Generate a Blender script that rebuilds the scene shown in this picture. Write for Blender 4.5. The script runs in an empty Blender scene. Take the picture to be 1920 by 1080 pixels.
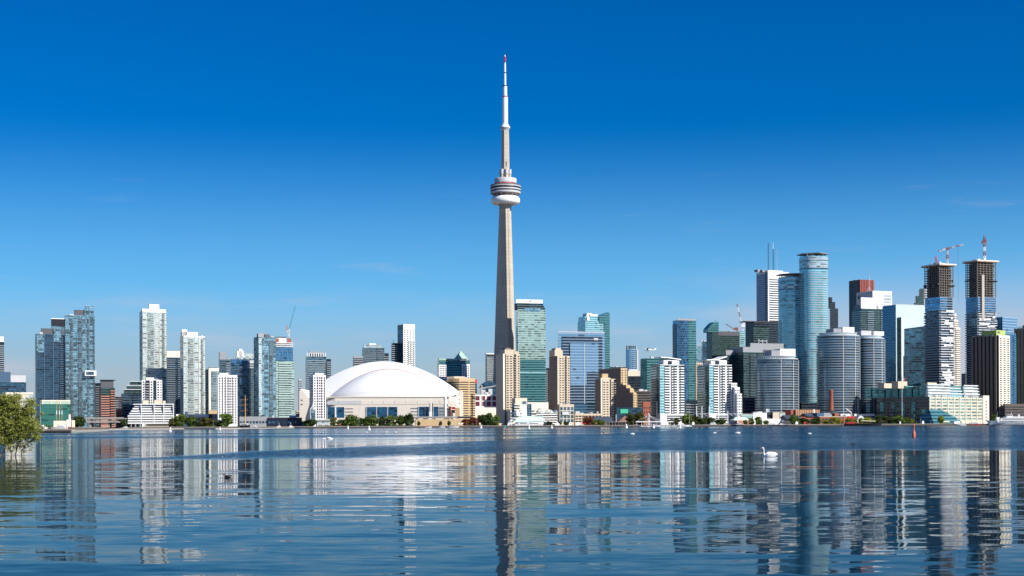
import bpy, math, random
from mathutils import Vector, Matrix
R = math.radians
rng = random.Random(7)
SC = bpy.context.scene
COL = SC.collection
# ---------------------------------------------------------------- camera
F = 2765.0; HOR = 797.5; ROLL = -0.0042; CAMZ = 2.2
cd = bpy.data.cameras.new('camera'); cam = bpy.data.objects.new('camera', cd); COL.objects.link(cam)
cam.matrix_world = Matrix.Translation((0, 0, CAMZ)) @ Matrix.Rotation(math.pi/2, 4, 'X') @ Matrix.Rotation(ROLL, 4, 'Z')
cd.sensor_width = 36; cd.lens = 36*F/1920; cd.shift_y = (HOR-540)/1920
cd.clip_start = 0.5; cd.clip_end = 60000
SC.camera = cam
# ---------------------------------------------------------------- sun, sky, exposure
SUN_AZ, SUN_EL = R(54), R(36)          # azimuth from behind the camera towards the right
S = Vector((math.sin(SUN_AZ)*math.cos(SUN_EL), -math.cos(SUN_AZ)*math.cos(SUN_EL), math.sin(SUN_EL)))
ld = bpy.data.lights.new('sun', 'SUN'); sun = bpy.data.objects.new('sun', ld); COL.objects.link(sun)
sun.rotation_mode = 'QUATERNION'; sun.rotation_quaternion = S.to_track_quat('Z', 'Y')
sun.location = (0, 0, 900); ld.energy = 5.0; ld.angle = R(0.53); ld.color = (1.0, 0.95, 0.87)
SC.view_settings.view_transform = 'Standard'; SC.view_settings.look = 'None'
SC.view_settings.exposure = 0.5; SC.view_settings.gamma = 1.0
SC.cycles.max_bounces = 6; SC.cycles.glossy_bounces = 4; SC.cycles.diffuse_bounces = 2
SC.cycles.transparent_max_bounces = 6; SC.cycles.sample_clamp_indirect = 6


class NT:
    """tiny node-graph writer"""
    def __init__(s, tree): s.t = tree; s.n = tree.nodes; s.l = tree.links
    def new(s, ty, **kw):
        n = s.n.new(ty)
        for k, v in kw.items(): setattr(n, k, v)
        return n
    def put(s, sock, v):
        if v is None: return
        if isinstance(v, bpy.types.NodeSocket): s.l.new(v, sock)
        elif isinstance(v, (tuple, list)):
            v = tuple(v)
            if len(sock.default_value) == 4 and len(v) == 3: v = v+(1,)
            sock.default_value = v
        else: sock.default_value = v
    def math(s, op, a, b=None, c=None, clamp=False):
        n = s.new('ShaderNodeMath', operation=op, use_clamp=clamp)
        for i, v in enumerate((a, b, c)): s.put(n.inputs[i], v)
        return n.outputs[0]
    def vec(s, op, a, b=None, scale=None):
        n = s.new('ShaderNodeVectorMath', operation=op)
        s.put(n.inputs[0], a); s.put(n.inputs[1], b)
        if scale is not None: s.put(n.inputs[3], scale)
        return n.outputs[0]
    def mix(s, f, a, b):
        n = s.new('ShaderNodeMix', data_type='RGBA')
        s.put(n.inputs[0], f); s.put(n.inputs[6], a); s.put(n.inputs[7], b)
        return n.outputs[2]
    def mixf(s, f, a, b):
        n = s.new('ShaderNodeMix', data_type='FLOAT')
        s.put(n.inputs[0], f); s.put(n.inputs[2], a); s.put(n.inputs[3], b)
        return n.outputs[0]
    def sep(s, v):
        n = s.new('ShaderNodeSeparateXYZ'); s.put(n.inputs[0], v); return n.outputs
    def comb(s, x=0, y=0, z=0):
        n = s.new('ShaderNodeCombineXYZ')
        for i, v in enumerate((x, y, z)): s.put(n.inputs[i], v)
        return n.outputs[0]
    def noise(s, v, scale=1, detail=2, rough=.5):
        n = s.new('ShaderNodeTexNoise'); s.put(n.inputs['Vector'], v)
        n.inputs['Scale'].default_value = scale; n.inputs['Detail'].default_value = detail; n.inputs['Roughness'].default_value = rough
        return n.outputs
    def ramp(s, f, a, b, smooth=True):
        n = s.new('ShaderNodeMapRange'); n.interpolation_type = 'SMOOTHSTEP' if smooth else 'LINEAR'
        s.put(n.inputs[0], f); s.put(n.inputs[1], a); s.put(n.inputs[2], b)
        return n.outputs[0]


world = bpy.data.worlds.new('World'); SC.world = world; world.use_nodes = True
g = NT(world.node_tree); world.node_tree.nodes.clear()
dirv = g.new('ShaderNodeTexCoord').outputs['Generated']
dx, dy, dz = g.sep(dirv)
zz_ = g.math('MAXIMUM', dz, 0.0)
# clear, dry autumn air: the deep blue starts low over the horizon
lift = g.math('MULTIPLY_ADD', zz_, 1.18, 0.02)
sky = g.new('ShaderNodeTexSky', sky_type='NISHITA', sun_disc=False, sun_elevation=SUN_EL, sun_rotation=math.pi-SUN_AZ,
            altitude=100, air_density=1.0, dust_density=0.35, ozone_density=2.5)
g.l.new(g.vec('NORMALIZE', g.comb(dx, dy, lift)), sky.inputs[0])
hs = g.new('ShaderNodeHueSaturation'); hs.inputs['Saturation'].default_value = 2.05; hs.inputs['Value'].default_value = 1.0; hs.inputs['Hue'].default_value = 0.516
g.l.new(sky.outputs[0], hs.inputs['Color'])
# thin low cloud and haze bank over the city
azim = g.math('ARCTAN2', dx, dy)
cv = g.comb(g.math('MULTIPLY', azim, 5.0), g.math('MULTIPLY', dz, 34.0), 0.0)
n1 = g.noise(cv, 1.3, 4, .55)[0]
cl = g.ramp(g.math('ADD', n1, g.math('MULTIPLY', g.ramp(azim, .0, .30), .40)), .50, .82)
band = g.math('MULTIPLY', g.ramp(dz, .115, .03), 0.85)
cl = g.math('MULTIPLY', cl, band)
cv2 = g.comb(g.math('MULTIPLY', azim, 9.0), g.math('MULTIPLY', dz, 90.0), 3.0)
w2 = g.math('MULTIPLY', g.ramp(g.noise(cv2, 1.0, 5, .6)[0], .56, .85), g.math('MULTIPLY', g.ramp(dz, .19, .10), .30))
cl = g.math('ADD', cl, w2, clamp=True)
c0 = g.mix(g.math('MULTIPLY', g.ramp(dz, .205, .045), .80), hs.outputs[0], (2.1, 5.3, 8.4))
c0 = g.mix(g.math('MULTIPLY', g.ramp(dz, .10, .010), .92), c0, (3.7, 4.3, 4.7))
c1 = g.mix(cl, c0, (5.1, 5.2, 6.1))
bgn = g.new('ShaderNodeBackground'); g.l.new(c1, bgn.inputs['Color']); bgn.inputs['Strength'].default_value = 0.078
g.l.new(bgn.outputs[0], g.new('ShaderNodeOutputWorld').inputs['Surface'])
# ---------------------------------------------------------------- picture -> place
def at(px, py, D):
    u, v = px-960.0, HOR-py
    return Vector(((u*math.cos(ROLL)-v*math.sin(ROLL))/F*D, D, CAMZ+(u*math.sin(ROLL)+v*math.cos(ROLL))/F*D))
def slope(px, py=720):                      # x/y of the ray
    return at(px, py, 1.0).x
def wline(px, py):                          # distance of a point of the water surface
    return -CAMZ/((at(px, py, 1.0).z-CAMZ))
GZ = 1.9                                    # height of the quays over the water

# ---------------------------------------------------------------- mesh builder
class MB:
    def __init__(s): s.v = []; s.f = []; s.m = []; s.sm = []
    def add(s, vs, fs, m=0, smooth=False):
        o = len(s.v); s.v += [tuple(v) for v in vs]
        for f in fs: s.f.append(tuple(i+o for i in f)); s.m.append(m); s.sm.append(smooth)
        return s
    def box(s, x0, x1, y0, y1, z0, z1, m=0):
        if x0 > x1: x0, x1 = x1, x0
        if y0 > y1: y0, y1 = y1, y0
        return s.add([(x, y, z) for z in (z0, z1) for x, y in ((x0, y0), (x1, y0), (x1, y1), (x0, y1))],
                     [(3, 2, 1, 0), (4, 5, 6, 7), (0, 1, 5, 4), (1, 2, 6, 5), (2, 3, 7, 6), (3, 0, 4, 7)], m)
    def prism(s, poly, z0, z1, m=0, top=None, smooth=False, mt=None):
        n = len(poly); top = top or poly
        a = sum(poly[i][0]*poly[(i+1) % n][1]-poly[(i+1) % n][0]*poly[i][1] for i in range(n))
        if a < 0: poly = poly[::-1]; top = top[::-1]
        vs = [(p[0], p[1], z0) for p in poly]+[(p[0], p[1], z1) for p in top]
        s.add(vs, [(i, (i+1) % n, n+(i+1) % n, n+i) for i in range(n)], m, smooth)
        return s.add(vs, [tuple(range(n-1, -1, -1)), tuple(range(n, 2*n))], m if mt is None else mt)
    def ring(s, poly, grow, z0, z1, m=0):     # slab whose outline is the polygon grown outwards
        return s.prism(grow_poly(poly, grow), z0, z1, m)
    def tube(s, p, q, r0, r1=None, n=6, m=0, smooth=True):
        p, q = Vector(p), Vector(q); r1 = r0 if r1 is None else r1
        d = (q-p).normalized(); a = d.orthogonal().normalized(); b = d.cross(a)
        vs = [p+(a*math.cos(t)+b*math.sin(t))*r0 for t in (2*math.pi*i/n for i in range(n))]
        vs += [q+(a*math.cos(t)+b*math.sin(t))*r1 for t in (2*math.pi*i/n for i in range(n))]
        s.add(vs, [(i, (i+1) % n, n+(i+1) % n, n+i) for i in range(n)], m, smooth)
        return s.add(vs, [tuple(range(n-1, -1, -1)), tuple(range(n, 2*n))], m)
    def beam(s, p, q, w, m=0): return s.tube(p, q, w*.62, n=4, m=m, smooth=False)
    def lathe(s, prof, n=32, m=0, c=(0, 0), smooth=True, sx=1, sy=1):
        vs = [(c[0]+r*sx*math.cos(2*math.pi*i/n), c[1]+r*sy*math.sin(2*math.pi*i/n), z) for r, z in prof for i in range(n)]
        fs = [(k*n+i, k*n+(i+1) % n, (k+1)*n+(i+1) % n, (k+1)*n+i) for k in range(len(prof)-1) for i in range(n)]
        s.add(vs, fs, m, smooth)
        if prof[0][0] > 1e-4: s.add(vs[:n], [tuple(range(n-1, -1, -1))], m)
        if prof[-1][0] > 1e-4: s.add(vs[-n:], [tuple(range(n))], m)
        return s
    def loft(s, rings, m=0, smooth=True, closed=True, cap=True):
        n = len(rings[0]); vs = [v for r in rings for v in r]
        e = n if closed else n-1
        s.add(vs, [(k*n+i, k*n+(i+1) % n, (k+1)*n+(i+1) % n, (k+1)*n+i) for k in range(len(rings)-1) for i in range(e)], m, smooth)
        if cap and closed: s.add(rings[0], [tuple(range(n-1, -1, -1))], m); s.add(rings[-1], [tuple(range(n))], m)
        return s
    def blob(s, c, r, m=0, n=10, k=6):
        prof = [(max(1e-5, math.sin(math.pi*i/k)), -math.cos(math.pi*i/k)) for i in range(k+1)]
        vs = [(c[0]+r[0]*q*math.cos(2*math.pi*i/n), c[1]+r[1]*q*math.sin(2*math.pi*i/n), c[2]+r[2]*z) for q, z in prof for i in range(n)]
        return s.add(vs, [(j*n+i, j*n+(i+1) % n, (j+1)*n+(i+1) % n, (j+1)*n+i) for j in range(k) for i in range(n)], m, True)
    def mesh(s, name, mats):
        me = bpy.data.meshes.new(name); me.from_pydata(s.v, [], s.f)
        for m in (mats if isinstance(mats, (list, tuple)) else [mats]): me.materials.append(m)
        me.polygons.foreach_set('material_index', s.m); me.polygons.foreach_set('use_smooth', s.sm)
        uv = me.uv_layers.new(name='UVMap'); buf = []
        for p in me.polygons:                # walls: metres along the wall, metres up
            n = p.normal; h = math.hypot(n.x, n.y)
            for vi in p.vertices:
                c = me.vertices[vi].co
                if h > .4: buf += [(c.x*-n.y+c.y*n.x)/h+500, c.z]
                else: buf += [c.x+500, c.y]
        uv.data.foreach_set('uv', buf); me.update(); return me
    def build(s, name, mats, parent=None, loc=None):
        o = bpy.data.objects.new(name, s.mesh(name, mats)); COL.objects.link(o)
        if parent is not None: o.parent = parent
        if loc is not None: o.location = loc
        return o

def grow_poly(poly, d):
    n = len(poly); a = sum(poly[i][0]*poly[(i+1) % n][1]-poly[(i+1) % n][0]*poly[i][1] for i in range(n))
    sg = 1 if a > 0 else -1; out = []
    for i in range(n):
        p0, p1, p2 = Vector(poly[i-1][:2]), Vector(poly[i][:2]), Vector(poly[(i+1) % n][:2])
        e1, e2 = (p1-p0).normalized(), (p2-p1).normalized()
        n1, n2 = Vector((e1.y, -e1.x))*sg, Vector((e2.y, -e2.x))*sg
        b = n1+n2
        out.append(tuple(p1+b*(d/max(.3, b.dot(n1)))))
    return out

def tag(o, label=None, cat=None, group=None, kind=None):
    if label: o['label'] = label
    if cat: o['category'] = cat
    if group: o['group'] = group
    if kind: o['kind'] = kind
    return o
def empty(name, loc, label, cat, group=None, rz=0.0):
    o = bpy.data.objects.new(name, None); COL.objects.link(o); o.location = loc; o.rotation_euler = (0, 0, rz)
    o.empty_display_size = 2
    return tag(o, label, cat, group)
def copy_tree(o, parent=None):
    c = o.copy(); COL.objects.link(c)
    if parent is not None: c.parent = parent
    for ch in list(o.children): copy_tree(ch, c)
    return c

# ---------------------------------------------------------------- materials
M = {}
def base_mat(name):
    m = bpy.data.materials.new(name); m.use_nodes = True; m.node_tree.nodes.clear()
    n = NT(m.node_tree); b = n.new('ShaderNodeBsdfPrincipled')
    n.l.new(b.outputs[0], n.new('ShaderNodeOutputMaterial').inputs['Surface'])
    M[name] = m; return n, b
def plain(name, col, rough=.7, var=.12, sc=.15, met=0.0, streak=True, spec=.35, lines=0):
    """solid surface with weathering: broad blotches and vertical run-off streaks"""
    n, b = base_mat(name)
    tc = n.new('ShaderNodeTexCoord').outputs['Object']
    x, y, z = n.sep(tc)
    a = n.noise(tc, sc, 4, .6)[0]
    if streak:
        st = n.noise(n.comb(x, y, n.math('MULTIPLY', z, .06)), .9, 2, .6)[0]
        a = n.math('ADD', n.math('MULTIPLY', a, .6), n.math('MULTIPLY', st, .4))
    f = n.math('MULTIPLY_ADD', n.math('SUBTRACT', a, .5), var*4, 1.0)
    if lines:                            # pour joints of slip-formed concrete
        lf = n.math('FRACT', n.math('DIVIDE', z, lines)); wn = n.new('ShaderNodeTexWhiteNoise', noise_dimensions='1D'); n.put(wn.inputs['W'], n.math('FLOOR', n.math('DIVIDE', z, lines)))
        f = n.math('MULTIPLY', f, n.math('ADD', n.math('MULTIPLY', n.math('LESS_THAN', lf, .12), -.16), n.math('MULTIPLY_ADD', wn.outputs[0], .12, .95)))
    n.put(b.inputs['Base Color'], n.vec('SCALE', col, scale=f))
    b.inputs['Roughness'].default_value = rough; b.inputs['Metallic'].default_value = met
    b.inputs['Specular IOR Level'].default_value = spec
    return M[name]
def glass(name, tint, fh=3.2, bw=1.6, band=.22, bcol=(.3, .33, .35), mull=.10, mcol=None, met=.7, rough=.07, var=.35, dark=.18, wob=.03, wide=3.0, bvar=.0):
    """curtain wall: panes by bay and storey, spandrel band per storey, mullions; panes differ in tint, blinds and tilt"""
    n, b = base_mat(name)
    u, v, _ = n.sep(n.new('ShaderNodeUVMap').outputs[0])
    rnd = n.new('ShaderNodeObjectInfo').outputs['Random']
    U = n.math('DIVIDE', u, bw); V = n.math('DIVIDE', v, fh)
    iu, iv = n.math('FLOOR', U), n.math('FLOOR', V)
    wn = n.new('ShaderNodeTexWhiteNoise', noise_dimensions='3D'); n.put(wn.inputs['Vector'], n.comb(iu, iv, n.math('MULTIPLY', rnd, 50.0)))
    wv, wc = wn.outputs[0], wn.outputs[1]
    wb = n.new('ShaderNodeTexWhiteNoise', noise_dimensions='3D'); n.put(wb.inputs['Vector'], n.comb(n.math('FLOOR', n.math('DIVIDE', U, wide)), iv, n.math('MULTIPLY_ADD', rnd, 50.0, 9.3)))
    mixr = n.math('ADD', n.math('MULTIPLY', wv, .55), n.math('MULTIPLY', wb.outputs[0], .45))
    f = n.math('MULTIPLY_ADD', mixr, 2*var, 1-var)
    isd = n.math('LESS_THAN', wb.outputs[0], dark)
    f = n.math('MULTIPLY', f, n.math('MULTIPLY_ADD', isd, -.55, 1.0))
    col = n.vec('SCALE', tint, scale=f)
    isb = n.math('LESS_THAN', n.math('FRACT', V), band); ism = n.math('LESS_THAN', n.math('FRACT', U), mull)
    bc = n.vec('SCALE', bcol, scale=n.math('MULTIPLY_ADD', wv, bvar*2, 1-bvar)) if bvar else bcol
    col = n.mix(isb, col, bc); col = n.mix(ism, col, mcol or tuple(c*.8 for c in bcol))
    sol = n.math('MAXIMUM', isb, ism)
    n.put(b.inputs['Base Color'], col)
    n.put(b.inputs['Metallic'], n.math('MULTIPLY', n.math('SUBTRACT', 1.0, sol), met))
    n.put(b.inputs['Roughness'], n.math('MULTIPLY_ADD', sol, .35, rough))
    nn = n.new('ShaderNodeNewGeometry').outputs['Normal']
    w = n.vec('SCALE', n.vec('SUBTRACT', wc, (.5, .5, .5)), scale=n.math('MULTIPLY', n.math('SUBTRACT', 1.0, sol), wob))
    n.put(b.inputs['Normal'], n.vec('NORMALIZE', n.vec('ADD', nn, w)))
    return M[name]

plain('white', (.75, .75, .735), .55, .05); plain('bright', (.82, .82, .80), .5, .03); plain('offwhite', (.68, .67, .63), .6, .07)
plain('cream', (.62, .55, .42), .7, .07); plain('ivory', (.70, .64, .52), .7, .07); plain('beige', (.55, .45, .33), .75, .08); plain('sand', (.50, .42, .33), .8, .08)
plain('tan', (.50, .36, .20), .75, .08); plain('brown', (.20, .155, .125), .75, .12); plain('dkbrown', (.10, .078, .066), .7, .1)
plain('concrete', (.42, .385, .335), .8, .1); plain('cncrete', (.46, .405, .32), .8, .07, .05, lines=5.5); plain('gconc', (.33, .315, .29), .85, .12)
plain('rawconc', (.20, .175, .15), .85, .2); plain('gray', (.27, .28, .295), .6, .08); plain('lgray', (.48, .49, .50), .55, .06); plain('dgray', (.085, .09, .10), .5, .1); plain('black', (.018, .02, .026), .4, .1)
plain('rail', (.20, .29, .34), .18, .1, met=.6); plain('railw', (.66, .70, .70), .3, .05, met=.1); plain('raild', (.10, .14, .16), .2, .1, met=.4)
plain('brick', (.30, .095, .055), .85, .12); plain('redbrown', (.27, .075, .06), .7, .1); plain('pinkbrick', (.40, .19, .14), .8, .1); plain('red', (.55, .03, .04), .5, .06)
plain('orange', (.62, .14, .07), .5, .06); plain('lime', (.36, .46, .14), .6, .06); plain('mint', (.50, .66, .54), .6, .05); plain('copper', (.33, .47, .38), .7, .1)
plain('roofbrown', (.22, .115, .08), .85, .1); plain('slate', (.045, .06, .085), .6, .1); plain('steelw', (.75, .75, .75), .4, .05); plain('steelb', (.05, .10, .17), .5, .1)
plain('tealpaint', (.03, .33, .32), .5, .06); plain('greenpaint', (.05, .42, .25), .5, .06); plain('magenta', (.30, .03, .07), .5, .1); plain('craneblue', (.12, .36, .48), .5, .05)
plain('wood', (.09, .055, .035), .8, .15); plain('mastwood', (.50, .29, .10), .6, .08); plain('navy', (.012, .018, .035), .35, .1); plain('hullred', (.34, .025, .03), .4, .08)
plain('stone', (.36, .33, .29), .9, .2, .4); plain('soil', (.17, .14, .10), .95, .2); plain('lawn', (.09, .13, .035), .95, .2, .3); plain('sandbank', (.42, .36, .27), .95, .15, .2)
plain('asphalt', (.055, .055, .058), .9, .1); plain('orangewood', (.33, .19, .10), .8, .15); plain('awning', (.66, .60, .38), .7, .08)

glass('g_dblue', (.055, .165, .25), 3.1, 3.4, .28, (.015, .035, .06), .18, met=.7, var=.75, bvar=.3)
glass('g_dblue2', (.035, .10, .16), 3.1, 3.4, .30, (.03, .055, .08), .14, met=.7, var=.5, bvar=.3)
glass('g_blue', (.25, .44, .52), 3.0, 1.9, .26, (.06, .11, .145), .12, met=.6, var=.58, dark=.25, wide=3, bvar=.5)
glass('g_blue2', (.095, .21, .28), 3.0, 2.0, .22, (.10, .15, .18), .1, met=.7, var=.45, bvar=.3)
glass('g_lblue', (.42, .55, .58), 3.0, 1.8, .24, (.44, .47, .46), .12, met=.45, var=.4, bvar=.2)
glass('g_ice', (.42, .53, .53), 3.0, 1.7, .22, (.52, .52, .47), .14, met=.35, var=.42, dark=.22)
glass('g_teal', (.065, .21, .225), 3.6, 1.6, .30, (.09, .24, .25), .06, met=.7, var=.25, dark=.08)
glass('g_green', (.28, .42, .385), 3.3, 2.4, .34, (.33, .46, .41), .06, met=.45, var=.35, dark=.34, wide=2)
glass('g_pale', (.66, .80, .83), 3.8, 1.5, .10, (.54, .69, .73), .04, met=.30, var=.06, dark=.0, wob=.008)
glass('g_mirror', (.06, .16, .25), 3.8, 1.5, .20, (.09, .17, .24), .05, met=.85, var=.10, dark=.04, wob=.012)
glass('g_sky', (.22, .42, .60), 3.9, 1.5, .18, (.30, .43, .55), .03, met=.75, var=.10, dark=.03, wob=.012)
glass('g_navy', (.018, .045, .08), 3.9, 1.5, .34, (.17, .23, .31), .04, met=.5, var=.3, dark=.05)
glass('g_skyblue', (.11, .29, .47), 3.6, 1.5, .14, (.07, .15, .24), .05, met=.85, var=.45, dark=.08, wide=1)
glass('g_black', (.018, .028, .042), 3.8, 1.5, .3, (.03, .042, .055), .06, met=.4, var=.3)
glass('g_dgreen', (.035, .08, .08), 3.3, 1.8, .30, (.05, .09, .09), .10, met=.6, var=.4, bvar=.4)
glass('g_aqua', (.21, .48, .54), 3.2, 1.4, .30, (.36, .58, .60), .05, met=.6, var=.20, dark=.10, bvar=.1)
glass('g_cyl', (.07, .14, .20), 3.0, 1.5, .16, (.22, .25, .27), .12, met=.6, var=.5, dark=.25)
glass('g_win', (.022, .036, .05), 3.0, 1.5, .0, (.03, .05, .06), .08, met=.25, var=.6, dark=.2)
glass('g_winb', (.03, .13, .25), 3.0, 1.6, .0, (.03, .05, .06), .1, met=.6, var=.5, dark=.2)
glass('g_mag', (.10, .035, .06), 1.7, 2.0, .12, (.35, .06, .10), .14, met=.3, var=.4)
glass('g_grn', (.03, .15, .13), 2.2, 1.6, .25, (.02, .12, .09), .2, met=.3, var=.2)
glass('w_strip', (.76, .76, .73), 4.0, 3.0, .40, (.035, .04, .045), .0, (.8, .8, .8), met=.0, rough=.5, var=.04, dark=.0)
glass('b_strip', (.36, .43, .50), 4.0, 3.0, .36, (.12, .17, .22), .0, (.4, .4, .4), met=.2, rough=.4, var=.04, dark=.0)

# ---------------------------------------------------------------- buildings
class B:
    """a block seen by its front (px xb..xc) and, left of the corner, its side (px xa..xb)"""
    def __init__(s, name, label, D, xa, xb, xc, yt, th=20, dep=28, cat='tower', group=None, zb=GZ, dmax=70):
        s.D = D; s.th = t = R(th); s.name = name
        a, b, c = slope(xa), slope(xb), slope(xc)
        s.cx = b*D
        s.w = (c*D-s.cx)/(math.cos(t)-c*math.sin(t))
        s.d = dep
        if xa < xb-.5: s.d = min(dmax, (s.cx-a*D)/max(.02, math.sin(t)+a*math.cos(t)))
        s.sk = 0.0
        if xa < xb-.5 and s.d < 16:      # hardly any side in view: the side wall runs back almost along the line of sight
            s.sk = min(.6*s.w, (16-s.d)*max(0, math.tan(t+math.atan(b)))); s.d = 16.0
        s.zb = zb; s.H = at((xb+xc)/2, yt, D).z-zb; s.xm = (xb+xc)/2
        ctr = Vector((s.cx, D, 0))+Matrix.Rotation(t, 3, 'Z') @ Vector((s.w/2, s.d/2, 0))
        s.root = empty(name, (ctr.x, ctr.y, zb), label, cat, group, t)
        s.poly = [(-s.w/2, -s.d/2), (s.w/2, -s.d/2), (s.w/2, s.d/2), (-s.w/2+s.sk, s.d/2)]
        s.cnt = {}; s.over = {}
    def fx(s, px):                       # local x of a picture column on the front
        p = slope(px); t = s.th
        return (p*s.D-s.cx)/(math.cos(t)-p*math.sin(t))-s.w/2
    def ly(s, px):                       # local y of a picture column on the left side
        p = slope(px); t = s.th
        return -s.d/2+(s.cx-p*s.D)/(math.sin(t)+p*math.cos(t))
    def z(s, py): return at(s.xm, py, s.D).z-s.zb
    def part(s, name, mb, mats, label=None):
        o = mb.build(name, mats, s.root)
        if label: o['label'] = label
        return o
    def body(s, mat, name='wall', z0=0, z1=None, poly=None, roof=None, smooth=False):
        z1 = s.H if z1 is None else z1
        return s.part(name, MB().prism(poly or s.poly, z0, z1, 0, smooth=smooth, mt=1), [M[mat], M[roof or 'gray']])
    def rep(s, name, mb, locs, mats):    # equal parts sharing one mesh; past 100 the rest becomes one
        me = None
        for L in locs:
            if s.cnt.get(name, 0) < 100:
                me = me or mb.mesh(name, mats)
                o = bpy.data.objects.new(name, me); COL.objects.link(o); o.parent = s.root; o.location = L
                s.cnt[name] = s.cnt.get(name, 0)+1
            else:
                ov = s.over.setdefault(name, (MB(), mats))[0]
                for f, m, sm in zip(mb.f, mb.m, mb.sm):
                    ov.add([tuple(mb.v[i][k]+L[k] for k in range(3)) for i in f], [tuple(range(len(f)))], m, sm)
    def done(s):
        for name, (mb, mats) in s.over.items(): mb.build(name, mats, s.root)['kind'] = 'stuff'
        s.over = {}
        return s
    def frame(s, side):
        w, d = s.w/2, s.d/2
        return {'f': ((-w, -d), (1, 0), (0, -1), s.w), 'l': ((-w, d), (0, -1), (-1, 0), s.d), 'r': ((w, -d), (0, 1), (1, 0), s.d), 'b': ((w, d), (-1, 0), (0, 1), s.w)}[side]
    def fb(s, mb, fr, u0, u1, n0, n1, z0, z1, m=0):      # box on a face: along, out, up
        (ox, oy), (tx, ty), (nx, ny), W = fr
        return mb.box(ox+tx*u0+nx*n0, ox+tx*u1+nx*n1, oy+ty*u0+ny*n0, oy+ty*u1+ny*n1, z0, z1, m)
    def slab(s, name, px0, px1, y0, y1, n1, mat, n0=-.5, side='f', label=None):   # panel given in picture columns and rows
        if s.sk: n0 = max(n0, min(n1-1, -3.0))
        if side == 'f': u0, u1 = s.fx(px0)+s.w/2, s.fx(px1)+s.w/2
        else: u0, u1 = s.d/2-s.ly(px0), s.d/2-s.ly(px1)
        return s.part(name, s.fb(MB(), s.frame(side), u0, u1, n0, n1, max(0, s.z(y1)), s.z(y0)), M[mat], label)
    def face(s, side, spec, fh=3.0, z0=3.0, z1=None, glz='g_win', bal=('white', 'rail'), wall='white', bd=1.5, inset=.0, win=(.62, .55)):
        z1 = (s.H if z1 is None else z1)-.6
        fr = s.frame(side); W = fr[3]; tot = sum(k for _, k in spec); u = 0
        zs = [z0+i*fh for i in range(int((z1-z0)/fh))]
        for ty, k in spec:
            u0, u1 = u*W/tot, (u+k)*W/tot; u += k; du = u1-u0
            if du < .2: continue
            if ty == 'G': s.part('glazing', s.fb(MB(), fr, u0+.05, u1-.05, -.3, .22, z0, z1), M[glz])
            elif ty == 'R': s.part('pier', s.fb(MB(), fr, u0, u1, -.3, .9, 0, z1+.5), M[wall])
            elif ty == 'D': s.part('recess', s.fb(MB(), fr, u0, u1, -.3, .05, 0, z1), M['g_black'])
            elif ty in 'BC':
                s.part('glazing', s.fb(MB(), fr, u0+.02, u1-.02, -.3, .12, z0, z1), M[glz])
                mb = MB(); o = bd if ty == 'B' else .75
                s.fb(mb, fr, u0, u1, -.2, o, -.12, .16); s.fb(mb, fr, u0+.03, u1-.03, o-.1, o-.01, .16, 1.15, 1)
                if ty == 'B':
                    s.fb(mb, fr, u0+.03, u0+.1, .1, o-.1, .16, 1.15, 1); s.fb(mb, fr, u1-.1, u1-.03, .1, o-.1, .16, 1.15, 1)
                s.rep('balcony', mb, [(0, 0, z) for z in zs], [M[bal[0]], M[bal[1]]])
            elif ty == 'N':
                mb = s.fb(MB(), fr, u0+du*(1-win[0])/2, u1-du*(1-win[0])/2, -.2, .07, .8, .8+fh*win[1])
                s.rep('window', mb, [(0, 0, z) for z in zs], M[glz])
            elif ty == 'L':
                mb = s.fb(MB(), fr, u0+.1, u1-.1, -.2, .07, .7, .7+fh*win[1])
                s.rep('window_band', mb, [(0, 0, z) for z in zs], M[glz])
        return s
    def slabs(s, mat='lgray', fh=3.0, z0=3.0, z1=None, grow=.3, poly=None, th=.3, step=1):
        z1 = (s.H if z1 is None else z1)-.2
        zs = [z0+i*fh*step for i in range(int((z1-z0)/fh/step))]
        s.rep('floor_slab', MB().ring(poly or s.poly, grow, -th/2, th/2), [(0, 0, z) for z in zs], M[mat])
        return s
    def pent(s, px0, px1, yt, mat='gray', y0=.15, y1=.85, name='penthouse', yb=None):
        x0, x1 = s.fx(px0), s.fx(px1); zb = s.H if yb is None else s.z(yb)
        if s.sk: y1 = min(y1, y0+4.5/s.d)
        mb = MB().box(x0, x1, -s.d/2+s.d*y0, -s.d/2+s.d*y1, zb-.2, s.z(yt))
        return s.part(name, mb, M[mat])
    def parapet(s, mat, h=1.0, grow=.25):
        g = grow_poly(s.poly, grow); q = grow_poly(s.poly, -.4); mb = MB()
        mb.prism(g, s.H-.5, s.H+h)
        return s.part('parapet', mb, M[mat])
def roof_clutter(b, n=5, mats=('lgray', 'gray'), hmax=3.0):
    for i in range(n):
        x = rng.uniform(-.42, .42)*b.w; y = rng.uniform(-.4, .2)*b.d; w = rng.uniform(1, 3); h = rng.uniform(1, hmax)
        b.part('roof_unit', MB().box(x-w, x+w, y-w, y+w, b.H-.1, b.H+h), M[rng.choice(mats)])
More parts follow.
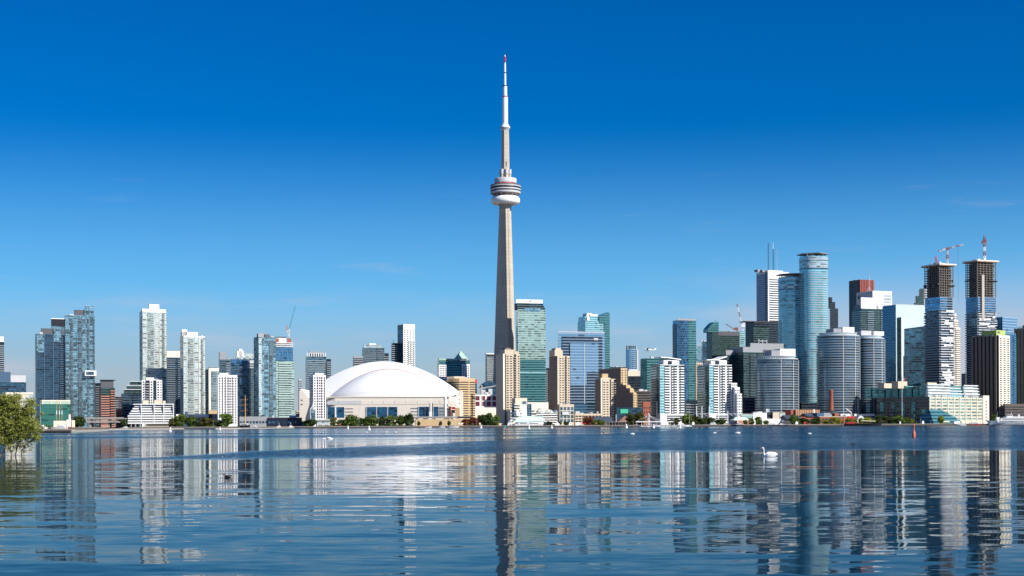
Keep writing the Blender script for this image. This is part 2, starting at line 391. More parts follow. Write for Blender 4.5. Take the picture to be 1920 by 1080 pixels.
# ---------------------------------------------------------------- west of the dome
def condo(name, label, D, xa, xb, xc, yt, body, fh=3.0, th=20, front=None, left=None, slab=None, sg=.3, pents=(), dep=28, glz='g_win', bal=('white', 'rail'), wall='white', win=(.62, .55), cat='apartment tower', group=None, bname=None, units=4, z0=3.0, roof='gray', bd=1.5, step=1, dmax=70):
    b = B(name, label, D, xa, xb, xc, yt, th, dep, cat, group, dmax=dmax)
    b.body(body, bname or ('glazing' if body.startswith('g_') else 'wall'), roof=roof)
    if slab: b.slabs(slab, fh, z0, grow=sg, step=step)
    if front: b.face('f', front, fh, z0, None, glz, bal, wall, bd, 0, win)
    if left and xa < xb-.5 and not b.sk: b.face('l', left, fh, z0, None, glz, bal, wall, bd, 0, win)
    for p in pents: b.pent(*p)
    if units: roof_clutter(b, units)
    return b.done()

condo('apartment_tower', 'grey condominium tower with white cap cut by the left picture edge', 2100, -40, -39, 8, 640, 'dgray', 3.0, 24, [('N', 1)]*5+[('B', 2)], None, 'gray', pents=[(-30, 7.5, 630, 'white', .05, .9)], win=(.7, .6))
b = condo('office_block', 'dark blue glass midrise stepping down beside the left picture edge', 1980, -20, -18, 49, 716, 'g_dblue', 3.2, 24, slab='steelb', pents=[(-18, 20, 697, 'steelb', .02, .95)], units=0, cat='office block')
b.slab('glass_box', 20, 48.5, 703, 716, 0, 'lgray', -14)
b = condo('old_mill', 'pale yellow waterfront block half hidden by the overhanging tree', 1500, 8, 10, 62, 737, 'cream', 3.6, 24, [('N', 1)]*3+[('W', .5)]+[('N', 1)]*3+[('B', 1.2)], None, wall='cream', win=(.7, .5), cat='building', bal=('cream', 'cream'), glz='g_lblue', units=0)
b.slab('cornice', 10, 62, 735.5, 739, .5, 'ivory')
# twin blue towers
b = condo('apartment_tower', 'tall narrow glass tower with dark flat cap between two blue towers', 2120, 96, 98, 126, 611, 'g_blue2', 3.0, 24, [('B', 1), ('G', 1.5)], None, 'gray', pents=[(97, 124, 597.5, 'black', .02, .9)], glz='g_blue', units=0)
b.slab('roof_edge', 96.5, 124.5, 596.5, 598, .8, 'white', -8)
b = condo('apartment_tower', 'dark blue glass tower with twin black penthouses left of the tallest west tower', 2020, 66, 68, 119, 626, 'g_dblue', 3.0, 24, [('G', 2), ('R', .2), ('G', 2), ('R', .2), ('G', 1.5), ('B', 1)], None, 'steelb', .22, [(78, 101, 615, 'dgray', .1, .8), (102, 117, 615.5, 'dgray', .1, .8)], glz='g_dblue2', bal=('steelb', 'raild'), wall='steelb')
b.slab('corner_bay', 101, 115, 612.5, 640, .5, 'g_blue')
b.slab('upper_glazing', 69, 84, 627, 660, .4, 'g_blue')
b = condo('apartment_tower', 'tallest western blue glass tower with jutting sky lounge box', 2080, 121, 123, 178, 590.5, 'g_blue', 3.0, 24, [('G', 1.2), ('B', .7), ('G', 1.4), ('B', 1.1), ('G', 1.2), ('B', .5), ('G', 1.1), ('B', .4)], None, 'gray', .22, [(140.5, 159, 580, 'dgray', .1, .8)], glz='g_blue', bal=('gray', 'raild'))
b.slab('corner_tower', 159, 176.5, 573, 592, .3, 'g_blue', -16); b.slab('roof_mast', 163, 163.4, 570, 573, -3, 'white', -3.4); b.slab('roof_mast', 168, 168.4, 570, 573, -3, 'white', -3.4)
lounge = b.slab('sky_lounge', 158, 179.5, 694.5, 704.5, 6.5, 'white')
b.part('lounge_window', b.fb(MB(), b.frame('f'), b.fx(160)+b.w/2, b.fx(175)+b.w/2, 6.3, 6.6, b.z(703), b.z(696.5)), M['g_blue2'])
# low green hall with ivory frame
b = condo('green_hall', 'low teal glass hall with ivory framed lime top storey', 1150, 75, 76, 131, 750, 'g_grn', 2.2, 24, cat='hall', units=0, roof='offwhite')
b.slab('top_storey', 79, 130, 752.5, 757.5, .4, 'copper'); b.slab('frame_beam', 78, 131.5, 750, 752.5, .7, 'ivory')
for x in (78, 95, 112, 130): b.slab('frame_post', x, x+1.3, 752.5, 757.8, .7, 'ivory')
b = condo('gatehouse', 'cream single storey quay building with stubby tower behind the yachts', 1000, 99, 100, 126, 789, 'cream', 3, 24, [('N', 1)]*4, None, win=(.6, .5), cat='harbour building', units=0)
b.slab('chimney', 128.5, 132, 777, 800, .3, 'ivory', -3); b.slab('annex', 124, 133, 787, 800, .5, 'ivory', -6); b.slab('annex_block', 134.5, 140, 788, 801, .5, 'cream', -4)
# brick striped block
b = condo('apartment_tower', 'slim dark glass tower left of the brick striped block', 1960, 177, 179, 190, 718, 'g_dblue2', 3.0, 24, [('B', 1), ('G', 1)], None, 'lgray', bal=('lgray', 'raild'), units=0)
b = condo('apartment_block', 'red brick banded midrise with dark overhanging flat roof', 1900, 186, 189, 215.5, 727, 'pinkbrick', 3.1, 24, [('L', 2), ('B', 1)], [('L', 1)], win=(1, .5), bal=('pinkbrick', 'pinkbrick'), units=0, cat='apartment block')
b.slab('upper_glazing', 189, 215, 727, 741, .3, 'g_dgreen'); b.pent(189, 213, 713.5, 'dgray', .02, .9); b.slab('roof_edge', 187.5, 216.5, 711.8, 713.4, 1.2, 'black', -18)
condo('apartment_block', 'small distant grey balcony block in the gap left of the stepped dark glass building', 2500, 213, 214, 229, 744, 'g_dgreen', 3.0, 24, [('B', 1), ('G', 1)], None, 'lgray', units=0, cat='apartment block')
condo('brick_shed', 'small orange brick building under the elevated road at left', 1850, 217, 218, 229, 767, 'orange', 3.2, 24, [('N', 1)]*3, None, units=0, cat='building')
# stepped dark building, white block, terraced block
b = condo('apartment_block', 'dark teal glass block stepping up behind the white waterfront flats', 1820, 227, 229, 268, 738, 'g_dgreen', 3.1, 24, [('B', 1), ('G', .6), ('B', .6), ('G', 1)], None, 'raild', .4, glz='g_dblue2', bal=('raild', 'raild'), units=0, cat='apartment block')
for i, (x, y) in enumerate(((233, 730), (239, 722.5), (246, 714.5))): b.slab('upper_step', x, 267, y, y+9, -2-i*3, 'g_dgreen', -24); b.slab('step_roof', x-.6, 267.4, y-.8, y+.6, -1.6-i*3, 'lgray', -24)
b = condo('apartment_block', 'white midrise with dark punched windows above the terraced waterfront block', 1780, 265, 266, 304, 712, 'white', 3.1, 22, [('N', 1), ('B', 1.4), ('N', 1), ('G', 1), ('N', 1), ('N', .7)], None, win=(.5, .6), bal=('white', 'dgray'), glz='g_win', units=3, cat='apartment block')
b.pent(274, 289, 707.5, 'offwhite', .1, .7)
b = B('terraced_flats', 'white terraced waterfront flats with ribbon balconies standing on thin columns', 1690, 241, 243, 325, 758, 16, 26, 'apartment block')
nf = 8; ht = (b.H-b.z(794))/nf
b.body('dgray', 'wall', z0=b.z(794), z1=b.z(794)+4*ht)
for i in range(4, 8): b.part('wall', MB().box(-b.w/2+(i-3)*1.8, b.w/2, -b.d/2+(i-3)*1.0, b.d/2, b.z(794)+i*ht, b.z(794)+(i+1)*ht-.3), M['dgray'])
for i in range(nf):
    z = b.z(794)+i*ht; bk = (0 if i < 4 else (i-3)*1.8)
    mb = MB(); mb.box(-b.w/2-2.2+bk, b.w/2+.4, -b.d/2-2.2+bk*.555, b.d/2, z-.25, z+.2); mb.box(-b.w/2-2.2+bk, b.w/2+.4, -b.d/2-2.2+bk*.555, -b.d/2-2.0+bk*.555, z+.2, z+1.2)
    b.part('balcony', mb, M['white'])
    for k in range(11):
        x = -b.w/2+(k+.08)*b.w/11; b.rep('window', MB().box(0, b.w/11*.66, -b.d/2-.25, -b.d/2+.2, .9, ht-.3), [(x+bk*(1-k/11), bk*.555, z)], M['g_winb'] if k < 5 else M['g_win'])
b.part('roof', MB().box(-b.w/2-1+5, b.w/2+.5, -b.d/2-.5, b.d/2, b.H-.3, b.H+.6), M['white'])
for x in (245.5, 254, 262.5, 271): b.part('column', MB().tube((b.fx(x), -b.d/2-1.2, 0), (b.fx(x), -b.d/2-1.2, b.z(794)), .35, n=8), M['offwhite'])
for x in (264, 288, 306, 324): b.slab('party_wall', x, x+1, 759, 794, 2.35, 'white')
for x0, x1, y in ((268, 279, 750), (290, 303, 749.5), (306, 311, 751)): b.pent(x0, x1, y, 'beige', .2, .6)
b.slab('lower_lobby', 276, 325, 793, 803, -3, 'ivory', -10)
b.done()
# pale twin towers
for lab, xa, xb, xc, yt, pen, D in (('tallest pale glass condominium tower with white penthouse on the west side', 262, 267.5, 312.5, 583, [(267.5, 312, 578.5, 'white', .1, .9), (281, 300, 569.5, 'bright', .15, .6)], 1920),
                                    ('second pale glass condominium tower, shorter, right of its taller twin', 338, 344, 384.5, 629.5, [(342, 372, 622, 'white', .1, .8), (342, 352, 617.5, 'bright', .1, .6)], 1880)):
    b = condo('apartment_tower', lab, D, xa, xb, xc, yt, 'g_ice', 3.0, 30, [('G', 1), ('W', .25), ('C', 1.5), ('W', .3), ('G', 1.1), ('R', .12), ('G', .6), ('B', .55), ('W', .5)], [('G', 1), ('B', .6)], 'ivory', .15, pen, glz='g_ice', bal=('ivory', 'g_dgreen'), wall='ivory', units=5, bname='wall', group='pale twin condominium towers')
    b.slab('crown_band', xb+.3, xc-.3, yt, yt+2, .5, 'white')
condo('apartment_tower', 'green grey balcony slab with cream cap between the two pale towers', 2050, 311, 313, 344, 670, 'g_dgreen', 3.0, 24, [('B', 1.4), ('G', .5), ('B', 1)], None, 'lgray', .2, [(313, 338, 658, 'ivory', .02, .9)], bal=('lgray', 'raild'), glz='g_dblue2', units=2)
b = condo('apartment_tower', 'narrow tower with thick cream frame and dark left flank beside white hotel', 1800, 385, 391, 410, 692, 'g_dgreen', 3.0, 30, [('R', .45), ('B', 1.3), ('G', .5)], [('B', 1), ('D', 1)], 'raild', bal=('lgray', 'rail'), wall='ivory', glz='g_green', units=0)
b.slab('frame_top', 391, 410, 690, 696, 1.0, 'ivory'); b.pent(394, 409, 688.5, 'dgray', .2, .8)
# white panelled twins: hotel on the quay, second before the dome
for lab, xa, xb, xc, yt, D in (('white gridded waterfront tower with maroon accents behind a round tree', 407, 408.5, 445, 703, 1720), ('white gridded tower with dark left flank in front of the white dome', 580, 587.5, 611, 703, 1720)):
    b = condo('apartment_tower', lab, D, xa, xb, xc, yt, 'white', 3.05, 22, [('W', .15)]+[('N', 1)]*(7 if xa < 500 else 5)+[('W', .15)], [('N', 1), ('N', 1), ('N', 1)], None, .2, [(xb+4, xb+20, 699, 'white', .1, .7)], win=(.56, .62), glz='g_win', units=2, group='white gridded waterfront towers')
    for k in range(4 if xa < 500 else 3): b.slab('accent_panel', xb+8+k*6, xb+9.2+k*6, 706, 784, .05, 'g_mag')
b = condo('apartment_block', 'glass midrise with grey box on its roof left of the wide blue tower', 2000, 410, 412, 442, 674, 'g_blue2', 3.2, 22, [('G', 1), ('B', .6), ('G', 1)], None, 'raild', .2, [(412, 425, 660, 'gray', .02, .5), (427, 436, 671, 'gray', .1, .6)], glz='g_blue2', units=0, cat='apartment block')
condo('apartment_tower', 'distant white tower with stepped roof peeking over the wide blue tower', 2250, 441, 443, 478, 668, 'g_ice', 3.2, 22, [('N', 1)]*6, None, 'white', .25, [(445, 458, 658, 'white', .1, .7), (449, 455, 654, 'white', .1, .6), (458, 477, 662, 'g_ice', .1, .8)], win=(.5, .5), glz='g_dgreen', units=2)
b = condo('apartment_tower', 'wide blue glass tower with plain blue top band left of the tall striped tower', 1900, 431, 433, 477, 673, 'g_blue2', 3.0, 22, [('G', 1.2), ('B', .6), ('G', 1.6), ('B', .7), ('W', .1), ('B', .8)], None, 'gray', .22, glz='g_blue', bal=('gray', 'rail'), units=3)
b.slab('crown_band', 432.5, 464, 673, 683, .5, 'g_skyblue'); b.slab('crown_block', 464, 476.5, 675, 690, .6, 'lgray')
b = condo('apartment_tower', 'tall blue glass tower with bright vertical strip and grey penthouse left of the dome', 1860, 476, 484.5, 517, 631.5, 'g_blue', 3.0, 34, [('G', .8), ('G', 1.9), ('B', .9), ('G', .7)], [('C', 1), ('C', 1)], 'gray', .16, [(485.5, 505, 625, 'gray', .1, .7), (497, 506, 626, 'dgray', .0, .3)], glz='g_blue', bal=('gray', 'raild'), units=3)
b.slab('bright_strip', 485.2, 491, 634, 779, .5, 'g_lblue')
b = condo('apartment_tower', 'half finished glass tower with raw concrete top and crane', 1900, 516, 517.5, 551.5, 676, 'g_dgreen', 3.0, 22, [('G', .4), ('B', 1.1), ('B', 1.1), ('G', .4)], None, 'lgray', .35, glz='g_green', bal=('lgray', 'g_green'), units=0)
b.part('upper_glazing', MB().box(-b.w/2+.6, b.w/2-1.2, -b.d/2+.8, b.d/2-.8, b.H, b.z(650.5)), M['g_skyblue'])
for y in (650, 646.5, 643): b.part('concrete_slab', MB().box(-b.w/2+.3, b.w/2-.8, -b.d/2+.2, b.d/2-.4, b.z(y), b.z(y)+.8), M['offwhite'])
b.slab('core_wall', 519, 538, 632.5, 650, -3, 'offwhite', -12); b.slab('shutter_panel', 518, 524, 634, 641, -2.6, 'redbrown', -3.4); b.slab('core_wall', 541, 548, 634, 643, -5, 'redbrown', -12); b.slab('core_cap', 518.5, 538.5, 630.8, 632.6, -2.5, 'dgray', -12.5)
b = condo('apartment_tower', 'striped glass tower with white roof fins behind the white gridded tower and dome', 2350, 573, 575, 612, 668, 'g_blue', 3.4, 22, [('C', 1)], None, 'white', .5, [(582, 606, 658.5, 'gray', .15, .8)], glz='g_blue2', bal=('white', 'g_blue2'), units=0)
for k in range(9): b.slab('roof_fin', 575.5+k*4.3, 576.6+k*4.3, 661, 668.5, .4, 'white', -.8)
condo('apartment_block', 'low dark balcony wing right of the striped tower with roof fins', 2360, 611, 613, 621, 673, 'g_dblue2', 3.2, 22, [('B', 1)], None, 'gray', units=0, cat='apartment block')
condo('apartment_tower', 'blue striped rounded tower rising behind the crest of the dome', 2500, 679, 681, 721, 652, 'g_blue', 3.4, 20, [('C', 1.7), ('B', .4), ('C', .6)], None, 'white', .5, [(683, 716, 646, 'g_lblue', .05, .8), (694, 706, 643.5, 'white', .2, .6)], glz='g_blue2', bal=('lgray', 'g_blue2'), units=0)
condo('apartment_block', 'small grey block just left of the rounded tower behind the dome', 2480, 662, 663, 681, 668, 'gray', 3.2, 20, [('L', 1)], None, units=0, cat='building')
condo('apartment_tower', 'low dark wing right of the rounded tower behind the dome', 2520, 719, 720, 729, 662, 'g_dblue2', 3.2, 20, [('B', 1)], None, 'lgray', units=0)
b = condo('apartment_tower', 'white slab tower with dark blue flank behind the right part of the dome', 2400, 746, 756.5, 778, 608, 'white', 3.2, 28, [('N', 1), ('N', 1), ('N', 1), ('N', .9)], [('G', 1)], None, win=(.52, .44), glz='g_win', units=0, z0=3)
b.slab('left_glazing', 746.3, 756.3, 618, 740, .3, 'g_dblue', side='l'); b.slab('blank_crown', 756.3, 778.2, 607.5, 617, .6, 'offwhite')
mb = b.fb(MB(), b.frame('f'), b.fx(766)+b.w/2, b.w+.2, -.2, 1.5, -.1, .9)
b.rep('balcony', mb, [(0, 0, z) for z in [b.z(640)-3.2*i for i in range(24)]], M['white']); b.done()
b = condo('apartment_tower', 'low striped balcony wing with rooftop mast left of the white slab tower', 2410, 734, 735, 748, 643, 'g_blue2', 3.2, 24, [('B', 1.2), ('G', .6)], None, 'white', .4, bal=('white', 'rail'), units=0)
b.slab('roof_mast', 739.2, 739.8, 637, 643.5, -3, 'black', -3.5)
# green roofed block, striped hotel, magenta windows
b = condo('office_tower', 'teal glass office tower with white wings and green pyramid right of the dome', 2250, 820, 823, 881, 675, 'g_teal', 3.6, 20, units=0, cat='office tower', roof='copper')
b.slab('corner_wing', 822.5, 837, 684, 760, 1.2, 'white'); b.slab('corner_wing', 866, 880.5, 682, 760, 1.2, 'white'); b.slab('rear_tower', 858, 880.5, 671.5, 690, -8, 'lgray', -24)
for x0 in (822.5, 866):
    for c in range(4):
        mb = b.fb(MB(), b.frame('f'), b.fx(x0+1.6+c*3.2)+b.w/2, b.fx(x0+3.4+c*3.2)+b.w/2, 1.0, 1.3, 0, 1.7)
        b.rep('window', mb, [(0, 0, b.z(688)-3.3*k) for k in range(12)], M['g_win'])
px0, px1 = b.fx(859.5), b.fx(879.5); mb = MB()
cx_, cy_, hw = (px0+px1)/2, -b.d/2+14, (px1-px0)/2
mb.add([(cx_-hw, cy_-hw, b.z(671.5)), (cx_+hw, cy_-hw, b.z(671.5)), (cx_+hw, cy_+hw, b.z(671.5)), (cx_-hw, cy_+hw, b.z(671.5)), (cx_, cy_, b.z(655.5))], [(0, 1, 4), (1, 2, 4), (2, 3, 4), (3, 0, 4)])
b.part('pyramid_roof', mb, M['copper']); b.slab('flat_roof', 823, 858, 672, 675.5, .6, 'copper', -20); b.done()
b = condo('hotel', 'sand coloured concrete hotel with dark ribbon windows right of the dome', 1990, 838, 861, 891, 709, 'tan', 3.2, 30, [('L', 1.6), ('W', .15), ('L', 1)], [('L', 1)], win=(1, .42), units=3, cat='hotel', pents=[(854, 874, 705.5, 'beige', .1, .7)])
b = condo('office_block', 'blue glass block with bright red roof box behind the sand coloured hotel', 2150, 878, 879, 894, 718, 'g_skyblue', 3.6, 20, units=0, cat='office block'); b.slab('red_box', 876, 894, 711, 718.5, .6, 'red', -16)
b = condo('studio_building', 'white building with square magenta framed windows left of the tall tower', 2080, 887, 888.5, 934, 740, 'offwhite', 4, 20, units=3, cat='studio building')
for i, x in enumerate((891.5, 902, 912.5, 923)):
    for y in (742.5, 753): b.slab('window', x, x+7.6, y, y+8.2, .15, 'g_mag')
b = condo('low_hall', 'low cream blank walled hall left of the concrete tower foot', 2000, 876, 878, 933, 764, 'ivory', 4, 20, units=0, cat='hall'); b.slab('portal_block', 867, 880, 763, 784, .5, 'dgray'); b.slab('kiosk', 868, 875.5, 774, 782, 1.5, 'tealpaint')
b = condo('apartment_tower', 'pale blue gridded tower just left of the concrete tower shaft', 2450, 910, 911.5, 931, 664, 'g_dblue2', 3.3, 20, [('W', .1), ('B', .6), ('C', 1), ('B', .6)], None, 'lgray', .3, [(912, 928, 662, 'white', .05, .7)], bal=('white', 'g_lblue'), units=0)
b = condo('convention_hall', 'low dark glass hall with domed roof and white plant boxes left of the concrete tower', 2140, 901, 902.5, 936, 727, 'g_dblue', 3.3, 20, units=0, cat='hall')
mb = MB(); n = 10; x0, x1 = b.fx(904), b.fx(934); pr = [(x0+(x1-x0)*i/n, b.H+(b.z(715)-b.H)*math.sin(math.pi*i/n)**.7) for i in range(n+1)]
mb.loft([[(x, -b.d/2+1, z) for x, z in pr], [(x, b.d/2-1, z) for x, z in pr]], closed=False); mb.add([(x, -b.d/2+1, z) for x, z in pr], [tuple(range(n+1))]); b.part('domed_roof', mb, M['g_dblue'])
for x0, x1, y in ((902, 909, 731), (905, 918, 735), (915, 922, 729)): b.slab('plant_box', x0, x1, y, 741, 2.5, 'lgray', -2)
# ---------------------------------------------------------------- stadium with the white vaulted roof
DS = 1900.0; sy = DS/F
st = empty('stadium', (at(712, 790, DS).x, DS, GZ), 'broad white domed stadium on a pale concrete base beside the tall concrete tower', 'stadium')
SX = at(712, 790, DS).x
def sx_(px): return at(px, 760, DS).x-SX
def sz_(py, px=712): return at(px, py, DS).z-GZ
xl, xr = sx_(611), sx_(845); wall_h = sz_(744)
poly = [(sx_(579), 26), (xl, 4), (xl+12, 0), (xr-8, 0), (xr+2, 4), (sx_(861), 22), (sx_(866), 150), (sx_(552), 150)]
MB().prism(poly, 0, wall_h).build('concrete_base', M['concrete2'] if 'concrete2' in M else plain('concrete2', (.66, .61, .53), .8, .06), st)
# end shoulders carrying the vault
for name, pts in (('roof_abutment', [(556, 785), (556, 733), (559, 727.5), (566, 735.5), (572, 744), (580, 746), (583, 790), (556, 790)]), ('roof_abutment', [(845, 790), (845, 746), (851, 746), (856, 738), (863, 731.5), (864, 735), (864, 790)])):
    f = [(sx_(a), 20+(6 if name else 0), sz_(b_)) for a, b_ in pts]; k = [(x, 128, z) for x, _, z in f]
    mb = MB(); n = len(f); mb.add(f+k, [tuple(range(n)), tuple(range(2*n-1, n-1, -1))]+[(i, (i+1) % n, n+(i+1) % n, n+i) for i in range(n)])
    mb.build(name, M['concrete2'], st)
for x, y in ((561, 748), (561, 756), (859, 748), (859, 755)):
    MB().box(sx_(x-1.3), sx_(x+2), 19.6, 20.3, sz_(y+3), sz_(y)).build('niche', M['dgray'], st)
def arc(x0, x1, ybase, yapex, xa=712, n=48, p=1.9):
    a = sx_(x0); c = sx_(x1); out = []
    for i in range(n+1):
        t = math.pi*i/n; q = math.cos(t)
        x = (a+c)/2-(c-a)/2*q
        out.append((x, sz_(ybase)+(sz_(yapex)-sz_(ybase))*max(0, 1-abs(q)**p)))
    return out
inner = arc(607, 838, 743, 689); outer = arc(553, 863, 737, 672)
n = len(inner)
# quarter dome in front: ribs fan from the inner arch down to the front wall
yb = 62.0; rings = []
for k in range(13):
    a = math.pi/2*k/12; r = []
    for i, (x, z) in enumerate(inner):
        q = (x-sx_(722.5))/((sx_(838)-sx_(607))/2); base = wall_h-.5
        dep = (yb-1.5)*math.sqrt(max(0, 1-q*q*.9))
        r.append((x, yb-dep*math.sin(a), base+(z-base)*math.cos(a)**.9))
    rings.append(r)
mb = MB(); mb.loft(rings[::-1], closed=False); mb.build('front_roof_panel', M['bright'], st)
MB().loft([[(x, yb+.2, z+1.1) for x, z in inner], [(x, yb-.8, z+1.0) for x, z in inner], [(x, yb-.9, z-.6) for x, z in inner]], closed=False).build('roof_seam', M['pinkbrick'], st)
yo = 84.0
lf = [[(x, yb+.1, z-.2) for x, z in inner]]
for t in (.25, .5, .75, 1.0): lf.append([(inner[i][0]+(outer[i][0]-inner[i][0])*t, yb+(yo-yb)*t, inner[i][1]+(outer[i][1]-inner[i][1])*(t*(2-t)*.75+t*.25)) for i in range(n)])
MB().loft(lf, closed=False).build('middle_roof_panel', M['bright'], st)
MB().loft([[(x, y, z) for x, z in outer] for y in (yo, 110, 145)], closed=False).build('rear_roof_panel', M['bright'], st)
# front wall articulation
def sp(name, x0, x1, y0, y1, n1, mat, n0=-.4): return MB().box(sx_(x0), sx_(x1), -n1, -n0, sz_(y1), sz_(y0)).build(name, M[mat], st)
for i in range(11):
    x0 = 614+i*21; sp('cladding_panel', x0, x0+19.6, 751, 758.5, .35, 'lgray' if i < 3 else 'concrete2'); 
sp('parapet', 611, 845, 743.2, 745, .8, 'concrete2', -.8)
for x0, x1 in ((614, 627.5), (631, 645.5), (687.5, 704.5), (707, 725), (727.5, 745), (785, 796), (798, 812), (813, 822)):
    sp('window', x0, x1, 763, 783, .12, 'g_winb')
    sp('mullion', x0-1.2, x0, 762.5, 785, .9, 'lgray')
for x0, x1, f in ((646.5, 662, 0), (769.5, 784.5, 0), (823, 834, 1)):
    for y in (765.5, 771.5, 777.5): sp('louvre', x0, x1, y, y+1.6, .15, 'dgray')
sp('glass_wall', 822.5, 834, 763, 784, .1, 'gray'); sp('pier', 834, 838, 745, 785, 1.0, 'bright')
sp('banner', 628, 630.5, 763.5, 782, 1.4, 'white', .9); sp('banner', 631, 632.5, 763.5, 776, 1.4, 'g_skyblue', .9)
sp('pylon', 805, 810.5, 756, 786, 6, 'white', 4); sp('pylon_face', 806, 807.2, 756.5, 772, 6.2, 'black', 5.9); sp('pylon_face', 811, 812.4, 756, 772, 6, 'black', 4)
sp('gate_wall', 841, 846, 763, 785, 1.0, 'dkbrown'); sp('gate_wall', 853, 862, 765, 786, 1.2, 'tan'); sp('gate_sign', 847, 853, 763.5, 768, 1.2, 'red'); sp('gate_window', 847, 853, 769, 775, 1.0, 'g_win')
mb = MB()
for p, q in (((841, 765), (849.5, 753)), ((849.5, 753), (858.5, 765)), ((846.2, 757), (846.2, 785)), ((853.2, 757), (853.2, 785)), ((846.2, 760), (853.2, 760))):
    mb.beam((sx_(p[0]), -3, sz_(p[1])), (sx_(q[0]), -3, sz_(q[1])), .45)
mb.build('gate_frame', M['orange'], st)
for i in range(16): MB().box(sx_(620+i*14), sx_(620.7+i*14), .5, 1.2, wall_h, wall_h+1.2).build('roof_lamp', M['gray'], st)

# ---------------------------------------------------------------- observation tower
DT = 2200.0
p0 = at(948.6, 560, DT); TX = p0.x
tw = empty('observation_tower', (TX, DT, GZ), 'very tall concrete observation tower with round pod and white mast', 'observation tower')
def tz(py): return at(949, py, DT).z-GZ
sc_ = DT/F
# three tapering legs around a hexagonal core; half-widths from the picture
prof = [(790, 29.5), (760, 26.5), (720, 23.6), (680, 21.6), (640, 19.9), (600, 18.5), (560, 17.2), (500, 15.0), (440, 12.6), (385, 10.4)]
ARM = [R(a) for a in (20, 140, 260)]            # azimuth from -Y towards +X
def ysec(z, reach, wd, core):
    pts = []
    for a in ARM:
        d = Vector((math.sin(a), -math.cos(a))); t = Vector((math.cos(a), math.sin(a)))
        m = Vector((math.sin(a-R(60)), -math.cos(a-R(60))))
        pts.append(m*core)
        pts += [d*core*.75-t*wd, d*reach-t*wd*.82, d*reach+t*wd*.82, d*core*.75+t*wd]
    return [(p.x, p.y, z) for p in pts]
rings = []
for py, hw in prof[::-1][::-1]:
    reach = hw*sc_*1.06; wd = 3.3+.055*reach; core = 6.6+.035*reach
    rings.append(ysec(max(0, tz(py)) if py < 790 else -2, reach, wd, core))
MB().loft(rings, smooth=False).build('shaft', M['cncrete'], tw)
mb = MB()                                       # dark joint and lift windows along the lit leg
a = ARM[0]; d = Vector((math.sin(a), -math.cos(a))); t = Vector((math.cos(a), math.sin(a)))
rr = []
for py, hw in prof:
    reach = hw*sc_*1.06; wd = (3.3+.055*reach)*.82; z = max(0, tz(py)); c = d*(reach+.05)
    rr.append([(c.x+t.x*wd*k, c.y+t.y*wd*k, z) for k in (.05, .22)])
mb.loft(rr, closed=False, smooth=False); mb.build('lift_joint', M['dkbrown'], tw)
def lathe(name, pts, mat, n=48): return MB().lathe([(r*sc_, tz(y)) for r, y in pts], n).build(name, M[mat], tw)
lathe('pod_neck', [(10.8, 392), (11, 386), (20, 381.5), (22, 380)], 'gconc')
lathe('radome', [(15, 384), (22, 383.5), (25.5, 381.5), (27.2, 377.5), (26.8, 373), (24.5, 369.6), (20, 368), (12, 368)], 'bright')
lathe('pod_underside', [(17, 368.4), (22, 366), (27, 364.2), (28, 363.6), (20, 363.4)], 'brown')
for k in range(14):
    q = 2*math.pi*(k+.3)/14; MB().beam((21*sc_*math.sin(q), -21*sc_*math.cos(q), tz(368)), (26.4*sc_*math.sin(q), -26.4*sc_*math.cos(q), tz(364)), .8).build('strut', M['lgray'], tw)
lathe('lower_deck', [(27.5, 364), (28.3, 362.5), (28.4, 360.5), (27.5, 359.8)], 'lgray')
lathe('deck_window', [(27.2, 360), (28, 359.8), (28.2, 358), (27, 357.8)], 'black')
lathe('middle_deck', [(27.8, 358), (28.6, 357.4), (28.7, 355.4), (28, 354.8)], 'lgray')
lathe('deck_window', [(27.5, 355), (28.4, 354.8), (28.6, 352), (27.5, 351.6)], 'black')
lathe('upper_deck', [(28, 352), (29.1, 351.2), (29, 349.8), (26, 349.2), (21, 347.8)], 'lgray')
lathe('deck_rail', [(28.3, 349.8), (28.5, 347.6), (28.1, 347.6), (27.9, 349.6)], 'dgray')
lathe('red_band', [(20.5, 348), (21, 346.3), (20.9, 344.4), (20.2, 344.4)], 'hullred')
lathe('main_pod', [(20.8, 343.9), (20.9, 336), (20, 335), (6, 335)], 'lgray')
lathe('drum_skirt', [(22, 348.4), (20.8, 345.8), (20.7, 345.2)], 'white')
for k in range(26):
    q = 2*math.pi*(k+.5)/26; MB().box(-.7, .7, -.7, .7, 0, rng.uniform(1.2, 3)).build('deck_equipment', M[rng.choice(('gray', 'dgray', 'lgray', 'white'))], tw, (25.5*sc_*math.sin(q), -25.5*sc_*math.cos(q), tz(349.3)))
hexa = lambda r: [(r*sc_*math.cos(math.pi/3*i+.25), r*sc_*math.sin(math.pi/3*i+.25)) for i in range(6)]
MB().prism(hexa(8.2), tz(336), tz(243), top=hexa(7.0)).build('upper_shaft', M['cncrete'], tw)
for k in range(6):
    q = .25+math.pi/3*(k+.5); c, s_ = math.cos(q)*8.6*sc_, math.sin(q)*8.6*sc_
    MB().tube((c, s_, tz(336)), (c, s_, tz(325)), 2.0, n=8).build('pier', M['cncrete'], tw)
    MB().tube((c, s_, tz(327)), (c, s_, tz(318)), 2.5, n=10).build('antenna_box', M['lgray'], tw)
MB().box(.4, 2.0, -7.0*sc_, -6.1*sc_, tz(313), tz(304)).build('shaft_window', M['dgray'], tw)
lathe('sky_pod', [(6.5, 244), (8.6, 241.8), (9.4, 239.6), (8.8, 237.6), (7, 235.5), (5.4, 232)], 'white')
lathe('sky_pod_window', [(8.6, 241.9), (9.3, 240.8), (9.4, 239.8)], 'gray')
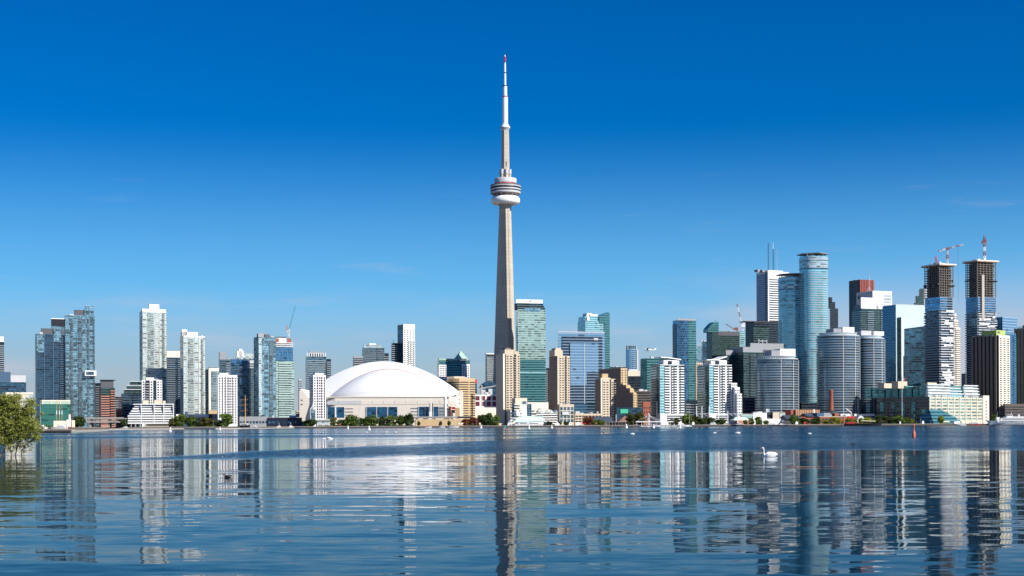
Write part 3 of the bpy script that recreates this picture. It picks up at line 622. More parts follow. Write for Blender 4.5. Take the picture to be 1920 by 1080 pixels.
for nm, pts, mt in (('antenna_mast', [(5.2, 233), (5.0, 182)], 'bright'), ('mast_ring', [(4, 183), (5.5, 182), (5.3, 180.4), (4, 180)], 'hullred'), ('mast_middle', [(3.9, 181), (3.7, 162)], 'bright'), ('mast_ring', [(3, 163), (4, 162), (3.8, 160.4), (2.5, 160)], 'black'),
                    ('mast_upper', [(2.2, 161), (2.0, 137)], 'bright'), ('mast_ring', [(1.5, 138), (2.5, 137.4), (2.5, 135.8), (1.5, 135.4)], 'navy'), ('mast_upper', [(1.9, 136), (1.6, 117)], 'bright'), ('mast_ring', [(1.4, 117.6), (2.1, 117), (2.1, 115.8), (1.4, 115.5)], 'navy'),
                    ('mast_tip', [(1.7, 116), (1.5, 106)], 'red'), ('mast_tip', [(1.1, 106.2), (.8, 103)], 'steelw')): lathe(nm, pts, mt, 16)
# ---------------------------------------------------------------- centre: between the tower and the white condominiums
bal_b = ('beige', 'dkbrown')
b = condo('apartment_tower', 'beige concrete apartment tower standing directly in front of the tall tower foot', 1760, 942.5, 943, 975, 663, 'beige', 2.9, 18, [('R', .42), ('D', .3), ('N', .8), ('N', .8), ('W', .3), ('B', .5), ('W', .3), ('N', .6)], None, win=(.62, .42), wall='ivory', glz='g_win', units=0, bal=('cream', 'brown'), group='beige concrete apartment towers')
b.pent(948, 965, 655, 'beige', .1, .8); b.pent(951, 961, 651.5, 'brown', .2, .7); b.pent(966, 974, 658, 'beige', .1, .5)
b = condo('apartment_tower', 'tall beige apartment tower with painted-shade left flank left of the pale blue bank block', 1760, 1030, 1045, 1068.5, 667, 'beige', 2.9, 24, [('R', .3), ('D', .2), ('N', .8), ('N', .8), ('W', .2), ('B', .5), ('W', .2), ('N', .7)], [('N', 1), ('W', .3), ('N', 1)], win=(.62, .42), wall='ivory', glz='g_win', units=0, bal=('cream', 'brown'), group='beige concrete apartment towers')
b.pent(1042, 1057, 656, 'beige', .1, .8); b.pent(1045, 1055, 652, 'sand', .2, .7); b.slab('flank', 1030, 1045, 668, 790, .15, 'brown', side='l')  # brown slab paints the shade of the sunless left side
b = condo('apartment_tower', 'shorter beige apartment tower with painted-shade left flank below the pale blue bank block', 1750, 1116, 1126, 1154, 710, 'beige', 2.9, 24, [('R', .35), ('D', .2), ('N', .8), ('N', .8), ('W', .2), ('D', .35), ('N', .7), ('B', .4)], [('N', 1), ('W', .3), ('N', 1)], win=(.62, .42), wall='ivory', glz='g_win', units=0, bal=('cream', 'brown'), group='beige concrete apartment towers')
b.pent(1128, 1146, 708, 'beige', .1, .8); b.pent(1131, 1142, 700.5, 'tan', .15, .7); b.slab('flank', 1116, 1126, 711, 790, .15, 'brown', side='l')  # brown flank: shade painted onto the beige left side
# tall green glass tower right of the shaft
b = condo('office_tower', 'tall pale green glass tower with white crown right behind the concrete tower', 2150, 968.5, 971, 1023.5, 580, 'g_green', 3.3, 16, units=0, cat='office tower')
b.slab('lower_shade_glazing', 971.5, 1023, 674, 790, .3, 'g_teal'); b.slab('spandrel_band', 972, 1023, 696.5, 699, .5, 'g_aqua')  # darker teal glass below paints the shade on the lower storeys
mb = MB(); q = b.w/2; mb.prism([(-q, -b.d/2), (q, -b.d/2), (q, b.d/2), (-q, b.d/2)], b.H, b.z(568), top=[(-q, -b.d/2+1), (q-4, -b.d/2+1), (q-4, b.d/2), (-q, b.d/2)]); b.part('slanted_top', mb, M['g_dgreen'])
b.slab('crown', 968.6, 1018.5, 561, 568, -.6, 'bright', -24); b.slab('crown_hoist', 994, 996, 562.5, 566, -.2, 'dgray', -1); b.slab('terrace_glass', 984, 1014, 577, 584, .3, 'g_blue')
condo('apartment_tower', 'slim grey balcony tower squeezed between green tower and beige tower', 2200, 1020, 1021, 1032, 690, 'g_dblue2', 3.0, 18, [('B', 1), ('G', .5), ('B', .6)], None, 'lgray', units=0)
# blue bank block
b = condo('office_tower', 'broad pale blue glass office block with dark recessed frame', 2010, 1046.5, 1048, 1134, 622, 'g_sky', 3.9, 16, units=0, cat='office tower')
b.slab('parapet', 1047, 1134, 621.2, 623, .3, 'lgray'); b.slab('dark_frame', 1054, 1129, 630, 790, 1.5, 'g_navy'); b.slab('front_glazing', 1068, 1121, 643, 760, 3.0, 'g_sky'); b.slab('glazing_rib', 1094, 1095, 643, 760, 3.5, 'lgray'); b.slab('lower_shade_glazing', 1056, 1122, 722, 758, 3.3, 'g_navy'); b.slab('podium', 1050, 1122, 757, 790, 6, 'g_mirror')  # navy lower glass draws the dark reflection in colour
b.slab('roof_sign', 1113, 1121, 633, 637, 1.9, 'lgray'); b.slab('side_reflection', 1099, 1130, 697, 722, 3.2, 'g_navy')  # dark slab paints the reflection of a darker building
# teal tower behind
b = condo('office_tower', 'teal glass office tower with pointed glass wedge behind the pale blue block', 2300, 1083.5, 1098, 1143, 601, 'g_aqua', 4.2, 16, units=0, cat='office tower')
b.slab('glass_wedge', 1132, 1143.5, 596, 790, .4, 'g_teal', -20)
wx0, wx1 = b.fx(1124), b.fx(1143.5); zt = b.H
mb = MB(); f = [(wx0, b.z(592)), (wx1-4, b.z(585)), (wx1, b.z(586)), (wx1, zt-4), (wx0, zt-4)]
mb.add([(x, -b.d/2-.6, z) for x, z in f]+[(x, -b.d/2+18, z) for x, z in f], [(4, 3, 2, 1, 0), (5, 6, 7, 8, 9)]+[(i, (i+1) % 5, 5+(i+1) % 5, 5+i) for i in range(5)]); b.part('pointed_top', mb, M['g_teal'])
b.pent(1098, 1128, 592.5, 'g_aqua', .05, .9); b.pent(1102, 1112, 586.5, 'offwhite', .1, .6, yb=593); b.pent(1108, 1122, 588.5, 'white', .05, .6, yb=593); b.slab('plant_screen', 1101, 1106, 594, 601, .3, 'white')
# brown hotel in stepped blocks
b = condo('hotel', 'big brown hotel slab, shaded flank painted darker, stepping down with sunlit sand coloured ends', 1900, 1122, 1164, 1176, 690, 'tan', 3.0, 32, [('N', 1), ('N', 1)], None, win=(.45, .42), units=0, cat='hotel', dmax=55)
b.slab('flank', 1124, 1164, 691, 790, .15, 'brown', side='l')  # brown sheet puts the unlit side's shade into the colour
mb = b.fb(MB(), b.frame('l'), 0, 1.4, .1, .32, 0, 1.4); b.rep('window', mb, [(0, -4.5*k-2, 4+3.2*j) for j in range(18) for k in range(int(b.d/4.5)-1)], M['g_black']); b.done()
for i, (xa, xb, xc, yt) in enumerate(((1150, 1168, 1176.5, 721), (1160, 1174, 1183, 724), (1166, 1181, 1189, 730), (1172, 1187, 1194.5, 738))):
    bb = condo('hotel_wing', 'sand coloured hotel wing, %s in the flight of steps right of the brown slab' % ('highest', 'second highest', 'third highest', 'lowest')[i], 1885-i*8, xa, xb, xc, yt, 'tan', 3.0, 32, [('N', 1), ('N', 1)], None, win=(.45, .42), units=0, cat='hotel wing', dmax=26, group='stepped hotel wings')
    bb.slab('flank', xa, xb, yt+.5, 790, .12, 'brown', side='l'); bb.pent(xb+1, xc-1, yt-2.5, 'tan', .05, .5)  # wing flanks darkened in colour where the sun misses them
condo('office_block', 'dark office block with cream top storey between hotel and teal glass box', 2100, 1176, 1178, 1201, 705, 'g_black', 3.6, 18, [('L', 1)], None, win=(1, .5), units=0, cat='office block', glz='g_win', pents=[(1178, 1200, 695, 'cream', .05, .9), (1181, 1196, 692, 'lgray', .2, .7)])
condo('office_tower', 'distant flat dark green office slab behind the brown hotel', 2600, 1120, 1141, 1176, 688, 'g_dgreen', 3.6, 18, units=3, cat='office tower')
# distant round glass tower
b = B('glass_tower', 'distant pale round glass tower standing alone under the seaplane', 2900, 1176, 1177, 1196.5, 655, 18, 20, 'tower')
pl = [(b.w/2*math.cos(2*math.pi*i/24), 10*math.sin(2*math.pi*i/24)) for i in range(24)]
b.body('g_sky', 'glazing', poly=pl); b.part('crown', MB().prism(grow_poly(pl, -1.5), b.H, b.z(649)), M['g_blue'])
for k in range(5): b.part('roof_fin', MB().box(-b.w/2+1+k*4.5, -b.w/2+2+k*4.5, -6, 2, b.H, b.z(647.5)), M['lgray'])
b.slab('stone_strip', 1194, 1197, 655, 790, .5, 'lgray', -6)
# teal box, brick block, dark office
condo('office_block', 'dark teal mirrored glass block left behind the first white condominium', 2000, 1201, 1213, 1252, 671.5, 'g_teal', 3.6, 18, units=3, cat='office block')
b = condo('office_block', 'low dark office block with roof plant above the small brick facade', 1930, 1188, 1190, 1224, 733, 'dkbrown', 3.4, 18, [('L', 1)], None, win=(1, .5), units=4, cat='office block')
condo('brick_block', 'small orange brick block with two rows of square windows', 1860, 1204, 1206, 1224, 753, 'brick', 5.6, 18, [('N', 1)]*4, None, win=(.5, .35), units=0, cat='building', roof='dkbrown')
condo('office_block', 'low dark blue glass block with bright green screen by the hotel foot', 1830, 1154, 1156, 1206, 764, 'g_dblue', 3.4, 18, units=0, cat='office block').slab('green_screen', 1163, 1177, 767, 775, .5, 'greenpaint')
# ---------------------------------------------------------------- white condominium pair
def white_condo(label, D, x0, xl, xg, xr, yt, wing, ylow):
    k = (xr-x0)/62.0
    b = B('apartment_tower', label, D, x0, xl, xr, yt, 22, 24, 'apartment tower', 'white balcony condominium pair')
    b.body('white', 'wall'); fh = 3.0
    b.face('f', [('G', .25), ('W', .05), ('B', .32), ('W', .06), ('D', .07), ('N', .13), ('B', .2), ('W', .07), ('N', .11), ('B', .22)], fh, 3, None, 'g_dgreen', ('white', 'white'), 'white', 1.4, 0, (.75, .6))
    b.face('l', [('B', 1), ('G', .3)], fh, 3, None, 'g_dgreen', ('gray', 'rail'), 'white', 1.2)
    b.slab('glass_corner', xl+.3, xg, yt+2, 790, .6, 'g_aqua')
    b.slab('floor_slab', xl, xr, yt, yt+1.2, 1.2, 'white')
    b.pent(x0+25*k, x0+54*k, yt-8.5, 'white', .02, .6); b.slab('crown_window', x0+33*k, x0+40*k, yt-7, yt-1, .2, 'g_win')
    z0, z1 = b.z(yt-9), b.z(yt-12.5); xa, xb, xc = wing
    f = [(b.fx(xa), b.z(yt-12.5 if xa < xb else yt-9.5)), (b.fx(xb), b.z(yt-8 if xa < xb else yt-14))] if False else [(b.fx(p), b.z(q)) for p, q in ((xa[0], xa[1]), (xb[0], xb[1]), (xc[0], xc[1]))]
    g_ = [(x, -b.d/2-.8, z) for x, z in f]+[(x, b.d/2-6, z) for x, z in f]
    g_ += [(x, y, z+1.0) for x, y, z in g_]; mb = MB()
    mb.add(g_, [(0, 3, 4, 1), (1, 4, 5, 2), (6, 7, 10, 9), (7, 8, 11, 10), (0, 1, 7, 6), (1, 2, 8, 7), (3, 9, 10, 4), (4, 10, 11, 5), (0, 6, 9, 3), (2, 5, 11, 8)]); b.part('winged_roof', mb, M['bright'])
    mb = MB(); b.fb(mb, b.frame('f'), -1, b.w+1, -1, 4, 0, b.z(ylow)); b.part('podium', mb, M['white'])
    for j in range(3): b.slab('podium_window', xg+2, xr, 779+j*4, 781.3+j*4, 4.2, 'g_win')
    return b.done()
white_condo('left one of two white balcony condominiums with winged roof', 1715, 1220, 1236.5, 1245, 1282, 683.5, ((1239, 670.5), (1253, 671), (1277, 674.5)), 776)
white_condo('right one of two white balcony condominiums with winged roof', 1715, 1308, 1329, 1337, 1371.5, 683.5, ((1325, 675.5), (1346, 675), (1363, 668.5)), 776)
for i, (xa, xc, yt) in enumerate(((1371, 1382, 718), (1378, 1387, 726), (1382, 1391, 738))):
    condo('apartment_block', 'white stepped annex of the right balcony condominium, its %s step' % ('tallest', 'middle', 'lowest')[i], 1722-i*5, xa-1, xa, xc, yt, 'white', 3.2, 22, [('N', 1)]*3, None, win=(.6, .55), units=0, cat='apartment block', dep=18, group='stepped annexes')
# ---------------------------------------------------------------- financial district
b = condo('office_tower', 'tall bright blue mirrored tower left of the dark green stepped offices', 2250, 1262, 1271, 1305, 600, 'g_skyblue', 3.6, 20, units=0, cat='office tower', dmax=40)
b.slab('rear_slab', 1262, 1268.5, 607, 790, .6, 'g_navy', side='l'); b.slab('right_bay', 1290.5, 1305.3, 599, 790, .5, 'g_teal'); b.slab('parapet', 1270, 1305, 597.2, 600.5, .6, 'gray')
for i in range(14): b.slab('parapet_light', 1271+i*2.45, 1272+i*2.45, 598, 599.4, .8, 'lgray', -.6)
condo('office_tower', 'pale grey slab between blue mirrored tower and dark green offices', 2700, 1300, 1304, 1321, 647, 'lgray', 3.8, 18, [('G', 1)], None, glz='g_blue', units=0, cat='office tower'); condo('office_tower', 'narrow dark blue slab behind the right white condominium', 2650, 1316, 1318, 1332, 640, 'g_dblue', 3.8, 18, units=2, cat='office tower')
condo('apartment_block', 'beige block peeking left of the right white condominium', 2000, 1304, 1305, 1318, 680, 'sand', 3.2, 18, [('N', 1)]*3, None, units=0, cat='apartment block', win=(.5, .4))
condo('apartment_block', 'low green glass block at the foot of the blue mirrored tower', 1850, 1284, 1285, 1312, 750, 'g_dgreen', 3.2, 18, [('B', 1), ('G', 1), ('B', 1)], None, 'lgray', units=0, cat='apartment block')
b = condo('office_tower', 'dark green glass office block with curved turret behind the white condominiums', 2450, 1325, 1336, 1387, 622, 'g_dgreen', 3.8, 18, units=3, cat='office tower')
b.slab('dark_crown', 1347, 1386, 621, 629, .5, 'dgray'); b.slab('glass_strip', 1386, 1399, 620, 700, -3, 'g_aqua', -30)
mb = MB(); x0, x1 = b.fx(1328), b.fx(1348.5); pr = [(x0+(x1-x0)*i/10, b.H+(b.z(603)-b.H)*min(1, .28+.85*math.sin(math.pi/2*i/10))) for i in range(11)]
pr = [(x0, b.H-1)]+pr+[(x1, b.H-1)]; nn = len(pr)
mb.add([(x, -b.d/2+1, z) for x, z in pr]+[(x, b.d/2-4, z) for x, z in pr], [tuple(range(nn)), tuple(range(2*nn-1, nn-1, -1))]+[(i, (i+1) % nn, nn+(i+1) % nn, nn+i) for i in range(nn)]); b.part('turret', mb, M['g_teal'])
b.slab('roof_mast', 1344, 1344.5, 599, 603.5, -3, 'dgray', -3.5)
b = condo('office_tower', 'black slab office tower in front of the white bank tower', 2380, 1398, 1414, 1471.5, 602.5, 'g_black', 3.8, 22, units=0, cat='office tower'); b.slab('roof_edge', 1398.5, 1471.5, 601.8, 603, .3, 'dkbrown', -20)
b.slab('window_area', 1413, 1443, 613, 640, .3, 'g_dgreen')
b = condo('office_tower', 'white marble bank tower with black ribbon windows and twin antennas', 2650, 1419, 1440.5, 1480, 508.5, 'white', 4.0, 24, units=0, cat='office tower')
b.slab('notched_corner', 1435.5, 1440.5, 510, 790, .4, 'g_navy', side='l'); b.slab('shaded_left_face', 1420, 1435.5, 512, 790, .3, 'b_strip', side='l')  # blue-grey left face: shade put into the white wall's colour
zs = [b.z(524)-i*(b.z(524)-b.z(528.3)) for i in range(34)]
mb = b.fb(MB(), b.frame('f'), 2.5, b.w-2, -.2, .15, -1.0, 1.0); b.rep('window_band', mb, [(0, 0, z) for z in zs], M['g_black']); b.done()
b.pent(1443, 1471, 506, 'white', .1, .6); b.pent(1472, 1480, 509.5, 'offwhite', .1, .5, yb=512)
for x, y0, mt, w in ((1451, 453, 'steelb', .9), (1460.3, 464, 'steelb', .9), (1460.3, 451, 'white', .55), (1467.6, 463, 'lgray', .35)):
    xx = b.fx(x); mb = MB(); z0, z1 = b.H-1, b.z(y0)
    if mt == 'steelb':
        for i in range(16):
            za, zb_ = z0+(z1-z0)*i/16, z0+(z1-z0)*(i+1)/16
            for s1_, s2_ in ((-1, 1), (1, -1)): mb.beam((xx+s1_*w, -2, za), (xx+s2_*w, -2, zb_), .35); mb.beam((xx+s1_*w, -2-w, za), (xx+s1_*w, -2-w, zb_), .5)
    else: mb.tube((xx, -2, z0 if mt != 'white' else b.z(464)), (xx, -2, z1), w, w*.6)
    b.part('antenna', mb, M[mt])
for x in (1428, 1437): b.pent(x, x+4, 504.5, 'gray', .3, .6)
# twin round glass towers with flat canopies
for lab, D, x0, x1, yt, yc, w0 in (('lower of two round aqua glass towers with flat roof canopy', 2080, 1470.5, 1513.5, 518, 513, .0), ('taller of two round aqua glass towers with flat roof canopy', 2060, 1511, 1557.5, 479, 474.5, .0)):
    b = B('glass_tower', lab, D, x0+.3, x0+.8, x1, yt, 12, 30, 'tower', 'round aqua glass towers')
    pl = []
    for i in range(40):
        q = 2*math.pi*i/40; c, s_ = math.cos(q), math.sin(q); e = .62
        pl.append((b.w/2*math.copysign(abs(c)**e, c), b.w/2*.95*math.copysign(abs(s_)**e, s_)))
    b.poly = pl; b.body('g_aqua', 'glazing', poly=pl, smooth=False)
    b.slabs('lgray', 3.2, 4, b.z(yt+24), grow=.28, poly=pl, th=.55)
    b.part('crown_band', MB().ring(pl, .3, b.z(yt+10), b.z(yt+2)), M['g_lblue']); 
    for dy in (8, 23): b.part('dark_band', MB().ring(pl, .45, b.z(yt+dy+1.2), b.z(yt+dy)), M['navy'])
    b.part('crown_band', MB().ring(pl, .3, b.z(yt+22.5), b.z(yt+12)), M['g_lblue'])
    for i in range(0, 40, 4): b.part('canopy_post', MB().tube((pl[i][0]*.86, pl[i][1]*.86, b.H-.1), (pl[i][0]*.92, pl[i][1]*.92, b.z(yc)-1), .4, n=6), M['lgray'])
    b.pent(x0+12, x0+24, yc+1.8, 'white', .3, .6); b.pent(x0+28, x0+36, yc+2, 'white', .3, .6)
    k = 1.06; cp = [(-b.w/2*k, -b.w*.22), (0, -b.w*.6), (b.w/2*k, -b.w*.25), (b.w/2*k, b.w*.4), (-b.w/2*k, b.w*.4)]
    b.part('roof_canopy', MB().prism(grow_poly(cp, -2.5), b.z(yc)-.9, b.z(yc), top=cp).prism(cp, b.z(yc), b.z(yc)+.8), M['gray'])
    b.done()
b = condo('office_tower', 'stepped dark tower close behind the taller round glass tower', 2750, 1556, 1557, 1572, 578, 'g_black', 3.8, 18, units=0, cat='office tower'); b.pent(1557, 1567.5, 566, 'g_black', .1, .9); b.pent(1557, 1562, 557, 'black', .1, .6, yb=567)
b = condo('office_tower', 'dark red granite tower behind the white bank offices', 2800, 1592.5, 1613, 1640, 524, 'redbrown', 3.8, 24, [('R', .3), ('W', .4)]*9, None, wall='redbrown', units=3, cat='office tower'); b.slab('shaded_left_face', 1593, 1612.5, 527, 790, .3, 'g_black', side='l'); b.slab('left_panel', 1601, 1611.5, 524, 555, .6, 'dgray', side='l')  # left face coloured dark for the shaded side
b = condo('office_tower', 'white office tower with thin antenna and sunlit front in front of the red granite tower', 2550, 1606, 1637, 1673, 545, 'white', 4.2, 24, units=2, cat='office tower', dmax=45)
b.slab('shaded_left_face', 1606.5, 1636.5, 546, 790, .15, 'lgray', side='l')  # grey left face paints the white tower's shaded side
for k in range(7): b.slab('window_band', 1658, 1671.5, 552+k*6, 555.2+k*6, .2, 'b_strip')
b.slab('roof_sign', 1609.5, 1613, 551, 558, .6, 'steelb', side='l')
xx = b.fx(1646); mb = MB().tube((xx, 0, b.H), (xx, 0, b.z(503)), .55, .25)
for s_ in (-1, 1): mb.tube((xx+s_*5, 0, b.H), (xx, 0, b.H+9), .35)
b.part('antenna', mb, M['lgray'])
b = condo('apartment_tower', 'teal glass tower with white crown screen before the white office tower', 2250, 1599, 1616, 1656, 578, 'g_teal', 3.3, 22, [('G', 1.2), ('B', 1.4), ('G', 1.6), ('B', .5)], [('B', 1)], 'raild', glz='g_dgreen', bal=('railw', 'rail'), units=0); b.pent(1615.5, 1644, 557.5, 'bright', .02, .1, 'crown_screen'); b.pent(1616, 1650, 571, 'gray', .12, .8); b.pent(1634, 1644, 559, 'dgray', .12, .4)
# pale mirrored office pair
b = condo('office_tower', 'tall rear block of the pale mirrored office pair', 2150, 1655, 1680, 1750.5, 571, 'g_pale', 3.8, 24, units=0, cat='office tower', dmax=60, group='pale mirrored office pair'); b.slab('shaded_left_face', 1655.5, 1680, 571.5, 790, .3, 'g_mirror', side='l'); b.slab('parapet', 1680, 1750, 570, 571.4, .2, 'lgray')  # left face in darker glass, its shade put into the tint
b = condo('office_tower', 'lower front block of the pale mirrored office pair with painted shadow and reflection', 2020, 1682, 1690.5, 1763.5, 594, 'g_pale', 3.8, 24, units=2, cat='office tower', group='pale mirrored office pair', dmax=40); b.slab('shaded_left_face', 1682.3, 1690.3, 594.5, 790, .3, 'g_dgreen', side='l'); b.slab('white_edge', 1690, 1692, 594, 790, .8, 'white')  # left face tinted dark for the side away from the sun
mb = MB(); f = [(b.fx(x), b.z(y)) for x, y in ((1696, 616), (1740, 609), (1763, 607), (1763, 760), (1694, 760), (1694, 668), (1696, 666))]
q_ = -b.d/2-.5; mb.add([(x, q_, z) for x, z in f]+[(x, q_+1, z) for x, z in f], [tuple(range(6, -1, -1))]+[(i, (i+1) % 7, 7+(i+1) % 7, 7+i) for i in range(7)]); b.part('painted_shade', mb, M['g_dblue'])  # this and the next dark panel paint a shadow on the front
b.slab('painted_shade', 1745, 1763.3, 607.5, 760, .8, 'g_dblue2')
b = condo('apartment_tower', 'stepped cream tower behind the left construction tower', 2500, 1788, 1790, 1794, 588, 'ivory', 3.4, 18, [('N', 1)]*2, None, units=0, win=(.7, .5), dep=20)
for x, y in ((1797.5, 600), (1801, 614)):
    bb = condo('apartment_tower', 'cream step of the tower right of the left construction tower, %s' % ('upper' if y < 605 else 'lower'), 2490, x-9, x-8, x, y, 'ivory', 3.4, 18, [('N', 1)]*4, None, units=0, win=(.7, .5), dep=20)
b = condo('office_tower', 'dark stepped tower peeking left behind the left construction tower', 2550, 1726, 1727, 1738, 541, 'g_dgreen', 3.8, 18, units=0, cat='office tower'); b.slab('lit_edge', 1733, 1738, 541, 700, .5, 'lgray'); b.slab('lower_step', 1719, 1727.5, 555, 700, .5, 'g_dgreen', -20); b.slab('lower_step', 1716, 1720, 568, 700, .8, 'g_dgreen', -20)
# balcony cylinders on the harbour
def cylinder(label, D, x0, x1, yt, pens, sh=None):
    b = B('apartment_tower', label, D, x0+.3, x0+.8, x1, yt, 14, 30, 'apartment tower', 'cylindrical balcony towers')
    nn = 44; pl = [(b.w/2*math.cos(2*math.pi*i/nn), b.w/2*.86*math.sin(2*math.pi*i/nn)) for i in range(nn)]
    b.body('g_cyl', 'glazing', poly=pl); zs = [3+3*i for i in range(int((b.H-3.5)/3))]
    mb = MB(); go, gi = grow_poly(pl, 1.35), grow_poly(pl, 1.25)
    mb.prism(go, -.15, .15); o = len(go)
    mb.add([(x, y, .15) for x, y in go]+[(x, y, .95) for x, y in go]+[(x, y, .95) for x, y in gi]+[(x, y, .15) for x, y in gi], [f for i in range(o) for f in ((i, (i+1) % o, o+(i+1) % o, o+i), (o+i, o+(i+1) % o, 2*o+(i+1) % o, 2*o+i), (2*o+i, 2*o+(i+1) % o, 3*o+(i+1) % o, 3*o+i))], 1)
    b.rep('balcony', mb, [(0, 0, z) for z in zs], [M['lgray'], M['rail']])
    for a in (-100, -62, -20):
        a = R(a); c, s_ = math.cos(a), math.sin(a); mb = MB(); r = b.w/2+1.0
        mb.tube((c*r, s_*r*.87, 2), (c*r, s_*r*.87, b.H-1), .45, n=4); b.part('pier', mb, M['lgray'])
    b.part('terrace_slab', MB().ring(pl, .6, b.H-.1, b.H+.9), M['lgray'])
    inn = grow_poly(pl, -2.5); b.part('penthouse', MB().prism(inn, b.H, b.H+3.4), M['g_lblue']); b.part('terrace_slab', MB().ring(inn, .8, b.H+3.4, b.H+4), M['lgray'])
    for p0, p1, y, mt in pens: b.part('penthouse', MB().box(b.fx(p0), b.fx(p1), -b.w*.2, b.w*.2, b.H+3.9, b.z(y)), M[mt])
    b.done(); return b
cylinder('shortest of the three balcony cylinders, left of the brick power house', 1760, 1428, 1503, 673, [(1450, 1478, 656, 'gray'), (1466, 1495, 653, 'offwhite')])
cylinder('widest balcony cylinder, directly behind the brick chimney', 1760, 1545, 1618.5, 629, [(1567, 1582, 615, 'gray'), (1584, 1606, 612, 'offwhite')])
cylinder('right balcony cylinder beside the pale mirrored office pair', 1790, 1617.5, 1666.5, 634, [(1621, 1640, 619, 'lgray'), (1645, 1664, 620, 'offwhite')])
b = condo('apartment_tower', 'slim balcony wing attached left of the shortest cylinder', 1775, 1424, 1425, 1440, 668, 'g_cyl', 3.0, 18, [('B', 1), ('G', .4)], None, 'gray', bal=('gray', 'rail'), units=0)
b = condo('apartment_tower', 'slim balcony wing attached left of the widest cylinder', 1775, 1541, 1542, 1560, 637, 'g_cyl', 3.0, 18, [('B', 1), ('G', .4), ('B', .6)], None, 'gray', bal=('gray', 'rail'), units=0)
# dark stepped office group
b = condo('office_tower', 'dark green office tower with grey cap left of the shortest cylinder', 1960, 1363, 1394, 1440, 660, 'g_dgreen', 3.5, 22, [('G', .5), ('D', .12), ('B', .6), ('D', .12), ('G', .5), ('B', .5)], None, 'black', units=3, cat='office tower', bal=('dgray', 'raild'), glz='g_dgreen', pents=[(1395, 1432, 650, 'gray', .05, .8)], dmax=45)
b = condo('office_tower', 'dark lower office tower left of the grey capped dark green one', 1975, 1354, 1362, 1397, 665, 'g_dgreen', 3.5, 22, [('B', .8), ('D', .15), ('G', 1), ('B', .5)], None, 'black', units=2, cat='office tower', bal=('dgray', 'raild'), glz='g_dgreen', pents=[(1362, 1392, 656.5, 'gray', .05, .8)])
b = condo('office_tower', 'grey topped dark tower with white roof rail behind the shortest cylinder', 2060, 1402, 1410, 1474, 655, 'dgray', 3.5, 22, [('L', 1)], None, win=(1, .5), units=2, cat='office tower', pents=[(1408, 1470, 643, 'gray', .05, .9)])
mb = MB(); 
for x in (1426, 1433, 1441): mb.beam((b.fx(x), -b.d/2+4, b.z(643)), (b.fx(x), -b.d/2+4, b.z(636)), .5)
mb.beam((b.fx(1425), -b.d/2+4, b.z(636)), (b.fx(1427), -b.d/2+4, b.z(636)), .5); mb.beam((b.fx(1427), -b.d/2+4, b.z(638.5)), (b.fx(1441), -b.d/2+4, b.z(638.5)), .5); b.part('roof_rail', mb, M['white'])
condo('office_block', 'low dark podium block right of the stepped white annex', 1850, 1390, 1392, 1432, 745, 'dgray', 4, 18, [('L', 1)], None, win=(1, .6), units=0, cat='office block'); condo('office_block', 'low dark glass podium between the balcony cylinders', 1880, 1496, 1498, 1545, 755, 'g_black', 4, 18, units=0, cat='office block')
# right edge
b = condo('office_tower', 'blue glass office block with dark left side behind the ribbed brown tower', 2060, 1819, 1880, 1908, 594, 'g_sky', 3.8, 40, units=0, cat='office tower', dmax=75); b.slab('shaded_left_face', 1819.5, 1880, 594.5, 790, .3, 'g_dblue', side='l')  # left face in darker blue glass, shade painted by tint
mb = MB(); mb.beam((b.fx(1867), -8, b.H), (b.fx(1867), -8, b.H+3), .6); mb.beam((b.fx(1852), -8, b.H+1), (b.fx(1897), -8, b.H+7.5), .55); b.part('roof_davit', mb, M['dgray'])
condo('office_block', 'pale blue glass block at the right picture edge behind the last ribbed tower', 2100, 1900, 1903, 1940, 612, 'g_blue', 3.6, 18, units=0, cat='office block')
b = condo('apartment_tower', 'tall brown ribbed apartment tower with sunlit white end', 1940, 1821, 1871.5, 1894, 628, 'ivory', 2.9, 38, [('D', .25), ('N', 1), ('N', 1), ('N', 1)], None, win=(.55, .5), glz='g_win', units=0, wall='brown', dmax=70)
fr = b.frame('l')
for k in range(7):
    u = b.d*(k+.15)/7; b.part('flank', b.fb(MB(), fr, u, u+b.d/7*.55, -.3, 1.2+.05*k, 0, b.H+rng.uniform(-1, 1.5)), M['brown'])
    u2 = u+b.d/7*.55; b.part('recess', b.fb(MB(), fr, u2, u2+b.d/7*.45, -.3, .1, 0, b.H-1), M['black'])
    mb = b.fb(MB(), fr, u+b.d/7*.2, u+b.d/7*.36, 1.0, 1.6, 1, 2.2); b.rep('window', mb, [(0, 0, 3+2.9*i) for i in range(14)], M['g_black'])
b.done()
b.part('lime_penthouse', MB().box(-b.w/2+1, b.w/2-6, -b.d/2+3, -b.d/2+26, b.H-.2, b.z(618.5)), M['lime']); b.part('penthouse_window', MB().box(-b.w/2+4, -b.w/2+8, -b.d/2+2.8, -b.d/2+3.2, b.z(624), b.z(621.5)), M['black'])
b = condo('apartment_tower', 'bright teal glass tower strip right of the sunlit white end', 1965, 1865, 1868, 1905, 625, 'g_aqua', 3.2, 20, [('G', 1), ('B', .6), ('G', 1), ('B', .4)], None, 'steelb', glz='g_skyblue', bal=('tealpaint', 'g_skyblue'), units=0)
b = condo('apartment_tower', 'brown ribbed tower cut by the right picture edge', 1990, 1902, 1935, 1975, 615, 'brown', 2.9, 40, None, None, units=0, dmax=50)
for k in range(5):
    u = b.d*(k+.1)/5; b.part('pier', b.fb(MB(), b.frame('l'), u, u+b.d/5*.6, -.3, 1.2, 0, b.H+.5), M['brown']); mb = b.fb(MB(), b.frame('l'), u+b.d/5*.64, u+b.d/5*.98, -.3, .12, .3, 2.2); b.rep('window', mb, [(0, 0, 3+2.9*i) for i in range(28)], M['g_win'])
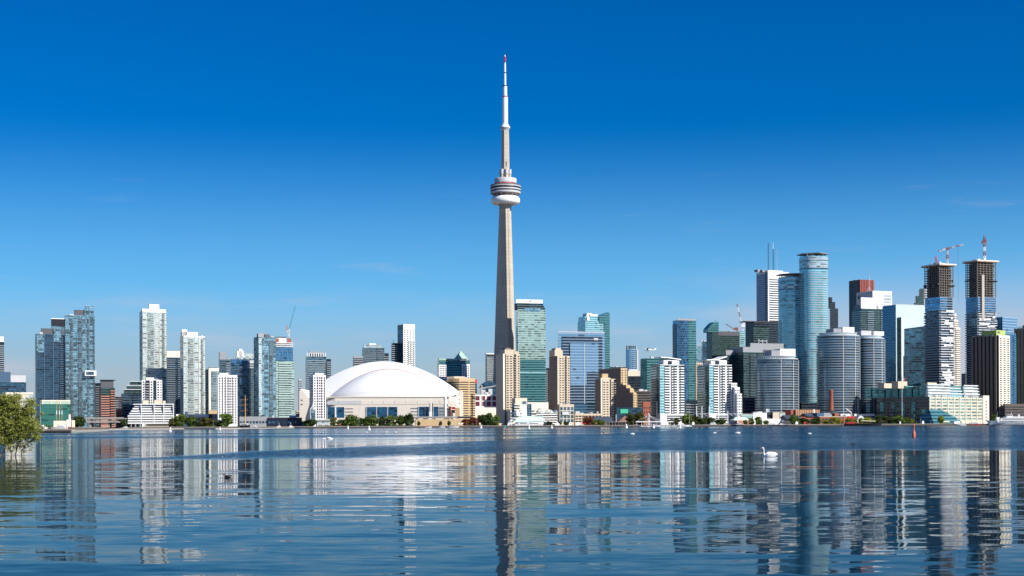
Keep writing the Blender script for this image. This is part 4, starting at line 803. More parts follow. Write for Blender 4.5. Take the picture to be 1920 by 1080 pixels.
b.done(); b.part('penthouse', MB().box(-b.w/2+1, b.w/2-2, -b.d/2+4, b.d/2-12, b.H-.2, b.H+4.5), M['brown'])
condo('service_block', 'low dark service block at the foot of the ribbed towers', 1925, 1880, 1884, 1925, 757, 'dkbrown', 3.4, 20, [('L', 1)], None, win=(1, .4), units=0, cat='building')
# ---------------------------------------------------------------- towers under construction
def lattice(mb, p, q, w, nseg, t=.35, mats=(0, 1), band=3):
    p, q = Vector(p), Vector(q); d = (q-p).normalized(); a = Vector((0, 1, 0)); a = (a-d*a.dot(d)).normalized(); c = d.cross(a)
    for i in range(nseg):
        p0, p1 = p+(q-p)*(i/nseg), p+(q-p)*((i+1)/nseg); m = mats[(i//band) % 2]
        cs = [(a*s1+c*s2)*(w/2) for s1, s2 in ((-1, -1), (1, -1), (1, 1), (-1, 1))]
        for k in range(4):
            mb.beam(p0+cs[k], p1+cs[k], t, m); mb.beam(p0+cs[k], p1+cs[(k+1) % 4], t*.7, m); mb.beam(p1+cs[k], p1+cs[(k+1) % 4], t*.7, m)
def works(label, D, xa, xb, xc, yt, ybase_clad, ymid, y0):
    b = B('construction_tower', label, D, xa, xb, xc, yt, 24, 30, 'tower', 'towers under construction', dmax=45)
    fh = 3.15; w, d = b.w/2, b.d/2; zc, zm = b.z(ymid), b.z(ybase_clad)
    b.part('core', MB().box(-w*.72, w*.8, -d*.72, d*.8, 0, b.H-2), M['dkbrown'])  # wide dark core puts the open floors' shade into its colour
    b.rep('floor_slab', MB().ring(b.poly, .5, -.22, .22), [(0, 0, zc+fh*i) for i in range(int((b.H-zc)/fh))], M['rawconc'])
    nx, ny = 6, 7
    zs = [zc+fh*i for i in range(int((b.H-zc)/fh))][::-1]
    xs_ = [(-w+i*2*w/nx, -d+.6) for i in range(nx+1)]+[(-w+.5, -d+j*2*d/ny-.5) for j in range(1, ny+1)]
    for x, y in xs_:                         # continuous columns over the height of the open frame
        b.part('column', MB().box(x-.4, x+.4, y-.45, y+.45, zc, b.H-.3), M['rawconc'])
    for i in range(int((b.H-zc)/fh)):        # infill, netting and stored material inside the open floors
        for _ in range(3):
            x = rng.uniform(-w+1, w-5); b.part('infill_wall', MB().box(x, x+rng.uniform(2, 6), -d+rng.uniform(1.5, 6), -d+rng.uniform(6.2, 9), zc+fh*i+.2, zc+fh*(i+1)-.3), M[rng.choice(('dgray', 'dkbrown', 'gconc', 'black', 'brown'))])
    b.part('formwork_deck', MB().ring(b.poly, 2.6, b.H-.6, b.H+.5), M['orangewood']); b.part('deck_edge', MB().ring(b.poly, 2.9, b.H+.5, b.H+2.0), M['offwhite'])
    for k in range(9): b.part('deck_stack', MB().box(0, rng.uniform(1.5, 4), 0, 2, 0, rng.uniform(.8, 3)), M[rng.choice(('gray', 'dgray', 'redbrown', 'offwhite'))], None).location = (rng.uniform(-w, w-4), rng.uniform(-d, d*.5), b.H+2)
    zp = b.H-rng.uniform(24, 28)
    for s_ in range(7): b.part('catch_fan', MB().box(-w-2.6, -w+.2, -d+s_*2*d/7+.4, -d+(s_+.7)*2*d/7, zp+rng.uniform(-2, 2), zp+.7+rng.uniform(0, 2)), M['dgray'])
    b.part('catch_fan', MB().box(w-.3, w+2.4, -d, d, zp-1, zp+.6), M['dgray']); b.part('catch_fan', MB().box(w*.2, w+1.5, -d-2.2, -d, zp, zp+.7), M['dgray'])
    # glazed middle storeys
    b.part('glazing', MB().box(-w+.3, w*.05 if xc < 1800 else w-.3, -d+.05, d-.5, zm, zc), M['g_skyblue']); b.part('core', MB().box(-w+.6, w-.6, -d+1.2, d-.6, 0, zc), M['g_dblue'])
    b.rep('floor_slab', MB().ring(b.poly, .35, -.2, .2), [(0, 0, zm+fh*i) for i in range(int((zc-zm)/fh)+1)], M['lgray'])
    # white maze of projecting balconies below
    r2 = random.Random(5)
    for i in range(int(zm/fh)):
        z = zm-fh*(i+1); b.rep('floor_slab', MB().ring(b.poly, .35, -.2, .2), [(0, 0, z)], M['white'])
        u = -w
        while u < w-1.5:
            L = r2.uniform(6, 15)
            if r2.random() < .8: b.part('balcony', MB().box(u, min(u+L, w+.5), -d-1.5, -d-.2, z-.25, z+.95), M['lgray'])
            u += L+r2.uniform(.3, 1.4)
        if r2.random() < .5: b.part('balcony_end', MB().box(r2.uniform(-w, w-2), w*0+r2.uniform(0, w), -d-1.4, -d-.3, z+1.2, z+fh-.2), M['white'])
        b.part('balcony', MB().box(-w-1.3, -w-.1, -d, d, z-.25, z+1.1), M['gray'])
    b.done(); return b
bA = works('left concrete construction tower topped by the hammerhead crane', 1880, 1734, 1763, 1788.5, 497, 581, 556, 0)
bB = works('right concrete construction tower topped by a bare crane mast', 2000, 1811, 1834, 1868.5, 490, 584, 556, 0)
b = bB; b.slab('hoist_shaft', 1840, 1844.5, 515, 600, 2.2, 'concrete'); 
def crane_at(name, label, b, px, y0, y1, parts, group=None):
    p = at(px, y0, b.D+b.d/2); e = empty(name, (p.x, p.y, p.z), label, 'crane', group); k = (b.D+b.d/2)/F
    for nm, pts, w, seg, mats in parts:
        mb = MB()
        for (xa, ya), (xb, yb) in zip(pts[:-1], pts[1:]): lattice(mb, ((xa-px)*k, 0, (y0-ya)*k), ((xb-px)*k, 0, (y0-yb)*k), w, seg)
        mb.build(nm, [M[m] for m in mats], e)
    return e, k
e, k = crane_at('tower_crane', 'red and white hammerhead crane on the left construction tower', bA, 1776.5, 494, 466, [('mast', [(1776.5, 494), (1776.5, 467)], 2.4, 10, ('lgray', 'redbrown')), ('jib', [(1776.5, 466.5), (1806, 458.5)], 1.8, 12, ('redbrown', 'lgray')), ('counter_jib', [(1776.5, 466.5), (1760, 470)], 1.6, 5, ('white', 'redbrown'))])
MB().box(-1.5, 1.5, -1.5, 1.5, 27.5*k, 30*k).build('cab', M['redbrown'], e); MB().box(-15*k, -12*k, -1, 1, 22*k, 25*k).build('counterweight', M['lgray'], e); MB().tube((20*k, 0, 33*k), (20*k, 0, -75*k), .12).build('hoist_rope', M['dgray'], e)
e, k = crane_at('tower_crane', 'short red derrick boom at the left construction tower roof edge', bA, 1755, 494, 481, [('jib', [(1757, 494), (1754, 481)], 1.6, 5, ('red', 'red'))])
e, k = crane_at('tower_crane', 'red and white crane mast seen end on atop the right construction tower', bB, 1846, 488, 442, [('mast', [(1846, 488), (1846, 452)], 2.6, 13, ('white', 'redbrown')), ('jib', [(1846, 452), (1845.6, 441.5)], 2.0, 4, ('dgray', 'gray'))])
MB().box(-3.4, 2.6, -2, 2, 33*k, 36.5*k).build('cab', M['redbrown'], e); MB().box(-2.6, 3.2, -2, 2, 30.5*k, 32*k).build('platform', M['gray'], e); MB().box(-1.4, 1.6, -2.5, 1, 36.5*k, 40*k).build('counterweight', M['redbrown'], e)
class _P: pass
def free_crane(label, D, px, y0, parts, extra=()):
    q = _P(); q.D = D; q.d = 0
    e, k = crane_at('tower_crane', label, q, px, y0, 0, parts)
    for nm, x0, x1, ya, yb, mt in extra: MB().box((x0-px)*k, (x1-px)*k, -1.2, 1.2, (y0-yb)*k, (y0-ya)*k).build(nm, M[mt], e)
free_crane('pale luffing crane with thin blue boom on the half finished glass tower', 1915, 541.5, 645, [('mast', [(541.5, 645), (541.5, 624)], 1.6, 9, ('white', 'lgray')), ('jib', [(543, 616), (554.5, 573)], 1.1, 12, ('craneblue', 'craneblue'))], [('cab', 537.5, 544, 618, 624, 'lgray'), ('machinery', 537.3, 539.2, 610, 619, 'pinkbrick')])
free_crane('white and red luffing crane behind the black slab tower', 2480, 1393, 625, [('mast', [(1393, 625), (1393, 612)], 2.0, 5, ('white', 'lgray')), ('jib', [(1392, 612), (1382, 570)], 1.7, 14, ('redbrown', 'white')), ('back_frame', [(1393, 612), (1398, 600)], 1.3, 4, ('white', 'white'))], [('cab', 1390, 1397, 607, 613, 'white')])
free_crane('dark red crane with low boom over the dark green office block', 2560, 1382, 626, [('mast', [(1382, 626), (1382, 616)], 1.6, 4, ('redbrown', 'redbrown')), ('jib', [(1379, 619), (1361, 607.5)], 1.3, 8, ('redbrown', 'redbrown'))], [('cab', 1377, 1384, 614, 619, 'redbrown')])
free_crane('small white hammerhead crane just left of the concrete tower foot', 1990, 903.5, 784, [('mast', [(903.5, 784), (903.5, 722)], 1.3, 20, ('offwhite', 'offwhite')), ('jib', [(903.5, 728), (936, 722.5)], 1.1, 14, ('offwhite', 'lgray')), ('tower_head', [(931, 723), (932, 716)], .7, 3, ('offwhite', 'offwhite'))])
# ---------------------------------------------------------------- water
m = bpy.data.materials.new('water'); m.use_nodes = True; m.node_tree.nodes.clear(); M['water'] = m
n = NT(m.node_tree); wout = n.new('ShaderNodeOutputMaterial')
P = n.new('ShaderNodeNewGeometry').outputs['Position']; x, y, _ = n.sep(P)
def slopes(sx, sy, amp, detail=2, ph=0.0, rough=.5):
    c = n.noise(n.comb(n.math('MULTIPLY', x, sx), n.math('MULTIPLY', y, sy), ph), 1.0, detail, rough)[1]
    return n.vec('MULTIPLY', n.vec('SUBTRACT', c, (.5, .5, .5)), (amp*.45, amp, 0.0))
# long swell, short ripples, and wind-ruffled lanes lying across the view
s1 = slopes(.05, .22, .058, 2, 1.0); s2 = slopes(.35, 1.1, .062, 2, 7.0); s3 = slopes(1.6, 3.2, .055, 2, 13.0); s4 = slopes(1.1, 1.7, 1.0, 4, 21.0, .75)
wig = n.noise(n.comb(n.math('MULTIPLY', x, .03), n.math('MULTIPLY', y, .012), 4.0), 1.0, 3, .55)[0]
wig2 = n.noise(n.comb(n.math('MULTIPLY', x, .15), n.math('MULTIPLY', y, .05), 9.0), 1.0, 3, .6)[0]
wg = n.math('ADD', n.math('MULTIPLY', n.math('SUBTRACT', wig, .5), 34.0), n.math('MULTIPLY', n.math('SUBTRACT', wig2, .5), 26.0))
xa_ = n.math('ADD', x, 27.0)
near = n.math('ADD', n.math('MINIMUM', n.math('MULTIPLY_ADD', xa_, 1.0, 90.0), 122.0), wg)
fare = n.math('ADD', n.math('MULTIPLY_ADD', xa_, 5.5, 97.0), n.math('MULTIPLY', wg, 1.5))
d1 = n.math('SUBTRACT', y, near); d2 = n.math('SUBTRACT', fare, y)
lanes = n.noise(n.comb(n.math('MULTIPLY', x, .006), n.math('MULTIPLY', y, .02), 12.0), 1.0, 3, .6)[0]
l1 = n.math('MULTIPLY', n.math('MULTIPLY', n.ramp(d1, -10.0, 14.0), n.ramp(d2, -8.0, 18.0)), n.math('MULTIPLY_ADD', n.ramp(lanes, .38, .6), .4, .6))
patch = n.ramp(n.noise(n.comb(n.math('MULTIPLY', x, .0022), n.math('MULTIPLY', y, .007), 2.0), 1.0, 3, .6)[0], .44, .62)
far = n.ramp(y, 130.0, 300.0)
shr = n.ramp(y, 1000.0, 1500.0)
ruf = n.math('MAXIMUM', n.math('MAXIMUM', l1, n.math('MULTIPLY', far, n.math('MULTIPLY_ADD', patch, .7, .12))), n.math('MULTIPLY', shr, .8), clamp=True)
ph = n.math('ADD', n.math('MULTIPLY_ADD', x, .06, n.math('MULTIPLY', y, 2.1)), n.math('MULTIPLY', n.noise(n.comb(n.math('MULTIPLY', x, .06), n.math('MULTIPLY', y, .12), 30.0), 1.0, 2, .5)[0], 22.0))
wl = n.math('MULTIPLY', n.math('SINE', ph), n.math('MULTIPLY', n.ramp(n.noise(n.comb(n.math('MULTIPLY', x, .03), n.math('MULTIPLY', y, .05), 17.0), 1.0, 2, .5)[0], .40, .62), .013))   # trains of low wind swell
calm = n.vec('ADD', n.vec('ADD', n.vec('ADD', s1, s2), s3), n.comb(0.0, wl, 0.0))
calm = n.vec('SCALE', calm, scale=n.math('MULTIPLY_ADD', n.ramp(y, 20., 120.), -.55, 1.0))
sx4, sy4, _z = n.sep(s4)
rv4 = n.comb(sx4, n.math('MULTIPLY', n.math('ABSOLUTE', sy4), -1.0), 0.0)      # of wind ripples only the faces turned to the eye are seen
tot = n.vec('ADD', calm, n.vec('SCALE', rv4, scale=n.math('MULTIPLY', ruf, 2.1)))
nrm = n.vec('NORMALIZE', n.vec('ADD', tot, (0, 0, 1)))
fr_ = n.new('ShaderNodeFresnel'); fr_.inputs['IOR'].default_value = 1.33; n.l.new(nrm, fr_.inputs['Normal'])
gl = n.new('ShaderNodeBsdfGlossy'); gl.inputs['Roughness'].default_value = .03; n.l.new(nrm, gl.inputs['Normal']); gl.inputs['Color'].default_value = (.94, .97, 1, 1)
df = n.new('ShaderNodeBsdfDiffuse'); df.inputs['Color'].default_value = (.001, .019, .037, 1)
mx = n.new('ShaderNodeMixShader'); n.l.new(n.math('POWER', fr_.outputs[0], 2.05, clamp=True), mx.inputs[0]); n.l.new(df.outputs[0], mx.inputs[1]); n.l.new(gl.outputs[0], mx.inputs[2])
n.l.new(mx.outputs[0], wout.inputs['Surface'])
wm = MB(); wm.add([(-9000, -400, 0), (9000, -400, 0), (9000, 2600, 0), (-9000, 2600, 0)], [(0, 1, 2, 3)])
tag(wm.build('lake', M['water']), kind='structure')
# ---------------------------------------------------------------- land
SH = 1650.0
lm = MB(); X0, X1 = -30000, 30000
def shore(px, D): p = slope(px)*D; return (p, D)
front = [(-3000, 1500), shore(203, 1500), shore(207, 1720), shore(238, 1720), shore(239, 1646), shore(2600, 1646)]
vs = [(a, b_, GZ) for a, b_ in front]; k = len(vs)
vs2 = [(a*(20 if abs(a) > 1e4 else 12), 40000, GZ) for a, b_ in front]
lm.add(vs+vs2, [(i, i+1, k+i+1, k+i) for i in range(k-1)])
tag(lm.build('ground', M['soil']), kind='structure')
# quay walls with a pale coping
qw = MB()
for (a, b_), (c_, d_) in zip(front[:-1], front[1:]):
    qw.add([(a, b_-.01, -2), (c_, d_-.01, -2), (c_, d_-.01, GZ-.45), (a, b_-.01, GZ-.45)], [(0, 1, 2, 3)])
    e = Vector((c_-a, d_-b_)).normalized(); nn = Vector((e.y, -e.x))*.3
    qw.add([(a+nn.x, b_+nn.y, GZ-.45), (c_+nn.x, d_+nn.y, GZ-.45), (c_+nn.x, d_+nn.y, GZ+.12), (a+nn.x, b_+nn.y, GZ+.12), (a-nn.x*8, b_-nn.y*8, GZ+.12), (c_-nn.x*8, d_-nn.y*8, GZ+.12)], [(0, 1, 2, 3), (3, 2, 5, 4)], 1)
tag(qw.build('quay_wall', [M['dkbrown'], M['stone']]), kind='structure')
# ---------------------------------------------------------------- waterfront buildings
# warehouse with glass storeys on the roof, corner towards the lake
b = B('terminal_warehouse', 'long pale sandstone warehouse with teal glass storeys on its roof', 1690, 1644, 1742.5, 1842, 744, 42, 40, 'warehouse', dmax=95)
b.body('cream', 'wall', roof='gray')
nb, nf = 9, 8; fh = (b.H-1)/nf
for i in range(nb+1): b.part('pier', b.fb(MB(), b.frame('f'), i*b.w/nb-.55, i*b.w/nb+.55, -.2, .7, 0, b.H+.4), M['ivory'])
ww = b.w/nb
b.rep('window', b.fb(MB(), b.frame('f'), 0, ww-2.2, -.2, .12, fh*.28, fh*.86), [(1.1+i*ww, 0, j*fh) for j in range(nf-1, 0, -1) for i in range(nb)], M['g_green'])
for j in range(nf): b.part('sill_course', b.fb(MB(), b.frame('f'), .2, b.w-.2, -.1, .35, j*fh+.3, j*fh+fh*.2), M['ivory'])
b.part('flank', b.fb(MB(), b.frame('l'), 0, b.d-.3, -.2, .15, 0, b.H), M['brown'])  # brown sheet paints the shade of the warehouse's left side
nl = 16; wl = b.d/nl
b.rep('bay', b.fb(MB(), b.frame('l'), .5, wl-.5, .05, .32, fh*.25, fh*.85), [(0, -i*wl, j*fh) for j in range(nf-1, 0, -1) for i in range(nl)], M['g_dgreen'])
for k in range(4): b.part('glass_bay', b.fb(MB(), b.frame('l'), (1.2+k*3.2)*wl, (2.3+k*3.2)*wl, .1, 1.1, fh*1.2, b.H-fh*1.4), M['g_teal'])
b.part('end_tower', MB().box(b.w/2+.01, b.w/2+13, -b.d/2-1.2, b.d/2-4, 0, b.z(739.5)), M['ivory'])
b.rep('tower_window', MB().box(0, 1.1, -b.d/2-1.4, -b.d/2-1.0, 0, 2.2), [(b.w/2+5+k*2.2, 0, 3.0+fh*j) for j in range(nf-1) for k in range(2)], M['g_win'])
# roof storeys, stepping back with balconies
z0 = b.H+.4
def glass_house(x0, x1, y0, y1, n, mt, stepb):
    for j in range(n):
        o = j*stepb
        b.part('roof_storey', MB().box(x0+o*.5, x1-o*.5, y0+o, y1, z0+3.4*j, z0+3.4*(j+1)), M[mt])
        b.part('terrace', MB().box(x0+o*.5-.6, x1-o*.5+.6, y0+o-1.3, y1, z0+3.4*(j+1)-.25, z0+3.4*(j+1)).box(x0+o*.5-.6, x1-o*.5+.6, y0+o-1.3, y0+o-1.2, z0+3.4*(j+1), z0+3.4*(j+1)+.9), M['railw'])
glass_house(-b.w/2+1.5, -b.w*.07, -b.d/2+2.5, b.d/2-60, 4, 'g_ice', .5)
glass_house(b.w*.18, b.w*.46, -b.d/2+2.5, b.d/2-60, 4, 'g_ice', .5)
glass_house(-b.w*.06, b.w*.17, -b.d/2+4, b.d/2-62, 3, 'g_aqua', 1.5)
for k in range(9):
    y0 = -b.d/2+6+k*9.2
    b.part('roof_storey', MB().box(-b.w/2+1.5+(k % 2), b.w*.3, y0, y0+8, z0, z0+13.2-(k % 3)), M['g_teal'])
    b.part('balcony_stack', MB().box(-b.w/2-.2, -b.w/2+1.6+(k % 2), y0+1, y0+4, z0+3, z0+3.3).box(-b.w/2-.2, -b.w/2+1.6+(k % 2), y0+1, y0+4, z0+6.4, z0+6.7).box(-b.w/2-.2, -b.w/2+1.6+(k % 2), y0+1, y0+4, z0+9.8, z0+10.1), M['rail'])
for x0, x1, y in ((1708, 1722, 718), (1734, 1751, 713.5), (1789, 1806, 714)): b.part('penthouse', MB().box(b.fx(x0), b.fx(x1), 0, 9, z0+10, b.z(y)), M['beige'])
for x0, x1, j, n in ((-b.w/2-6, -b.w*.02, 0, 3.4), (-b.w/2-5, -b.w*.08, 1, 3.2), (-b.w/2-3, -b.w*.17, 2, 3.0), (-b.w/2-2, -b.w*.25, 3, 2.6)):   # stepped green atrium at the corner
    mb = MB(); y0 = -b.d/2-9+j*2.2; mb.prism([(x0, y0), (x1, y0), (x1, -b.d/2), (x0, -b.d/2+10)], .5+j*4.0, .5+(j+1)*4.0, top=[(x0+1.5, y0+2), (x1-2, y0+2), (x1-2, -b.d/2), (x0+1.5, -b.d/2+10)]); b.part('atrium', mb, M['g_teal'])
b.slab('shop_awning', 1752, 1766, 789.5, 791.5, 10, 'awning'); b.slab('kiosk', 1772, 1783, 790, 795, 12, 'white', 8)
b.done()
mb = MB(); p = at(1691.5, 792, 1672); e = empty('flagpole', (p.x, 1672, GZ), 'flagpole with red and white flag in front of the sandstone warehouse', 'flagpole'); MB().tube((0, 0, 0), (0, 0, at(1691, 704, 1672).z-GZ), .22).build('pole', M['steelw'], e)
zf = at(1691, 707, 1672).z-GZ; fm = MB(); fm.add([(k*.6, math.sin(k)*.25, zf+s_-k*.28) for s_ in (0, -2.6) for k in range(7)], [(k, k+1, 8+k, 7+k) for k in range(6)], 0); fm.m = [1, 0, 0, 0, 1, 1]; fm.build('flag', [M['white'], M['red']], e)
# brick power house
b = B('power_house', 'low red brick power house with dark pitched roofs behind yellow green trees', 1690, 1484, 1536, 1605, 781, 20, 24, 'power house', dmax=30)
b.body('brick', 'wall', roof='slate'); 
b.slab('glazed_front', 1541, 1560, 784.5, 787, .3, 'g_dblue'); b.slab('white_band', 1536, 1605, 780.6, 781.6, .3, 'sand')
for i in range(9): b.slab('pilaster', 1537+i*7.4, 1538.2+i*7.4, 782, 797, .35, 'brick')
for i in range(8): b.slab('window', 1539.6+i*7.4, 1543.4+i*7.4, 788.5, 793, .12, 'g_win')
b.slab('sign_band', 1589, 1600, 780.4, 783.6, .8, 'red')
b.part('upper_hall', MB().box(b.fx(1516), b.fx(1563.5), 14, 34, 0, b.z(767.5)), M['brick'])
for i in range(14): b.part('pilaster', MB().box(b.fx(1517.5+i*3.3), b.fx(1518.8+i*3.3), 13.5, 14.1, b.z(779), b.z(768)), M['tan'])
b.part('upper_flank', MB().box(b.fx(1509), b.fx(1516), 16, 34, 0, b.z(768)), M['redbrown']); b.part('pale_shaft', MB().box(b.fx(1549.5), b.fx(1552), 13, 15, b.z(781), b.z(767)), M['offwhite'])
def pitched(x0, x1, y0, y1, ze, zr, mt, nm='pitched_roof', ax='x'):
    mb = MB(); 
    if ax == 'x': mb.add([(x0, y0, ze), (x1, y0, ze), (x1, y1, ze), (x0, y1, ze), (x0, (y0+y1)/2, zr), (x1, (y0+y1)/2, zr)], [(0, 1, 5, 4), (2, 3, 4, 5), (1, 2, 5), (3, 0, 4), (3, 2, 1, 0)])
    else: mb.add([(x0, y0, ze), (x1, y0, ze), (x1, y1, ze), (x0, y1, ze), ((x0+x1)/2, y0, zr), ((x0+x1)/2, y1, zr)], [(0, 4, 5, 3), (1, 2, 5, 4), (0, 1, 4), (2, 3, 5), (3, 2, 1, 0)])
    return mb
b.part('pitched_roof', pitched(b.fx(1484), b.fx(1513), -4, 14, b.z(785), b.z(778), 0), M['slate']); b.part('pitched_roof', pitched(b.fx(1520), b.fx(1537), -8, 12, b.z(781), b.z(774.5), 0), M['slate'])
b.part('raised_hall', MB().box(b.fx(1537), b.fx(1550), -9, 8, b.H, b.z(774)), M['steelb']); b.part('raised_hall', MB().box(b.fx(1550), b.fx(1565), -9, 8, b.H, b.z(774)), M['gray'])
b.part('gable_block', MB().box(b.fx(1569), b.fx(1577), -10.5, 8, b.H, b.z(774.5)), M['brick']); b.part('gable_roof', pitched(b.fx(1562), b.fx(1576.5), -10, 8, b.z(775), b.z(769.5), 0, ax='y'), M['slate'])
b.part('chimney', MB().lathe([(3.4, 0), (2.9, b.z(770)), (2.15, b.z(733)), (2.5, b.z(732)), (2.5, b.z(730)), (2.0, b.z(730))], 20, c=(b.fx(1575), 4)), M['brick'])
b.part('turret_roof', MB().lathe([(5.2, b.z(785)), (3.2, b.z(782)), (.1, b.z(779))], 12, c=(b.fx(1576), -11)), M['slate'])
b.part('turret', MB().lathe([(2.4, 0), (2.4, b.z(785))], 12, c=(b.fx(1576), -11)), M['brown'])
b.part('dark_annex', MB().box(b.fx(1513), b.fx(1536), -11, 8, 0, b.z(783)), M['redbrown'])
mb = MB(); pts = [(1587, 766), (1592, 769.5), (1597, 774), (1598.5, 781), (1598.5, 797)]
for (xa, ya), (xb_, yb_) in zip(pts[:-1], pts[1:]): mb.tube((b.fx(xa), -13, b.z(ya)), (b.fx(xb_), -13, b.z(yb_)), .9, n=6)
b.part('duct', mb, M['lgray']); b.part('vent_tower', MB().box(b.fx(1604), b.fx(1607), -9, -5, 0, b.z(774.5)), M['navy'])
b.done()
# arched white tent
pa = at(1614.5, 797, 1668); e = empty('arched_tent', (pa.x, 1668, GZ), 'white arched tent open to the lake beside the brick power house', 'tent')
k = 1668/F; mb = MB(); n = 20
pr = [(7.2*k*math.cos(math.pi*i/n), 16.0*k*math.sin(math.pi*i/n)**.85) for i in range(n+1)]; pi_ = [(x*.72, z*.74) for x, z in pr]
mb.loft([[(x, 0, z) for x, z in pr], [(x, 9, z) for x, z in pr]], closed=False); mb.add([(x, 0, z) for x, z in pr]+[(x, .2, z) for x, z in pi_], [(i, i+1, n+2+i, n+1+i) for i in range(n)]); mb.build('shell', M['bright'], e)
mb = MB(); mb.add([(x, 8, z) for x, z in pr], [tuple(range(n+1))]); mb.build('rear_wall', M['cream'], e)
# low harbour buildings right of centre
b = condo('harbour_hall', 'low white flat roofed harbour hall with green glass wing', 1700, 1411, 1412, 1437.5, 774, 'white', 3.4, 18, units=2, cat='harbour building'); b.slab('glass_wing', 1390, 1411.5, 777, 784, .4, 'g_green', -12); b.slab('wing_roof', 1388, 1413, 776, 777.2, .9, 'lgray', -12.5)
mb = MB(); x0, x1 = b.fx(1371), b.fx(1402)
mb.add([(x0, -14, b.z(788)), (x1, -14, b.z(788)), (x1, -4, b.z(788)), (x0, -4, b.z(788)), (b.fx(1378), -9, b.z(782)), (b.fx(1396), -9, b.z(782))], [(0, 1, 5, 4), (1, 2, 5), (2, 3, 4, 5), (3, 0, 4)]); b.part('ferry_shed_roof', mb, M['mint']); b.slab('ferry_shed', 1372, 1401, 788, 797, 13, 'pinkbrick', 6)
b = condo('harbour_hall', 'pale grey boxy harbour hall with white chimney pots beside it', 1705, 1448, 1449, 1472, 773, 'beige', 3.4, 18, units=0, cat='harbour building'); b.slab('glazed_end', 1461, 1471.5, 773.5, 782, .4, 'g_ice'); b.slab('dark_gap', 1437, 1450, 773, 785, -3, 'g_black', -10)
for x in (1440.5, 1442.5, 1445): b.slab('chimney_pot', x, x+.9, 766.5, 774, -5, 'white', -6)
b = condo('harbour_hall', 'long low white two storey pavilion behind the white cruise boat', 1690, 1428, 1429, 1485, 785, 'white', 3.4, 14, [('N', 1)]*8, None, units=0, cat='harbour building', win=(.7, .5)); b.slab('veranda', 1464, 1486, 788.5, 790, 5, 'white', 0)
condo('podium_hall', 'long low pale podium at the foot of the balcony cylinders', 1740, 1470, 1472, 1512, 774, 'lgray', 3.6, 14, [('L', 1)], None, units=0, cat='building', win=(1, .6))
condo('podium_hall', 'low white podium between the widest and right balcony cylinders', 1735, 1575, 1576, 1640, 776, 'offwhite', 3.6, 14, [('L', 1)], None, units=0, cat='building', win=(1, .6))
# white masted trellis canopy
D = 1662.0; k = D/F; pc = at(1310, 797, D); e = empty('trellis_canopy', (pc.x, D, GZ), 'white steel trellis canopy hung from a row of tall white masts', 'canopy')
zc = lambda y, x=1350: at(x, y, D).z-GZ
xc = lambda x: at(x, 780, D).x-pc.x
for x, y in ((1306, 761), (1316, 761), (1329.6, 761), (1346.5, 770), (1364.5, 770), (1383, 770)): MB().tube((xc(x), 0, 0), (xc(x), 0, zc(y)), .55, .4, n=8).build('mast', M['steelw'], e)
for x in range(1305, 1386, 8):
    mb = MB()
    for y_ in (0, 7): mb.beam((xc(x), y_, zc(775)), (xc(x+5.5), y_, zc(780.5)), .28); mb.beam((xc(x), y_, zc(775)), (xc(x+8), y_, zc(775)), .22)
    mb.beam((xc(x), 0, zc(775)), (xc(x), 7, zc(775)), .2); mb.build('truss', M['steelw'], e)
# footbridge hung from a mast
D = 1655.0; pc = at(1216, 797, D); e = empty('footbridge', (pc.x, D, GZ), 'white cable stayed footbridge with stubby mast in front of the white condominiums', 'footbridge')
xc = lambda x: at(x, 790, D).x-pc.x
MB().lathe([(1.3, 0), (.9, zc(777)), (1.2, zc(776)), (.3, zc(774.5))], 12).build('mast', M['lgray'], e)
mb = MB()
for x in (1194, 1201, 1232, 1241): mb.tube((0, 0, zc(778)), (xc(x), 0, zc(789.5)), .16)
mb.build('stay', M['steelw'], e); MB().box(xc(1192), xc(1262), -1.5, 2, zc(791), zc(789.3)).build('deck', M['white'], e)
for x in range(1194, 1262, 9): MB().box(xc(x)-.3, xc(x)+.3, 0, .6, 0, zc(791)).build('post', M['offwhite'], e)
# pub with brown hipped roof and its dark pier hall
b = condo('pier_pub', 'dark pier pavilion with brown hipped roof and glazed veranda', 1680, 1145, 1146, 1190, 791, 'dkbrown', 3.4, 8, [('L', 1)], None, units=0, cat='pavilion', win=(1, .6), glz='g_win', roof='slate')
mb = MB(); x0, x1 = b.fx(1158.5), b.fx(1188.5); mb.add([(x0, -b.d/2-1, b.H-.2), (x1, -b.d/2-1, b.H-.2), (x1, b.d/2, b.H-.2), (x0, b.d/2, b.H-.2), (b.fx(1173), -3, b.z(779.5)), (b.fx(1174), 2, b.z(779.5))], [(0, 1, 4), (1, 2, 5, 4), (2, 3, 5), (3, 0, 4, 5)]); b.part('hipped_roof', mb, M['roofbrown'])
b.part('pitched_roof', pitched(b.fx(1112), b.fx(1150), -b.d/2+4, b.d/2, b.z(790), b.z(781), 0), M['slate']); b.part('rear_hall', MB().box(b.fx(1113), b.fx(1149), -b.d/2+6, b.d/2-2, 0, b.z(789)), M['dkbrown']); b.part('chimney', MB().box(b.fx(1158), b.fx(1159.2), 2, 4, 0, b.z(777)), M['lgray'])
for x in range(1135, 1192, 6): b.part('veranda_post', MB().box(b.fx(x)-.15, b.fx(x)+.15, -b.d/2-3.2, -b.d/2-2.9, 0, b.z(791.5)), M['lgray'])
b.part('veranda_roof', MB().box(b.fx(1133), b.fx(1192), -b.d/2-3.6, -b.d/2, b.z(791.5), b.z(790.6)), M['gray'])
condo('parking_block', 'long beige parking block with open dark decks left of the pier pub', 1725, 1076, 1078, 1128, 775.5, 'beige', 3.0, 14, [('N', 1)]*8, None, units=6, cat='parking block', win=(.8, .5), glz='g_black')
